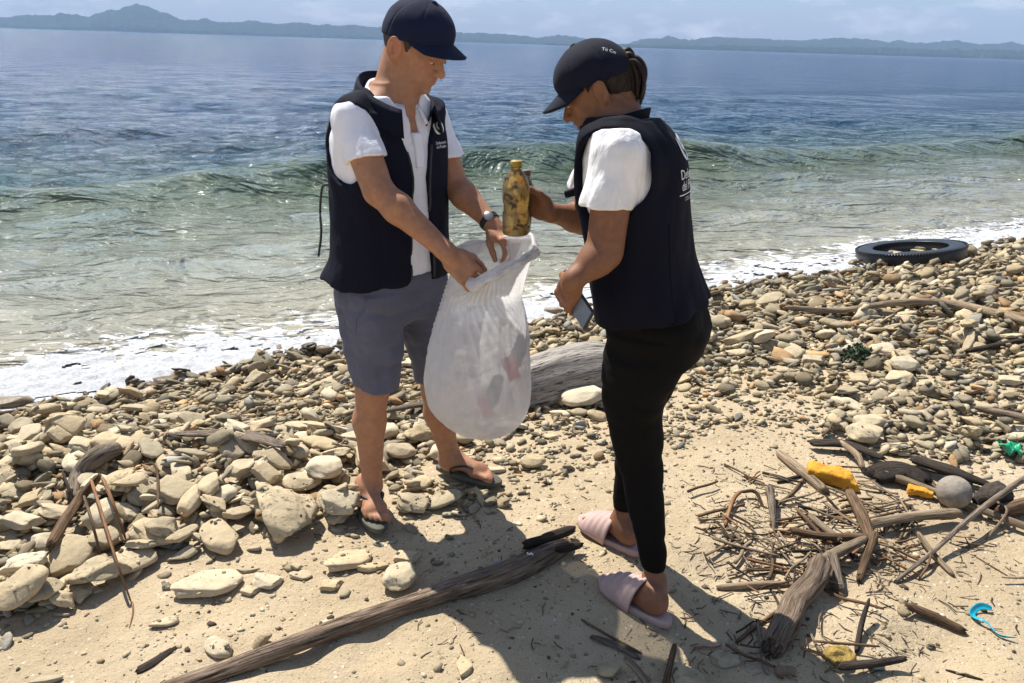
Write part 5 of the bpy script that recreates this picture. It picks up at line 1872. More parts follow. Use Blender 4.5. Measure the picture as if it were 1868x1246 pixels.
    for a, e, sgn in ((lsh, lel, 1), (rsh, rel, -1)):
        d = unit(unit(e-a)-U*0.6+F*0.05); ho = a+(e-a)*0.585
        cut = s_max(s_cap(ho, ho+d*0.35, 0.13, 0.13), ((lambda X, Y, Z, d=d, ho=ho: -((X-ho[0])*d[0]+(Y-ho[1])*d[1]+(Z-ho[2])*d[2])), ho-0.3, ho+0.3))
        tk = s_off(tee, -0.001)
        g.op(s_max(cut, ((lambda X, Y, Z, t=tk: -t[0](X, Y, Z)), ho-0.3, ho+0.3)), 0.0, 'cut', pad=0.0)
    g.cut(s_cap(nb-U*0.015+F*0.01, nb+U*0.10+F*0.06, 0.060, 0.064), 0.01)
    g.displace(wrinkle(41, [(0.0055, (12, 12, 5), True), (0.0042, (22, 22, 11), True), (0.0018, (46, 46, 24), True)]))
    tee_o = link('tee_shirt', g.mesh('woman_tee', 1), m_white2, root)

    # vest
    vr = []
    for i, (z, x, y, w, df, db) in enumerate(rows[1:-1]):
        lo_ = np.clip((1.25-z)/0.35, 0, 1)
        vr.append((z, x-F[0]*0.008*lo_, y, w+0.028+0.006*lo_, df+0.026+0.016*lo_, db+0.026+0.020*lo_))
    vp = s_zloft(vr, S, F, 2.4)
    g = SDF((-0.08, 1.60, 0.72), (0.75, 2.60, 1.56), 0.0052)
    g.add(vp, 0)
    for sgn, a in ((1, lsh), (-1, rsh)):
        g.add(s_cap(cz(1.385)*0.75+a*0.25, cz(1.36)*0.35+a*0.65+U*0.02, 0.062, 0.055), 0.05)
    for sgn, a in ((1, lsh), (-1, rsh)):
        c0 = a+S*0.02*sgn-U*0.050+F*0.012
        g.cut(s_cap(c0-S*0.030*sgn, c0+S*0.25*sgn, 0.098, 0.125), 0.008)
        g.cut(s_cap(c0-S*0.020*sgn-U*0.06+F*0.02, c0+S*0.25*sgn-U*0.06+F*0.02, 0.078, 0.10), 0.01)
    g.cut(s_cap(nb+U*0.006, nb+U*0.10+F*0.04, 0.068, 0.075), 0.008)
    # slanting hem: higher at the back
    hb, hf = W(1308, 517, 2.16), W(1080, 596, 1.98)
    hv_ = unit(np.array([hb[0]-hf[0], 0, hb[2]-hf[2]]))
    nrm = np.array([hv_[2], 0, -hv_[0]])
    g.half(hf*0.5+hb*0.5, nrm if nrm[2] < 0 else -nrm, 0.003)
    g.displace(wrinkle(47, [(0.006, (5, 5, 3.0), True), (0.004, (11, 11, 6), True), (0.002, (28, 28, 18), False)]))
    vest = link('vest', g.mesh('woman_vest', 1), m_navy2, root)
    bvh = bvh_of(vest)
    n, rings = 45, []
    for i in range(6):
        t = i/5
        row = []
        for j in range(n):
            a = (j/(n-1)*2-1)*math.radians(150)
            front = (1-math.cos(a))/2
            dirv = -F*math.cos(a)+S*math.sin(a)
            ctr = nb-U*0.02+F*0.008
            row.append(ctr+dirv*(0.078+0.012*front+0.004*t)+U*(0.005-0.055*front+0.040*t))
        rings.append(row)
    link('collar', lathe_strip('woman_vest_collar', rings, thick=0.005), m_navy2, vest)
    # print on the back
    bz = 1.365
    B = -F
    Rb = S*-1.0                       # reading direction seen from behind: her left is on the left
    org = cz(bz)+B*0.10
    org = org+Rb*0.03
    emblem(vest, m_print, bvh, org, Rb, U, B, 0.066)
    wrap_text(vest, 'Defensoría', m_print, bvh, org-U*0.072, Rb, U, B, 0.034, 'lettering')
    wrap_text(vest, 'del Pueblo', m_print, bvh, org-U*0.100, Rb, U, B, 0.034, 'lettering')
    bm = bmesh.new()
    bmesh.ops.create_grid(bm, x_segments=30, y_segments=1, size=0.5)
    for v in bm.verts: v.co.x *= 0.17; v.co.y *= 0.0022
    project_bm(bm, bvh, org-U*0.110, Rb, U, B, 0.0025)
    me = bpy.data.meshes.new('underline'); bm.to_mesh(me); bm.free()
    link('underline', me, m_print, vest)
    wrap_text(vest, 'C O L O M B I A', m_print, bvh, org-U*0.127, Rb, U, B, 0.014, 'lettering')
    # seam that runs round the back panel, pocket flap in front
    pts = []
    for t in np.linspace(0, 1, 40):
        z = 1.20-0.34*t
        o_ = cz(z)+B*(0.09-0.05*t)+S*(0.06+0.05*t**2)
        hit = bvh.find_nearest(Vector(o_+B*0.08+S*0.08))
        pts.append(np.array(hit[0]))
    pts = [p for k, p in enumerate(pts) if k == 0 or np.linalg.norm(p-pts[k-1]) > 0.003]
    link('seam', tube_mesh('seam', bez(pts, 60), 0.0022, 6), m_navy2, vest)
    fl = SDF((0.0, 1.85, 1.05), (0.40, 2.40, 1.30), 0.004)
    fp = W(1052, 348, 2.12)
    fl.add(s_box(fp+F*0.0, (0.016, 0.055, 0.010), (unit(F-0.35*U), S, unit(U+0.35*F)), 0.004), 0)
    link('pocket_flap', fl.mesh('pocket_flap', 0), m_navy2, vest)

    # leggings
    g = SDF((0.02, 1.62, 0.09), (0.72, 2.50, 0.98), 0.0052)
    pr_ = [(z, x, y, w+0.008, df+0.008, db+0.012) for z, x, y, w, df, db in rows if z < 0.99]
    g.add(s_zloft(pr_, S, F, 2.2), 0)
    seat = cz(0.875)
    g.add(s_ell(seat-F*0.055+S*0.062-U*0.0, (0.090, 0.083, 0.085), (F, S, U)), 0.05)
    g.add(s_ell(seat-F*0.055-S*0.062-U*0.0, (0.090, 0.083, 0.085), (F, S, U)), 0.05)
    for L_ in (near, far):
        rr_ = []
        for px, py, w, df, db, Y in L_:
            c = W(px, py, Y)
            rr_.append((c[2], c[0], c[1], w, df, db))
        hp = lhip if L_ is near else rhip
        rr_.append((0.86, hp[0], hp[1], 0.086, 0.10, 0.13))
        g.add(s_zloft(rr_, S, F, 2.1), 0.03)
    g.displace(wrinkle(53, [(0.0045, (6, 6, 15), True), (0.003, (13, 13, 30), True)]))
    link('leggings', g.mesh('woman_leggings', 1), m_legging, root)

    # slippers: thick sole and a gathered band over the toes
    for hp, d, sd in ((lh, ld, 1), (rh, rd, -1)):
        d3 = unit([d[0], d[1], 0]); lat = np.array([-d3[1], d3[0], 0]); out = lat*sd
        O = np.array([hp[0], hp[1], 0])-d3*0.012
        t_ = np.linspace(0, 2*math.pi, 44, endpoint=False)
        f_ = 0.128-0.140*np.cos(t_)
        wd = (0.036+0.017*np.clip((f_-0.02)/0.2, 0, 1))*np.sign(np.sin(t_))*np.abs(np.sin(t_))**0.8
        ring = lambda z, s: np.array([O+d3*(0.128+(f-0.128)*s)+out*(w_*s)+np.array([0, 0, z]) for f, w_ in zip(f_, wd)])
        R = np.array([ring(gz, 0.001), ring(gz, 0.94), ring(gz+0.004, 0.99), ring(gz+0.018, 1.0), ring(gz+sole_t+0.003, 0.985), ring(gz+sole_t+0.002, 0.90), ring(gz+sole_t-0.001, 0.001)])
        m_, n_ = R.shape[:2]
        i, j = np.meshgrid(np.arange(m_-1), np.arange(n_), indexing='ij'); j2 = (j+1) % n_
        Q = np.stack([i*n_+j, i*n_+j2, (i+1)*n_+j2, (i+1)*n_+j], -1).reshape(-1, 4)
        sl = link('slipper', mesh_np('slipper_sole', R.reshape(-1, 3), Q), m_pink, root)
        rgs = []
        for i in range(26):
            t = i/25
            f = 0.108+0.128*t
            hgt = 0.074*(1-t)**0.75+0.034
            wid = 0.053*(1.0-0.30*max(0, (t-0.6)/0.4)**2)
            row = []
            for j in range(25):
                a = math.pi*j/24
                pl_ = 0.0035*math.sin(t*34+0.8*math.cos(a))*math.sin(a)**0.7
                row.append(O+d3*(f-0.018*math.sin(a)*(1-t))+out*(math.cos(a)*(wid+0.003)*(1 if abs(math.cos(a)) < 1.1 else 1))+U*(gz+sole_t*0.5+math.sin(a)**0.8*(hgt-0.004)+pl_))
            rgs.append(row)
        link('upper', lathe_strip('slipper_upper', rgs, thick=0.005), m_pink, sl)
    return dict(root=root, rwr=rwr, lwr=lwr, phone=(lwr+(Dl*0.068-Nl*0.0235)*0.92, Tl, Dl, Nl))


WOMAN = build_woman()


# ================================================================== DRIFTWOOD AND LITTER
def wood_mat(name, c_dark, c_mid, c_light, bump_s=0.9, crack=0.5):
    m, nt, b = new_mat(name)
    gr = nd(nt, 'ShaderNodeAttribute', attribute_name='grain').outputs['Vector']
    oi = nt.nodes.new('ShaderNodeObjectInfo').outputs['Random']
    st = noise(nt, scaled(nt, gr, (190, 190, 190)), 1.0, 7, 0.7, 0.3)
    c = ramp(nt, st, [(0.28, c_dark), (0.48, c_mid), (0.70, c_light)])
    big = noise(nt, scaled(nt, gr, (25, 25, 60)), 1.0, 4, 0.6)
    c = mixc(nt, ramp(nt, big, [(0.45, 0.0), (0.7, 0.5)]), c, c_dark)
    cr = ramp(nt, noise(nt, scaled(nt, gr, (170, 170, 110)), 1.0, 4, 0.55), [(0.36, 1.0), (0.41, 0.0)])
    c = mixc(nt, mixc(nt, 1.0, cr, (crack, crack, crack), 'MULTIPLY'), c, (0.02, 0.016, 0.013))
    c = mixc(nt, 1.0, c, ramp(nt, oi, [(0.0, 0.75), (1.0, 1.15)]), 'MULTIPLY')
    nt.links.new(c, b.inputs['Base Color'])
    b.inputs['Roughness'].default_value = 0.9
    b.inputs['Specular IOR Level'].default_value = 0.2
    bump(nt, b, st, bump_s, 0.006)
    inv = nd(nt, 'ShaderNodeInvert'); nt.links.new(cr, inv.inputs['Color'])
    bump(nt, b, inv.outputs['Color'], 0.7, 0.006)
    return m


m_grey = wood_mat('bleached_wood', (0.055, 0.040, 0.029), (0.205, 0.158, 0.118), (0.39, 0.325, 0.255), 1.0, 0.7)
m_tan = wood_mat('dry_tan_wood', (0.085, 0.06, 0.038), (0.25, 0.185, 0.12), (0.42, 0.34, 0.24), 0.8, 0.45)
m_brown = wood_mat('brown_bark', (0.035, 0.022, 0.013), (0.125, 0.078, 0.045), (0.25, 0.165, 0.10))
m_dark = wood_mat('dark_wet_bark', (0.012, 0.010, 0.008), (0.04, 0.031, 0.024), (0.09, 0.07, 0.052))
m_red = wood_mat('reddish_stem', (0.09, 0.04, 0.02), (0.22, 0.11, 0.055), (0.36, 0.22, 0.12), 0.4, 0.2)
m_log = wood_mat('grey_log', (0.06, 0.05, 0.043), (0.32, 0.285, 0.25), (0.52, 0.48, 0.43), 1.0, 0.9)
m_pole = wood_mat('weathered_pole', (0.038, 0.026, 0.018), (0.185, 0.130, 0.090), (0.41, 0.325, 0.25), 1.0, 0.75)
WOOD = dict(p=m_pole, g=m_grey, t=m_tan, b=m_brown, d=m_dark, r=m_red, l=m_log)


def stick(pxs, rpx, mat, label=None, name='stick', lift=(0.0,), flat=1.0, nseg=10, n=18, rough=0.12, rscale=12, seed=0, taper=None, wob=0.0, jag=0.0, group=None, sink=0.75, cat='driftwood'):
    """piece of wood through photo pixels, resting on what lies below; rpx = radius in photo pixels"""
    pts = []
    rr = np.asarray(rpx, float)*np.ones(len(pxs))
    lf = np.interp(np.linspace(0, 1, len(pxs)), np.linspace(0, 1, len(lift)), lift)
    rad = []
    for (x, y), r, l in zip(pxs, rr, lf):
        p = on_ground(x, y+r*0.5)
        rm = r/F_PX*depth_of(p)
        rad.append(rm)
        p = p+np.array([0, 0, rm*sink*flat+l])
        pts.append(p)
    P = bez(pts, n) if len(pts) > 1 else np.array(pts)
    if wob:
        wr_ = np.random.default_rng(seed+3)
        P = P+np.stack([np.interp(np.linspace(0, 1, n), np.linspace(0, 1, 6), wr_.normal(0, wob, 6)) for _ in range(3)], 1)*[1, 1, 0.4]
    R = np.interp(np.linspace(0, 1, n), np.linspace(0, 1, len(rad)), rad)
    if taper: R = R*np.linspace(taper[0], taper[1], n)
    if n >= 8: R[0] *= 0.6; R[-1] *= 0.55; R[1] *= 0.93; R[-2] *= 0.9
    if not jag: jag = float(R.max())*0.5
    base_ = P.mean(0)
    me = tube_mesh(name, P-base_, R, nseg, flat=flat, rough=rough, rscale=rscale, seed=seed, jag=jag)
    o = link(name, me, WOOD[mat])
    o.location = base_
    if label: tag(o, label, cat, group)
    return o


# the big log behind the bag
P1 = G(948, 735, -0.06); P2 = G(1100, 712, -0.07)
ax_ = unit(P2-P1)
pl = []
rl = []
for t, r in ((-0.34, 0.075), (-0.24, 0.105), (-0.10, 0.125), (0.05, 0.138), (0.22, 0.150), (0.38, 0.160), (0.52, 0.155), (0.66, 0.140), (0.74, 0.10)):
    q = P1+ax_*t
    pl.append(q+np.array([0, 0, r*0.80+0.02*math.sin(t*6)-0.03])); rl.append(r)
n_ = 90
Pp = bez(pl, n_); Rr = np.interp(np.linspace(0, 1, n_), np.linspace(0, 1, len(rl)), rl)
b0 = Pp.mean(0)
lg = link('driftwood_log', tube_mesh('driftwood_log', Pp-b0, Rr, 72, rough=0.085, rscale=5.5, seed=4, jag=0.02), m_log)
lg.location = b0
tag(lg, 'thick bleached grey driftwood log behind the white bag', 'driftwood')

# long pole across the foreground
pole = stick([(290, 1268), (400, 1226), (520, 1182), (640, 1140), (740, 1106), (818, 1080), (860, 1068), (930, 1043), (1000, 1010), (1040, 992)], [15, 15, 16, 17, 16, 18, 21, 21, 18, 12], 'p',
             'long grey weathered pole lying across the sand towards the woman', 'driftwood_pole', n=110, nseg=26, rough=0.20, rscale=10, seed=8, jag=0.012, sink=0.7)
for (x1, y1, x2, y2, r) in ((985, 1000, 1045, 975, 9), (955, 1010, 1010, 990, 10), (1000, 1020, 1060, 1004, 7)):
    stick([(x1, y1), (x2, y2)], r, 'd', None, 'splinter', lift=(0.03, 0.02), n=12, seed=x1, jag=0.01).parent = None
for o in [o for o in bpy.data.objects if o.name.startswith('splinter')]:
    o.parent = pole; o.matrix_parent_inverse = Matrix.Translation(-pole.location)
kn = stick([(758, 1098), (764, 1108)], 7, 'b', None, 'knot', lift=(0.012,), n=6, seed=3)
kn.parent = pole; kn.matrix_parent_inverse = Matrix.Translation(-pole.location)

NAMED_WOOD = [
    ([(1402, 1188), (1440, 1130), (1498, 1046)], [21, 24, 18], 'p', 'stout squared dark stump lying half in the woman\'s shadow', dict(lift=(0.0, 0.02, 0.05), n=60, nseg=30, rough=0.26, rscale=11, jag=0.025, name='driftwood_stump', wob=0.006)),
    ([(1418, 826), (1462, 862), (1506, 898)], [9, 11, 10], 't', 'straight split tan stick touching the big yellow foam chunk', dict(n=24, nseg=14, jag=0.012)),
    ([(1580, 968), (1660, 957), (1748, 946)], [11, 11, 12], 't', 'thick sawn pale stick lying across the driftwood heap', dict(lift=(0.02, 0.03, 0.02), n=24, nseg=18, rough=0.05)),
    ([(1632, 1062), (1700, 1018), (1780, 960), (1880, 896)], [5, 5.5, 6, 6], 'g', 'long thin grey rod propped up and throwing a shadow line', dict(lift=(0.0, 0.03, 0.07, 0.10), n=40, rough=0.05)),
    ([(1655, 1104), (1705, 1128), (1758, 1152)], [7, 11, 9], 'b', 'short brown splintered stick alone on bare sand', dict(n=24, nseg=12, jag=0.015, rough=0.2)),
    ([(1438, 980), (1500, 992), (1580, 994)], [8, 8, 9], 'b', 'dark knotty twig pointing out of the driftwood root', dict(lift=(0.03, 0.03, 0.03), n=24)),
    ([(1545, 905), (1562, 950), (1585, 1000)], [10, 13, 9], 'b', 'gnarled brown root at the heart of the driftwood heap', dict(lift=(0.02, 0.04, 0.03), n=26, nseg=16, rough=0.3, rscale=16)),
    ([(1308, 1072), (1400, 1066), (1482, 1070)], [6, 8, 8], 't', 'pale straight stick at the shadow\'s edge below the heap', dict(n=24, nseg=12)),
    ([(1470, 1040), (1530, 1020), (1575, 1005)], [9, 11, 8], 't', 'fat bleached stick leaning on the gnarled root', dict(lift=(0.01, 0.03, 0.05), n=22, nseg=14, jag=0.012)),
    ([(1510, 1022), (1532, 1082)], [14, 11], 'g', 'short black and cream rotten chunk beside the squared stump', dict(lift=(0.03, 0.0), n=18, nseg=14, rough=0.25)),
    ([(1590, 995), (1566, 1060)], [10, 8], 'b', 'short reddish broken block standing below the gnarled root', dict(lift=(0.05, 0.0), n=18, nseg=12, rough=0.15)),
    ([(1672, 982), (1700, 1015), (1738, 1050)], [6, 6, 6], 't', 'grey tan stick crossing under the long thin rod', dict(lift=(0.02, 0.01, 0.0), n=18)),
    ([(1600, 868), (1700, 905), (1800, 945), (1880, 975)], [9, 8, 8, 8], 't', 'long pale branch running below the grey ball', dict(lift=(0.02, 0.02, 0.02, 0.02), n=40, nseg=12)),
    ([(1475, 812), (1540, 818), (1610, 842)], [12, 14, 10], 'd', 'thin dark curved bark strip above the yellow foam chunk', dict(lift=(0.02, 0.03, 0.02), n=26, nseg=14, flat=0.35, rough=0.2, jag=0.02)),
    ([(1590, 862), (1640, 858), (1690, 880)], [26, 28, 18], 'd', 'broad slab of black bark beside the big yellow foam chunk', dict(lift=(0.0, 0.02, 0.01), n=26, nseg=16, flat=0.4, rough=0.25, jag=0.02)),
    ([(1660, 842), (1730, 868), (1805, 892)], [13, 17, 9], 'd', 'long dark bark slab behind the grey ball', dict(lift=(0.02, 0.03, 0.02), n=30, nseg=14, flat=0.5, rough=0.2, jag=0.02)),
    ([(1530, 818), (1560, 842), (1572, 862)], [6, 7, 5], 't', 'small cream bone like stick above the yellow foam chunk', dict(lift=(0.03, 0.03, 0.02), n=16)),
    ([(1778, 748), (1820, 762), (1880, 775)], [5, 9, 9], 'g', 'smooth grey branch end poking in over the pebbles', dict(lift=(0.01, 0.02, 0.02), n=20, nseg=12)),
    ([(1430, 562), (1530, 573), (1640, 563), (1740, 570), (1890, 608)], [5, 6, 7, 9, 10], 't', 'long curved bleached branch lying on the far pebble slope', dict(n=60, nseg=12, lift=(0.0, 0.02, 0.04, 0.05, 0.05), rough=0.06)),
    ([(1760, 645), (1868, 628)], [6, 7], 'd', 'short dark branch on the far pebble slope', dict(n=16, lift=(0.01, 0.02))),
    ([(1382, 1128), (1388, 1180), (1398, 1228)], [5, 5, 6], 'g', 'thin upright grey stick in the shade by the stump', dict(n=16)),
    ([(1342, 1172), (1385, 1138), (1425, 1110)], [4, 4, 4], 'b', 'thin dark twig slanting towards the stump in shade', dict(n=16)),
    ([(1528, 1228), (1590, 1222), (1648, 1217)], [10, 9, 7], 'd', 'dark smooth stick at the lower tip of the shadow', dict(n=20, lift=(0.02, 0.02, 0.03))),
    ([(1562, 1190), (1568, 1150), (1578, 1122)], [7, 6, 4], 'd', 'crooked black twig rising from the mustard rock', dict(n=16, lift=(0.0, 0.03, 0.06), rough=0.3)),
    ([(1060, 1130), (1110, 1160), (1170, 1192)], [3, 3, 3], 'b', 'thin brown twig in the woman\'s shadow before her slipper', dict(n=16)),
    ([(1080, 1160), (1130, 1178), (1165, 1200)], [7, 9, 6], 'g', 'flat grey sliver of wood in shade before the woman\'s slipper', dict(n=16, flat=0.5)),
    ([(1138, 1212), (1160, 1232), (1185, 1256)], [7, 8, 8], 'g', 'smooth grey stick end at the bottom edge of the shade', dict(n=16, lift=(0.02, 0.02, 0.0))),
    ([(1228, 1196), (1212, 1256)], [6, 7], 'b', 'pale and brown peg of wood beside the knobbly white stone', dict(n=14, lift=(0.04, 0.0))),
    ([(95, 1006), (120, 975), (150, 935), (186, 890)], [11, 11, 10, 8], 'b', 'mottled brown branch leaning on the left stone heap', dict(lift=(0.02, 0.04, 0.05, 0.05), n=36, nseg=16, rough=0.12, jag=0.01)),
    ([(172, 905), (190, 965), (215, 1040), (240, 1100)], [3.4, 3.4, 3, 2], 'r', 'long reddish jointed stem hanging down to the sand', dict(lift=(0.07, 0.08, 0.05, 0.0), n=36, rough=0.15, rscale=30)),
    ([(192, 902), (210, 945), (232, 998)], [3.6, 3.4, 2.6], 'r', 'short reddish stem beside the brown branch', dict(lift=(0.07, 0.07, 0.03), n=24, rough=0.1)),
    ([(158, 930), (172, 975), (188, 1036)], [3, 3, 2.5], 'b', 'thin dark stem between the brown branch and the red stem', dict(lift=(0.06, 0.06, 0.02), n=20)),
    ([(242, 1098), (243, 1120), (236, 1146)], [2.2, 2, 1.2], 'r', 'thin curled tip of stem resting on sand', dict(lift=(0.0,), n=12)),
    ([(118, 880), (128, 905), (142, 928)], [3, 3, 2.5], 'd', 'short black twig stuck beside the grey stump', dict(lift=(0.05, 0.04, 0.02), n=12)),
    ([(268, 868), (290, 885), (291, 942)], [2.5, 2.8, 2.5], 'b', 'bent thin twig hooked over the long pale oval stone', dict(lift=(0.05, 0.07, 0.03), n=20)),
    ([(330, 798), (400, 800), (460, 806), (520, 820)], [8, 14, 15, 10], 'g', 'flat grey bark plank lying among pebbles behind the heap', dict(lift=(0.02, 0.03, 0.03, 0.02), n=36, nseg=16, flat=0.4, rough=0.2, jag=0.02)),
    ([(132, 908), (146, 868), (178, 832), (215, 812)], [9, 17, 20, 14], 'g', 'rounded grey stump half buried in the stone heap', dict(lift=(-0.02, -0.01, -0.01, -0.02), n=44, nseg=26, rough=0.16, rscale=9, name='driftwood_stump')),
    ([(700, 758), (760, 748), (815, 742)], [6, 9, 8], 'g', 'narrow grey board among stones between the man\'s legs', dict(n=20, flat=0.6, lift=(0.02, 0.03, 0.03))),
    ([(250, 1222), (280, 1206), (320, 1180)], [8, 9, 6], 'd', 'crumbly dark bark scrap on the sand above the pole', dict(n=16, flat=0.5, rough=0.35, rscale=40)),
    ([(1400, 900), (1406, 930), (1412, 968)], [9, 9, 3], 'g', 'short forked grey stick standing out of sand', dict(n=16, lift=(0.03, 0.02, 0.0))),
    ([(1322, 960), (1336, 920), (1350, 905)], [5, 5, 4], 'r', 'bent orange brown stick on sand right of the woman', dict(n=16, lift=(0.0, 0.02, 0.02))),
    ([(1350, 906), (1376, 906), (1392, 925)], [4, 4, 3], 'b', 'small hooked brown twig beside the bent orange stick', dict(n=14, lift=(0.02, 0.02, 0.0))),
    ([(1480, 1180), (1600, 1195)], [3, 3], 'b', 'fine brown twig lying over the mustard rock', dict(n=12, lift=(0.02, 0.03))),
    ([(1418, 880), (1462, 868)], [4, 4], 'd', 'short black twig left of the split tan stick', dict(n=10)),
    ([(1408, 925), (1440, 905), (1465, 875)], [4, 4, 4], 'b', 'brown twig reaching under the split tan stick', dict(n=14)),
    ([(1502, 890), (1560, 918), (1600, 935)], [3, 3, 2], 't', 'slim straw coloured reed below the yellow foam chunk', dict(n=14, lift=(0.01, 0.02, 0.02))),
    ([(1450, 930), (1495, 985), (1510, 1005)], [4, 4, 4], 'b', 'dark crossed twig left of the gnarled root', dict(n=14, lift=(0.01, 0.02, 0.0))),
    ([(1475, 945), (1530, 1000)], [7, 8], 't', 'rough tan stick slanting into the gnarled root', dict(n=14, lift=(0.01, 0.03))),
    ([(1780, 1016), (1840, 1052)], [1.6, 1.6], 'b', 'wiry twig on sand near the turquoise ribbon', dict(n=10)),
    ([(1725, 1222), (1792, 1240)], [2.5, 2.5], 'd', 'fine dark twig on bare sand below the turquoise ribbon', dict(n=10)),
    ([(1675, 1058), (1690, 1040), (1695, 1020)], [3, 3, 2.5], 'b', 'tiny upright brown twig on bare sand', dict(n=10, lift=(0.0, 0.02, 0.04))),
    ([(1810, 935), (1830, 955), (1798, 985)], [3, 3, 3], 't', 'bent straw stalk under the long thin rod', dict(n=14, lift=(0.05, 0.05, 0.0))),
    ([(1820, 940), (1875, 930)], [16, 18], 'b', 'thick brown branch end beyond the dark husk', dict(n=14, nseg=14, lift=(0.01, 0.02))),
]
for k, (pp, rr, mt, lab, kw) in enumerate(NAMED_WOOD):
    kw = dict(kw); kw.setdefault('name', 'stick')
    if kw.get('flat', 1.0) == 1.0 and kw['name'] == 'stick': rr = [q*0.84 for q in rr]; kw['rough'] = max(kw.get('rough', 0.12), 0.18)
    stick(pp, rr, mt, lab, seed=k+20, group='driftwood pieces', **kw)

# twigs of the heap
tr = np.random.default_rng(77)
tw_mats = ['t', 'b', 'g', 't', 'b', 'd', 'r']
for k in range(320):
    if k < 120 or k >= 170:
        x = tr.normal(1480, 135); y = tr.normal(985, 62)
    elif k < 140:
        x = tr.uniform(1540, 1868); y = tr.normal(940, 40)
    elif k < 155:
        x = tr.normal(1440, 110); y = tr.normal(1195, 35)
    else:
        x = tr.uniform(1250, 1868); y = tr.uniform(680, 900)
    if x < 1250 or y > 1240 or y < 640: continue
    L = float(np.clip(np.exp(tr.normal(math.log(0.080), 0.5)), 0.03, 0.22))
    p0 = on_ground(x, y)
    if near_feet(p0[0], p0[1], 0.09): continue
    a = tr.normal(0.1, 0.8)
    d = np.array([math.cos(a), math.sin(a), 0])*L/2
    q = []
    for t in (-1, -0.3, 0.4, 1):
        w_ = p0+d*t+np.array([-d[1], d[0], 0])*tr.normal(0, 0.05)
        q.append([w_[0], w_[1], hf_at(w_[0], w_[1])])
    q = np.array(q); q[:, 2] = q[:, 2]*0.5+q[:, 2].max()*0.5+np.interp([0, .3, .7, 1], [0, 1], tr.uniform(0, 0.022, 2))
    r = float(np.clip(L*tr.uniform(0.02, 0.05), 0.0020, 0.0060))
    b0 = q.mean(0)
    o = link('twig', tube_mesh('twig', bez(q, 9)-b0+np.array([0, 0, r*0.7]), np.linspace(r, r*tr.uniform(0.5, 1), 9), 7, rough=0.18, rscale=25, seed=k), WOOD[tw_mats[k % 7]])
    o.location = b0
    tone = {'t': 'straw coloured', 'b': 'brown', 'g': 'grey', 'd': 'black', 'r': 'reddish'}[tw_mats[k % 7]]
    where = 'in the driftwood heap right of the woman' if k < 120 or k >= 170 else 'below the bark slabs and grey ball' if k < 140 else 'in the shade beside the squared stump' if k < 155 else 'strewn on pebbles beyond the heap'
    ln_ = 'short ' if L < 0.055 else 'long ' if L > 0.11 else 'small '
    tk_ = 'stubby ' if r/L > 0.038 else 'thin ' if r/L < 0.027 else ''
    tag(o, ln_+tk_+tone+' broken twig '+where, 'twig', 'twigs in and around the driftwood heap')


# chips and stalks too small to pick apart
lit = np.random.default_rng(123)
VV, FF, TT = [], [], []
nb_ = 0
for k in range(1500):
    if k < 800: x, y = lit.normal(1490, 150), lit.normal(985, 70)
    elif k < 1000: x, y = lit.normal(1450, 160), lit.normal(1190, 40)
    else: x, y = lit.uniform(760, 1868), lit.uniform(880, 1246)
    if x < 760 or x > 1880 or y > 1250: continue
    if k >= 1000 and lit.random() > 0.5: continue
    p0 = on_ground(x, y)
    if near_feet(p0[0], p0[1], 0.06): continue
    L = float(np.clip(np.exp(lit.normal(math.log(0.022), 0.6)), 0.006, 0.07)); r = float(np.clip(L*0.05, 0.0007, 0.0022))
    a = lit.uniform(0, 6.28); d = unit([math.cos(a), math.sin(a), lit.uniform(-0.15, 0.35)])*L/2
    s1 = unit(np.cross(d, [0, 0, 1])); s2 = unit(np.cross(s1, d))
    c_ = p0+np.array([0, 0, r+abs(d[2])*0.5])
    bend = s1*L*lit.uniform(-0.2, 0.2)
    for t in (-1, 0, 1):
        cc_ = c_+d*t+(bend if t == 0 else 0)
        for q in (0, 2.09, 4.19): VV.append(cc_+(s1*math.cos(q)+s2*math.sin(q))*r)
    for i in (0, 3):
        for j in range(3): FF.append((nb_+i+j, nb_+i+(j+1) % 3, nb_+i+3+(j+1) % 3, nb_+i+3+j))
    TT += [np.array([(0.10, 0.065, 0.04), (0.20, 0.14, 0.085), (0.035, 0.026, 0.02), (0.30, 0.23, 0.15)][k % 4])]*9
    nb_ += 9
pme = mesh_np('twig_litter', np.array(VV), np.array(FF))
vcol(pme, 'tint', np.array(TT))
m_lit, nt, b = new_mat('twig_litter')
nt.links.new(nd(nt, 'ShaderNodeAttribute', attribute_name='tint').outputs['Color'], b.inputs['Base Color'])
b.inputs['Roughness'].default_value = 0.9
tag(link('twig_litter', pme, m_lit), 'fine broken stalks and bark crumbs scattered over sand', 'litter', kind='stuff')


# ---- lumps by signed distance: foam chunks, ball, husk, mustard rock
def lump(name, px, py, prim_fn, disp, mat, label, cat, h=0.004, ext=0.16, lift=0.0, group=None):
    p = on_ground(px, py)+np.array([0, 0, lift])
    g = SDF((-ext,)*3, (ext,)*3, h)
    prim_fn(g)
    if disp: g.displace(disp)
    o = link(name, g.mesh(name, 1), mat)
    o.location = p
    tag(o, label, cat, group)
    return o


def foam_yellow():
    m, nt, b = new_mat('yellow_foam')
    tc = nt.nodes.new('ShaderNodeTexCoord').outputs['Object']
    c = ramp(nt, noise(nt, tc, 18, 5), [(0.3, (0.48, 0.205, 0.012)), (0.6, (0.66, 0.32, 0.025))])
    sp = ramp(nt, noise(nt, tc, 95, 4, 0.7), [(0.60, 0.0), (0.68, 0.9)])
    c = mixc(nt, sp, c, (0.12, 0.06, 0.015))
    nt.links.new(c, b.inputs['Base Color'])
    b.inputs['Roughness'].default_value = 0.9
    bump(nt, b, noise(nt, tc, 60, 5, 0.7), 0.8, 0.008)
    return m


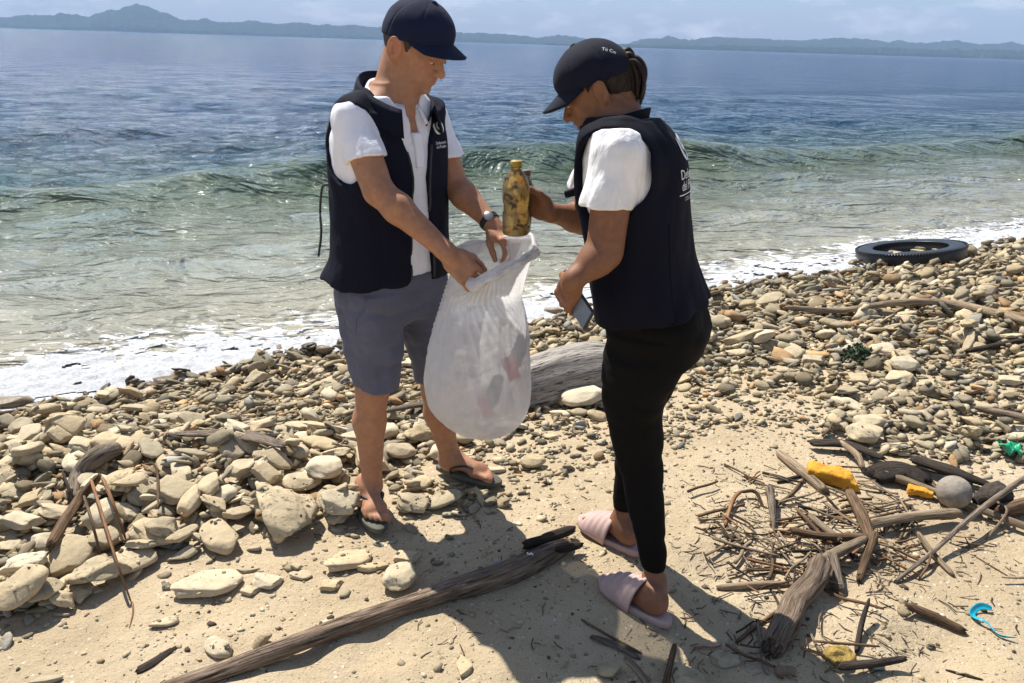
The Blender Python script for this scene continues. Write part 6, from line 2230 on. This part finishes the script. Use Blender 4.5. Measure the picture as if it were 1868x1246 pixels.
m_yel = foam_yellow()
ya = (unit([0.90, -0.42, 0.0]), unit([0.42, 0.90, 0]), (0, 0, 1))
lump('foam_chunk', 1524, 882, lambda g: (g.add(s_box((0, 0, 0.030), (0.115, 0.042, 0.031), ya, 0.014)), g.cut(s_ell((0.10, -0.10, 0.07), (0.10, 0.09, 0.04)), 0.01), g.half((0.08, -0.03, 0.0), (1, -0.1, 0.4), 0.01)),
     wrinkle(61, [(0.006, (22, 22, 22), False), (0.003, (60, 60, 60), True)]), m_yel, 'big wedge of pitted yellow foam lying among driftwood', 'foam chunk')
lump('foam_chunk', 1678, 904, lambda g: (g.add(s_box((0, 0, 0.02), (0.050, 0.026, 0.018), ya, 0.010)),),
     wrinkle(62, [(0.006, (26, 26, 26), False), (0.003, (60, 60, 60), True)]), m_yel, 'small flat piece of yellow foam beside the grey ball', 'foam chunk')
m_ball = simple_mat('weathered_ball', (0.26, 0.225, 0.185), 0.85, 90, 0.5, 0.004, 0.35, 22)
lump('ball', 1734, 921, lambda g: g.add(s_ell((0, 0, 0.056), (0.062, 0.062, 0.062))), wrinkle(63, [(0.0012, (30, 30, 30), False)]), m_ball, 'round weathered grey ball resting among driftwood', 'ball', h=0.003)
m_husk = simple_mat('coconut_husk', (0.045, 0.034, 0.026), 0.95, 120, 1.0, 0.008, 0.5, 40)
ha = (unit([0.92, 0.3, 0.15]), unit([-0.3, 0.95, 0]), unit([-0.14, 0, 1]))
lump('coconut_husk', 1808, 926, lambda g: (g.add(s_ell((0, 0, 0.050), (0.078, 0.056, 0.052), ha)), g.add(s_ell((-0.06, -0.02, 0.04), (0.03, 0.03, 0.03)), 0.03)), wrinkle(64, [(0.007, (14, 30, 30), True), (0.003, (60, 60, 60), True)]), m_husk, 'dark rough coconut husk next to the grey ball', 'coconut husk')
m_must = simple_mat('mustard_rock', (0.30, 0.20, 0.05), 0.95, 70, 0.9, 0.008, 0.4, 30)
lump('rock', 1530, 1204, lambda g: (g.add(s_ell((0, 0, 0.016), (0.050, 0.036, 0.026))), g.half((0, 0, 0.034), (0.1, -0.2, 1), 0.006)), wrinkle(65, [(0.006, (25, 25, 25), True), (0.003, (60, 60, 60), True)]), m_must, 'flat topped mustard coloured rock in the driftwood shade', 'stone', h=0.003, ext=0.09)
m_pebw = simple_mat('brown_nut', (0.17, 0.115, 0.07), 0.8, 120, 0.4, 0.002, 0.3, 40)
lump('seed_pod', 1432, 1232, lambda g: (g.add(s_ell((-0.014, 0, 0.014), (0.018, 0.014, 0.014))), g.add(s_ell((0.014, 0.004, 0.013), (0.017, 0.014, 0.013)), 0.006)), wrinkle(66, [(0.001, (80, 80, 80), False)]), m_pebw, 'brown double lobed seed pod in shade near the stump', 'seed pod', h=0.002, ext=0.06)


# ---- thin plastic scraps
def sheet_obj(name, rings, mat, label, cat, thick=0.0012):
    R = np.asarray(rings, float); b0 = R.reshape(-1, 3).mean(0)
    o = link(name, lathe_strip(name, R-b0, thick=thick), mat)
    o.location = b0
    tag(o, label, cat)
    return o


m_teal = simple_mat('turquoise_plastic', (0.01, 0.30, 0.42), 0.35, var=0.25, var_scale=30)
m_grn = simple_mat('green_plastic', (0.02, 0.34, 0.17), 0.4, var=0.25, var_scale=30)
m_lblue = simple_mat('pale_blue_plastic', (0.35, 0.48, 0.52), 0.4)
m_wht = simple_mat('white_plastic', (0.70, 0.70, 0.72), 0.5)
c0 = [on_ground(x, y) for x, y in ((1808, 1117), (1785, 1115), (1773, 1122), (1780, 1135), (1800, 1146), (1822, 1162), (1850, 1170))]
cp = bez(c0, 60)
rg = []
for i, p in enumerate(cp):
    t = i/59
    tang = unit(cp[min(i+1, 59)]-cp[max(i-1, 0)])
    sd = np.cross(tang, [0, 0, 1]); tw = 0.5*math.sin(t*9)+0.35
    w_ = 0.011*(0.7+0.3*math.sin(t*7))*min(1, 6*(1-t)+0.2)
    rg.append([p+(sd*math.cos(tw)+np.array([0, 0, 1])*math.sin(tw))*w_*s+np.array([0, 0, 0.010+0.006*math.sin(t*13)+abs(s)*0.004]) for s in np.linspace(-1, 1, 7)])
sheet_obj('plastic_ribbon', rg, m_teal, 'crumpled turquoise plastic ribbon curled on bare sand', 'plastic scrap')
pg = on_ground(1840, 826)
sr2 = np.random.default_rng(3)
rg = [[pg+np.array([(i-6)*0.0075+0.010*math.sin(j*0.9), (j-6)*0.006+0.006*math.sin(i*1.3), 0.020+0.020*float(fbm(i*0.33, j*0.41, octaves=3, seed=5))+0.0022*abs(i-6)]) for i in range(13)] for j in range(13)]
sheet_obj('plastic_scrap', rg, m_grn, 'torn bright green plastic scrap on pale pebbles', 'plastic scrap')
pb = on_ground(1594, 1218)
rg = [[pb+np.array([(i-4)*0.006, (j-2)*0.007, 0.012+0.003*math.sin(i*1.1)]) for i in range(9)] for j in range(5)]
sheet_obj('plastic_scrap', rg, m_lblue, 'pale blue plastic scrap beside the dark smooth stick', 'plastic scrap')
pw = on_ground(965, 1040)+np.array([0, 0.0, 0.055])
rg = [[pw+np.array([(i-3)*0.0035+0.004*math.sin(j), -0.002*j+0.002*math.sin(i*2.0), 0.012-0.0075*j+0.002*math.sin(i*1.7+j)]) for i in range(7)] for j in range(9)]
sheet_obj('plastic_scrap', rg, m_wht, 'shredded white plastic caught on the end of the pole', 'plastic scrap')
pw = on_ground(905, 1040)+np.array([0, 0.0, 0.03])
rg = [[pw+np.array([(i-3)*0.003, 0.002*math.sin(i*2.0), 0.01-0.004*j+0.002*math.sin(i*1.7+j)]) for i in range(7)] for j in range(5)]
sheet_obj('plastic_scrap', rg, m_wht, 'tiny white plastic scrap stuck on the middle of the pole', 'plastic scrap')

# ---- seaweed clump: many small fronds
m_weed = simple_mat('seaweed', (0.022, 0.045, 0.014), 0.7, 60, 0.5, 0.003, 0.5, 40)
pz = on_ground(1566, 655)
VV, FF = [], []
wv = np.random.default_rng(9)
for k in range(420):
    c_ = np.array([wv.normal(0, 0.055)+(0.02 if k % 2 else -0.025), wv.normal(0, 0.05), 0])
    c_[2] = max(0.0, 0.085*math.exp(-(c_[0]**2+c_[1]**2)/0.008)*wv.uniform(0.2, 1.0))
    d = unit(wv.normal(size=3)+[0, 0, 0.6]); s_ = unit(np.cross(d, wv.normal(size=3)))
    L = wv.uniform(0.015, 0.035); w_ = wv.uniform(0.004, 0.009)
    b_ = len(VV)
    VV += [c_-s_*w_*0.4, c_+s_*w_*0.4, c_+d*L*0.6+s_*w_, c_+d*L*0.6-s_*w_, c_+d*L+np.array([0, 0, -0.004])]
    FF += [(b_, b_+1, b_+2), (b_, b_+2, b_+3), (b_+3, b_+2, b_+4)]
sw = empty('seaweed', pz)
fr_ = link('fronds', mesh_np('fronds', np.array(VV), np.array(FF)), m_weed)
fr_.parent = sw
fr_['kind'] = 'stuff'
tag(sw, 'dark green seaweed clump on the pale pebble slope', 'seaweed')

# ---- truck tyre at the water's edge
ty = G(1660, 464, -0.26)
tr_root = empty('tyre', ty)
tag(tr_root, 'black truck tyre lying flat in the foam at the water\'s edge', 'tyre')
R0, R1, hw = 0.50, 0.32, 0.085
prof = []
for a in np.linspace(0, 2*math.pi, 40, endpoint=False):
    ca, sa_ = math.cos(a), math.sin(a)
    r = (R0+R1)/2+(R0-R1)/2*math.copysign(abs(ca)**0.45, ca)
    z = hw*math.copysign(abs(sa_)**0.6, sa_)
    if r < (R0+R1)/2-0.02 and abs(z) < hw*0.85: r = max(r, R1)+0.07*(1-(z/hw)**2)
    prof.append((r, z))
tv, tf = [], []
NA = 96
tilt = Matrix.Rotation(math.radians(-8), 3, 'Y') @ Matrix.Rotation(math.radians(-7.5), 3, 'X')
for i in range(NA):
    a = 2*math.pi*i/NA
    for r, z in prof: tv.append(tilt @ Vector((r*math.cos(a), r*math.sin(a), z)))
npf = len(prof)
for i in range(NA):
    for j in range(npf):
        tf.append((i*npf+j, ((i+1) % NA)*npf+j, ((i+1) % NA)*npf+(j+1) % npf, i*npf+(j+1) % npf))
m_tyre = simple_mat('wet_tyre_rubber', (0.009, 0.0095, 0.012), 0.38, 40, 0.3, 0.004, 0.3, 12)
tb = link('tyre_body', mesh_np('tyre_body', np.array([v[:] for v in tv]), np.array(tf)), m_tyre)
tb.parent = tr_root
lv, lf = [], []
for i in range(120):
    a = 2*math.pi*i/120
    for zc_, sgn in ((hw*0.80, 1), (-hw*0.80, -1)):
        ca, sa_ = math.cos(a), math.sin(a)
        rad = np.array([ca, sa_, 0]); tan = np.array([-sa_, ca, 0]); ctr = rad*(R0-0.002)+np.array([0, 0, zc_])
        b_ = len(lv)
        for dr in (-0.012, 0.006):
            for dt in (-0.008, 0.008):
                for dz_ in (-0.014, 0.014):
                    lv.append((tilt @ Vector(ctr+rad*dr+tan*(dt+dz_*0.15)+np.array([0, 0, dz_])))[:])
        for q in ((0, 1, 3, 2), (4, 6, 7, 5), (0, 4, 5, 1), (2, 3, 7, 6), (0, 2, 6, 4), (1, 5, 7, 3)):
            lf.append(tuple(b_+k for k in q))
tl = link('tread', mesh_np('tread', np.array(lv), np.array(lf), smooth=False), m_tyre)
tl.parent = tr_root
tl['kind'] = 'stuff'
for k, (dx, dy, L) in enumerate(((-0.26, -0.30, 0.20), (-0.06, -0.27, 0.16), (0.10, -0.25, 0.14), (-0.16, 0.0, 0.22), (0.15, 0.1, 0.2))):
    o = link('beach_stone', STONE_ME[(0, 7, 3, 4, 11)[k]])
    o.location = (ty[0]+dx, ty[1]+dy, ty[2]+(0.10 if k < 3 else 0.02)+dx*0.12)
    o.scale = (L/2,)*3; o.rotation_euler = (0.1, 0.05*k, 0.3*k)
    tag(o, ['pale stone lying on the left rim of the tyre', 'pale flat stone lying on the tyre\'s inner rim', 'narrow stone lying on the tyre\'s inner rim', 'rounded wet stone inside the tyre near its left side', 'wet stone inside the tyre near its right side'][k], 'stone', 'stones in the tyre')

# ================================================================== WHAT THE PEOPLE HOLD
# ---- the bag
m_bag = bpy.data.materials.new('thin_white_plastic')
m_bag.use_nodes = True
nt = m_bag.node_tree
nt.nodes.clear()
out = nt.nodes.new('ShaderNodeOutputMaterial')
df = nd(nt, 'ShaderNodeBsdfDiffuse'); tl_ = nd(nt, 'ShaderNodeBsdfTranslucent'); gl = nd(nt, 'ShaderNodeBsdfGlossy', Roughness=0.32); tp = nd(nt, 'ShaderNodeBsdfTransparent')
pos = geo_pos(nt)
cc = ramp(nt, noise(nt, pos, 30, 5), [(0.3, (0.80, 0.79, 0.80)), (0.7, (0.90, 0.89, 0.90))])
nt.links.new(cc, df.inputs['Color']); nt.links.new(cc, tl_.inputs['Color'])
bp = nd(nt, 'ShaderNodeBump', Strength=0.5, Distance=0.010)
nt.links.new(noise(nt, scaled(nt, pos, (1, 1, 0.22)), 55, 6, 0.65, 1.0), bp.inputs['Height'])
for n_2 in (df, tl_, gl): nt.links.new(bp.outputs['Normal'], n_2.inputs['Normal'])
mx = [nt.nodes.new('ShaderNodeMixShader') for _ in range(3)]
mx[0].inputs[0].default_value = 0.52; nt.links.new(df.outputs[0], mx[0].inputs[1]); nt.links.new(tl_.outputs[0], mx[0].inputs[2])
mx[1].inputs[0].default_value = 0.05; nt.links.new(mx[0].outputs[0], mx[1].inputs[1]); nt.links.new(gl.outputs[0], mx[1].inputs[2])
mx[2].inputs[0].default_value = 0.28; nt.links.new(mx[1].outputs[0], mx[2].inputs[1]); nt.links.new(tp.outputs[0], mx[2].inputs[2])
nt.links.new(mx[2].outputs[0], out.inputs['Surface'])
MATS['bag'] = m_bag

RIM = [(210, 860, 512, 2.155), (248, 900, 496, 2.125), (295, 948, 474, 2.15), (335, 977, 454, 2.21), (378, 970, 432, 2.31), (425, 932, 432, 2.40), (470, 882, 440, 2.46), (515, 838, 450, 2.44), (545, 833, 472, 2.32)]
NPSI = 160
psi = np.linspace(0, 360, NPSI, endpoint=False)+210
ang_k = np.array([r[0] for r in RIM]+[570]); pk_ = np.array([W(*r[1:]) for r in RIM]+[W(*RIM[0][1:])])
rim = np.stack([np.interp(psi, ang_k, pk_[:, i]) for i in range(3)], 1)
for _ in range(6): rim = 0.5*rim+0.25*(np.roll(rim, 1, 0)+np.roll(rim, -1, 0))
LEV = [(535, 812, 950), (570, 802, 957), (610, 790, 963), (660, 778, 969), (700, 775, 971), (735, 782, 968), (762, 800, 955), (780, 825, 935), (790, 850, 910), (795, 872, 888)]
rings = [rim]
cenY = 2.315
prev = None
for li, (py, xl, xr) in enumerate(LEV):
    l_, r_ = W(xl, py, cenY), W(xr, py, cenY)
    c_ = (l_+r_)/2; a_ = np.linalg.norm(r_-l_)/2
    b_ = a_*0.86
    ring = np.stack([c_[0]+a_*np.cos(np.radians(psi)), c_[1]+b_*np.sin(np.radians(psi)), c_[2]+0*psi], 1)
    rings.append(ring)
rings = np.array(rings)
# fine vertical sampling, pleats that run down from the two hands
NV = 110
tt = np.linspace(0, 1, NV)
kz = np.array([0.0, 0.14, 0.24, 0.36, 0.50, 0.62, 0.73, 0.82, 0.89, 0.95, 1.0])
full = np.zeros((NV, NPSI, 3))
for j in range(NPSI):
    for i in range(3):
        full[:, j, i] = np.interp(tt, kz, rings[:, j, i])
for _ in range(5): full[1:-1] = 0.5*full[1:-1]+0.25*(full[2:]+full[:-2])
ctr = full.mean(1, keepdims=True)
rad_v = full-ctr; rad_n = rad_v/(np.linalg.norm(rad_v, axis=2, keepdims=True)+1e-6)
PS, TT_ = np.meshgrid(np.radians(psi), tt)
ple = np.zeros((NV, NPSI))
for ca, wd in ((math.radians(215), 0.9), (math.radians(430), 0.9)):
    dd = (PS-ca+math.pi) % (2*math.pi)-math.pi
    fan = dd/(0.25+1.15*TT_)
    ple += np.exp(-(dd/1.3)**2)*(1-2*np.abs(np.sin(fan*9)))*np.clip(1-TT_*1.05, 0, 1)*np.clip(TT_*9, 0, 1)
cz_, sz_ = np.cos(PS)*1.0, np.sin(PS)*1.0
low_f = fbm(cz_*2.2, sz_*2.2, TT_*4, 3, seed=81)
crk = 1-2*np.abs(vnoise(cz_*4.5, sz_*4.5, TT_*6+2.0*cz_, seed=83))
bul = 0.0090*ple+0.007*low_f*np.clip(TT_*3-0.3, 0, 1)*np.clip((1-TT_)*5, 0, 1)+0.004*crk*np.clip(TT_*4, 0, 1)*np.clip((1-TT_)*5, 0, 1)
# one deep crease on the right front
cre_ = np.exp(-(((PS-math.radians(312)-0.35*(TT_-0.55))/0.10)**2))*np.clip((TT_-0.15)/0.2, 0, 1)*np.clip((0.78-TT_)/0.2, 0, 1)
bul -= 0.016*cre_
full = full+rad_n*bul[..., None]
n = NPSI
i, j = np.meshgrid(np.arange(NV-1), np.arange(n), indexing='ij'); j2 = (j+1) % n
Q = np.stack([i*n+j, i*n+j2, (i+1)*n+j2, (i+1)*n+j], -1).reshape(-1, 4)
Vb = np.concatenate([full.reshape(-1, 3), full[-1].mean(0, keepdims=True)])
last = np.array([((NV-1)*n+j_, (NV-1)*n+(j_+1) % n, len(Vb)-1) for j_ in range(n)])
bag_base = np.array([full[-1][:, 0].mean(), full[-1][:, 1].mean(), full[-1][:, 2].min()])
bag = empty('plastic_bag', bag_base)
tag(bag, 'full translucent white plastic bag held open by the man', 'bag')
link('bag_body', mesh_np('bag_body', Vb, [Q, last]), m_bag, bag)
rr_ = 0.0075+0.0035*fbm(np.cos(np.radians(psi))*3, np.sin(np.radians(psi))*3, octaves=2, seed=88)
link('rim', tube_mesh('rim', rim+np.stack([0*psi, 0*psi, 0.006*vnoise(psi*0.06, psi*0, seed=89)], 1), rr_, 10, closed=True, rough=0.25, rscale=30), m_bag, bag)
# folded cuff: the mouth of the bag turned over
cuff = []
for t in np.linspace(0, 1, 7):
    out_ = rim-rim.mean(0); out_[:, 2] = 0; out_ /= np.linalg.norm(out_, axis=1)[:, None]
    wv_ = 0.030+0.014*vnoise(psi*0.05, psi*0, seed=90)
    cuff.append(rim+out_*(0.006+0.012*math.sin(t*math.pi*0.8))-np.array([0, 0, 1])*(t*wv_)[:, None]+out_*(0.004*vnoise(psi*0.2, psi*0+t*3, seed=91))[:, None])
link('cuff', lathe_strip('cuff', cuff, closed_u=True, thick=0.001), m_bag, bag)

# things that show through the bag
m_rwr = simple_mat('red_wrapper', (0.55, 0.03, 0.03), 0.5)
m_pnk = simple_mat('pink_wrapper', (0.60, 0.16, 0.20), 0.5)
m_drk = simple_mat('dark_plastic', (0.05, 0.055, 0.07), 0.4)
m_crm = simple_mat('cream_carton', (0.62, 0.58, 0.48), 0.7)
for (px, py, Y, kind, mat, lab) in ((933, 672, 2.275, 'w', m_rwr, 'red wrapper showing through the right side of the bag'), (884, 742, 2.285, 'w', m_pnk, 'pink wrapper showing through low in the bag'), (900, 715, 2.30, 'c', m_drk, 'dark container showing faintly through the bag'), (946, 640, 2.33, 'c', m_drk, 'dark tube showing through the upper right of the bag'), (850, 765, 2.29, 'b', m_crm, 'cream carton at the bottom of the bag'), (835, 712, 2.30, 'c', m_crm, 'pale cup showing through the left of the bag')):
    p = W(px, py, Y)
    g = SDF((-0.09,)*3, (0.09,)*3, 0.004)
    if kind == 'w': g.add(s_box((0, 0, 0), (0.022, 0.012, 0.042), ((1, 0.2, 0.35), (-0.2, 1, 0), (-0.35, 0, 1)), 0.005))
    elif kind == 'c': g.add(s_cap((-0.01, 0, -0.04), (0.012, 0, 0.04), 0.026, 0.022))
    else: g.add(s_box((0, 0, 0), (0.045, 0.03, 0.020), None, 0.005))
    g.displace(wrinkle(px, [(0.004, (40, 40, 40), True)]))
    o = link('litter', g.mesh('litter', 1), mat); o.location = p
    tag(o, lab, 'litter', 'litter inside the bag')


# ---- bottles
def bottle(name, base, top, R, mat_body, mat_cap, label, cap_col=True):
    ax = np.asarray(top)-np.asarray(base); H = np.linalg.norm(ax); ax = ax/H
    x_ = unit(np.cross(ax, [0, 1, 0])); y_ = np.cross(ax, x_)
    root = empty(name, base)
    tag(root, label, 'bottle')
    def lathe(prof, nm, mt, nseg=40):
        Vv = []
        for r, z in prof:
            for k in range(nseg):
                a = 2*math.pi*k/nseg
                Vv.append(np.asarray(base)+ax*z*H+(x_*math.cos(a)+y_*math.sin(a))*r*R)
        m_ = len(prof)
        i, j = np.meshgrid(np.arange(m_-1), np.arange(nseg), indexing='ij'); j2 = (j+1) % nseg
        Q = np.stack([i*nseg+j, i*nseg+j2, (i+1)*nseg+j2, (i+1)*nseg+j], -1).reshape(-1, 4)
        return link(nm, mesh_np(nm, np.array(Vv), Q), mt, root)
    prof = [(0.01, 0.02), (0.55, 0.012), (0.72, 0.0), (0.92, 0.012), (1.0, 0.04), (1.0, 0.12), (0.95, 0.135), (1.0, 0.15), (1.0, 0.30), (0.93, 0.33), (0.90, 0.38), (0.93, 0.43), (1.0, 0.46), (1.0, 0.60), (0.96, 0.68), (0.84, 0.76), (0.62, 0.83), (0.42, 0.87), (0.36, 0.89), (0.36, 0.91), (0.44, 0.912), (0.44, 0.922), (0.35, 0.924), (0.35, 0.95)]
    zz = np.linspace(0, len(prof)-1, 90)
    pf = np.array(prof)
    prof2 = list(zip(np.interp(zz, range(len(prof)), pf[:, 0]), np.interp(zz, range(len(prof)), pf[:, 1])))
    lathe(prof2, 'bottle_body', mat_body)
    cp_ = [(0.01, 0.926), (0.41, 0.926), (0.43, 0.932), (0.43, 0.992), (0.39, 1.0), (0.01, 1.0)]
    lathe(cp_, 'bottle_cap', mat_cap, 28)
    return root


def bottle_mat(name, ca, cb, dark, thr):
    m = bpy.data.materials.new(name); m.use_nodes = True
    nt = m.node_tree; nt.nodes.clear()
    out = nt.nodes.new('ShaderNodeOutputMaterial')
    pos = geo_pos(nt)
    n1 = noise(nt, pos, 26, 5, 0.6, 1.5)
    c = ramp(nt, n1, [(0.36, ca), (0.60, cb)])
    d = ramp(nt, noise(nt, pos, 34, 5, 0.6, 1.0), [(thr, 0.0), (thr+0.10, 0.92)])
    c = mixc(nt, d, c, dark)
    df = nd(nt, 'ShaderNodeBsdfDiffuse'); tr_ = nd(nt, 'ShaderNodeBsdfTranslucent'); gl = nd(nt, 'ShaderNodeBsdfGlossy', Roughness=0.12); tp = nd(nt, 'ShaderNodeBsdfTransparent')
    for q in (df, tr_, tp): nt.links.new(c, q.inputs['Color'])
    bp = nd(nt, 'ShaderNodeBump', Strength=0.5, Distance=0.006)
    nt.links.new(n1, bp.inputs['Height']); nt.links.new(bp.outputs['Normal'], gl.inputs['Normal'])
    a, b_, e = (nt.nodes.new('ShaderNodeMixShader') for _ in range(3))
    a.inputs[0].default_value = 0.6; nt.links.new(df.outputs[0], a.inputs[1]); nt.links.new(tr_.outputs[0], a.inputs[2])
    b_.inputs[0].default_value = 0.60; nt.links.new(a.outputs[0], b_.inputs[1]); nt.links.new(tp.outputs[0], b_.inputs[2])
    fr = nd(nt, 'ShaderNodeFresnel', IOR=1.45)
    nt.links.new(fr.outputs[0], e.inputs[0]); nt.links.new(b_.outputs[0], e.inputs[1]); nt.links.new(gl.outputs[0], e.inputs[2])
    nt.links.new(e.outputs[0], out.inputs['Surface'])
    return m


m_amber = bottle_mat('amber_dirty_plastic', (0.74, 0.48, 0.15), (0.92, 0.76, 0.40), (0.075, 0.037, 0.012), 0.53)
m_amber2 = bottle_mat('brown_dirty_plastic', (0.55, 0.40, 0.20), (0.7, 0.55, 0.3), (0.09, 0.05, 0.02), 0.5)
m_ycap = simple_mat('yellow_cap', (0.30, 0.20, 0.025), 0.45)
m_bcap = simple_mat('brown_cap', (0.10, 0.06, 0.03), 0.5)
bottle('bottle', W(941, 428, 2.165), W(942, 293, 2.165), 0.0385, m_amber, m_ycap, 'dirty amber plastic bottle with yellow cap held over the bag')
bottle('bottle', W(951, 424, 2.235), W(962, 310, 2.235), 0.026, m_amber2, m_bcap, 'smaller brown stained bottle held behind the yellow capped one')

# ---- phone in the woman's left hand
ph_c, _t, _d, _n = WOMAN['phone']
ph_c = ph_c-_t*0.016
pa = (unit(_t), unit(_d), unit(_n))
ph_root = empty('phone', ph_c)
tag(ph_root, 'slim phone with blue grey glass held in the woman\'s left hand', 'phone')
m_glass = simple_mat('blue_grey_glass', (0.16, 0.20, 0.27), 0.12)
g = SDF(ph_c-0.1, ph_c+0.1, 0.0025)
g.add(s_box(ph_c, (0.074, 0.036, 0.0045), pa, 0.004))
link('phone_body', g.mesh('phone_body', 0), m_rubber, ph_root)
n3 = pa[2]/np.linalg.norm(pa[2])
cv = [ph_c+np.asarray(pa[0])*sx*0.069+np.asarray(pa[1])*sy*0.033+n3*0.0056 for sx, sy in ((-1, -1), (1, -1), (1, 1), (-1, 1))]
cv2 = [v_-n3*0.0012 for v_ in cv]
link('screen', mesh_np('screen', np.array(cv+cv2), np.array([(0, 1, 2, 3), (7, 6, 5, 4), (0, 4, 5, 1), (1, 5, 6, 2), (2, 6, 7, 3), (3, 7, 4, 0)]), smooth=False), m_glass, ph_root)
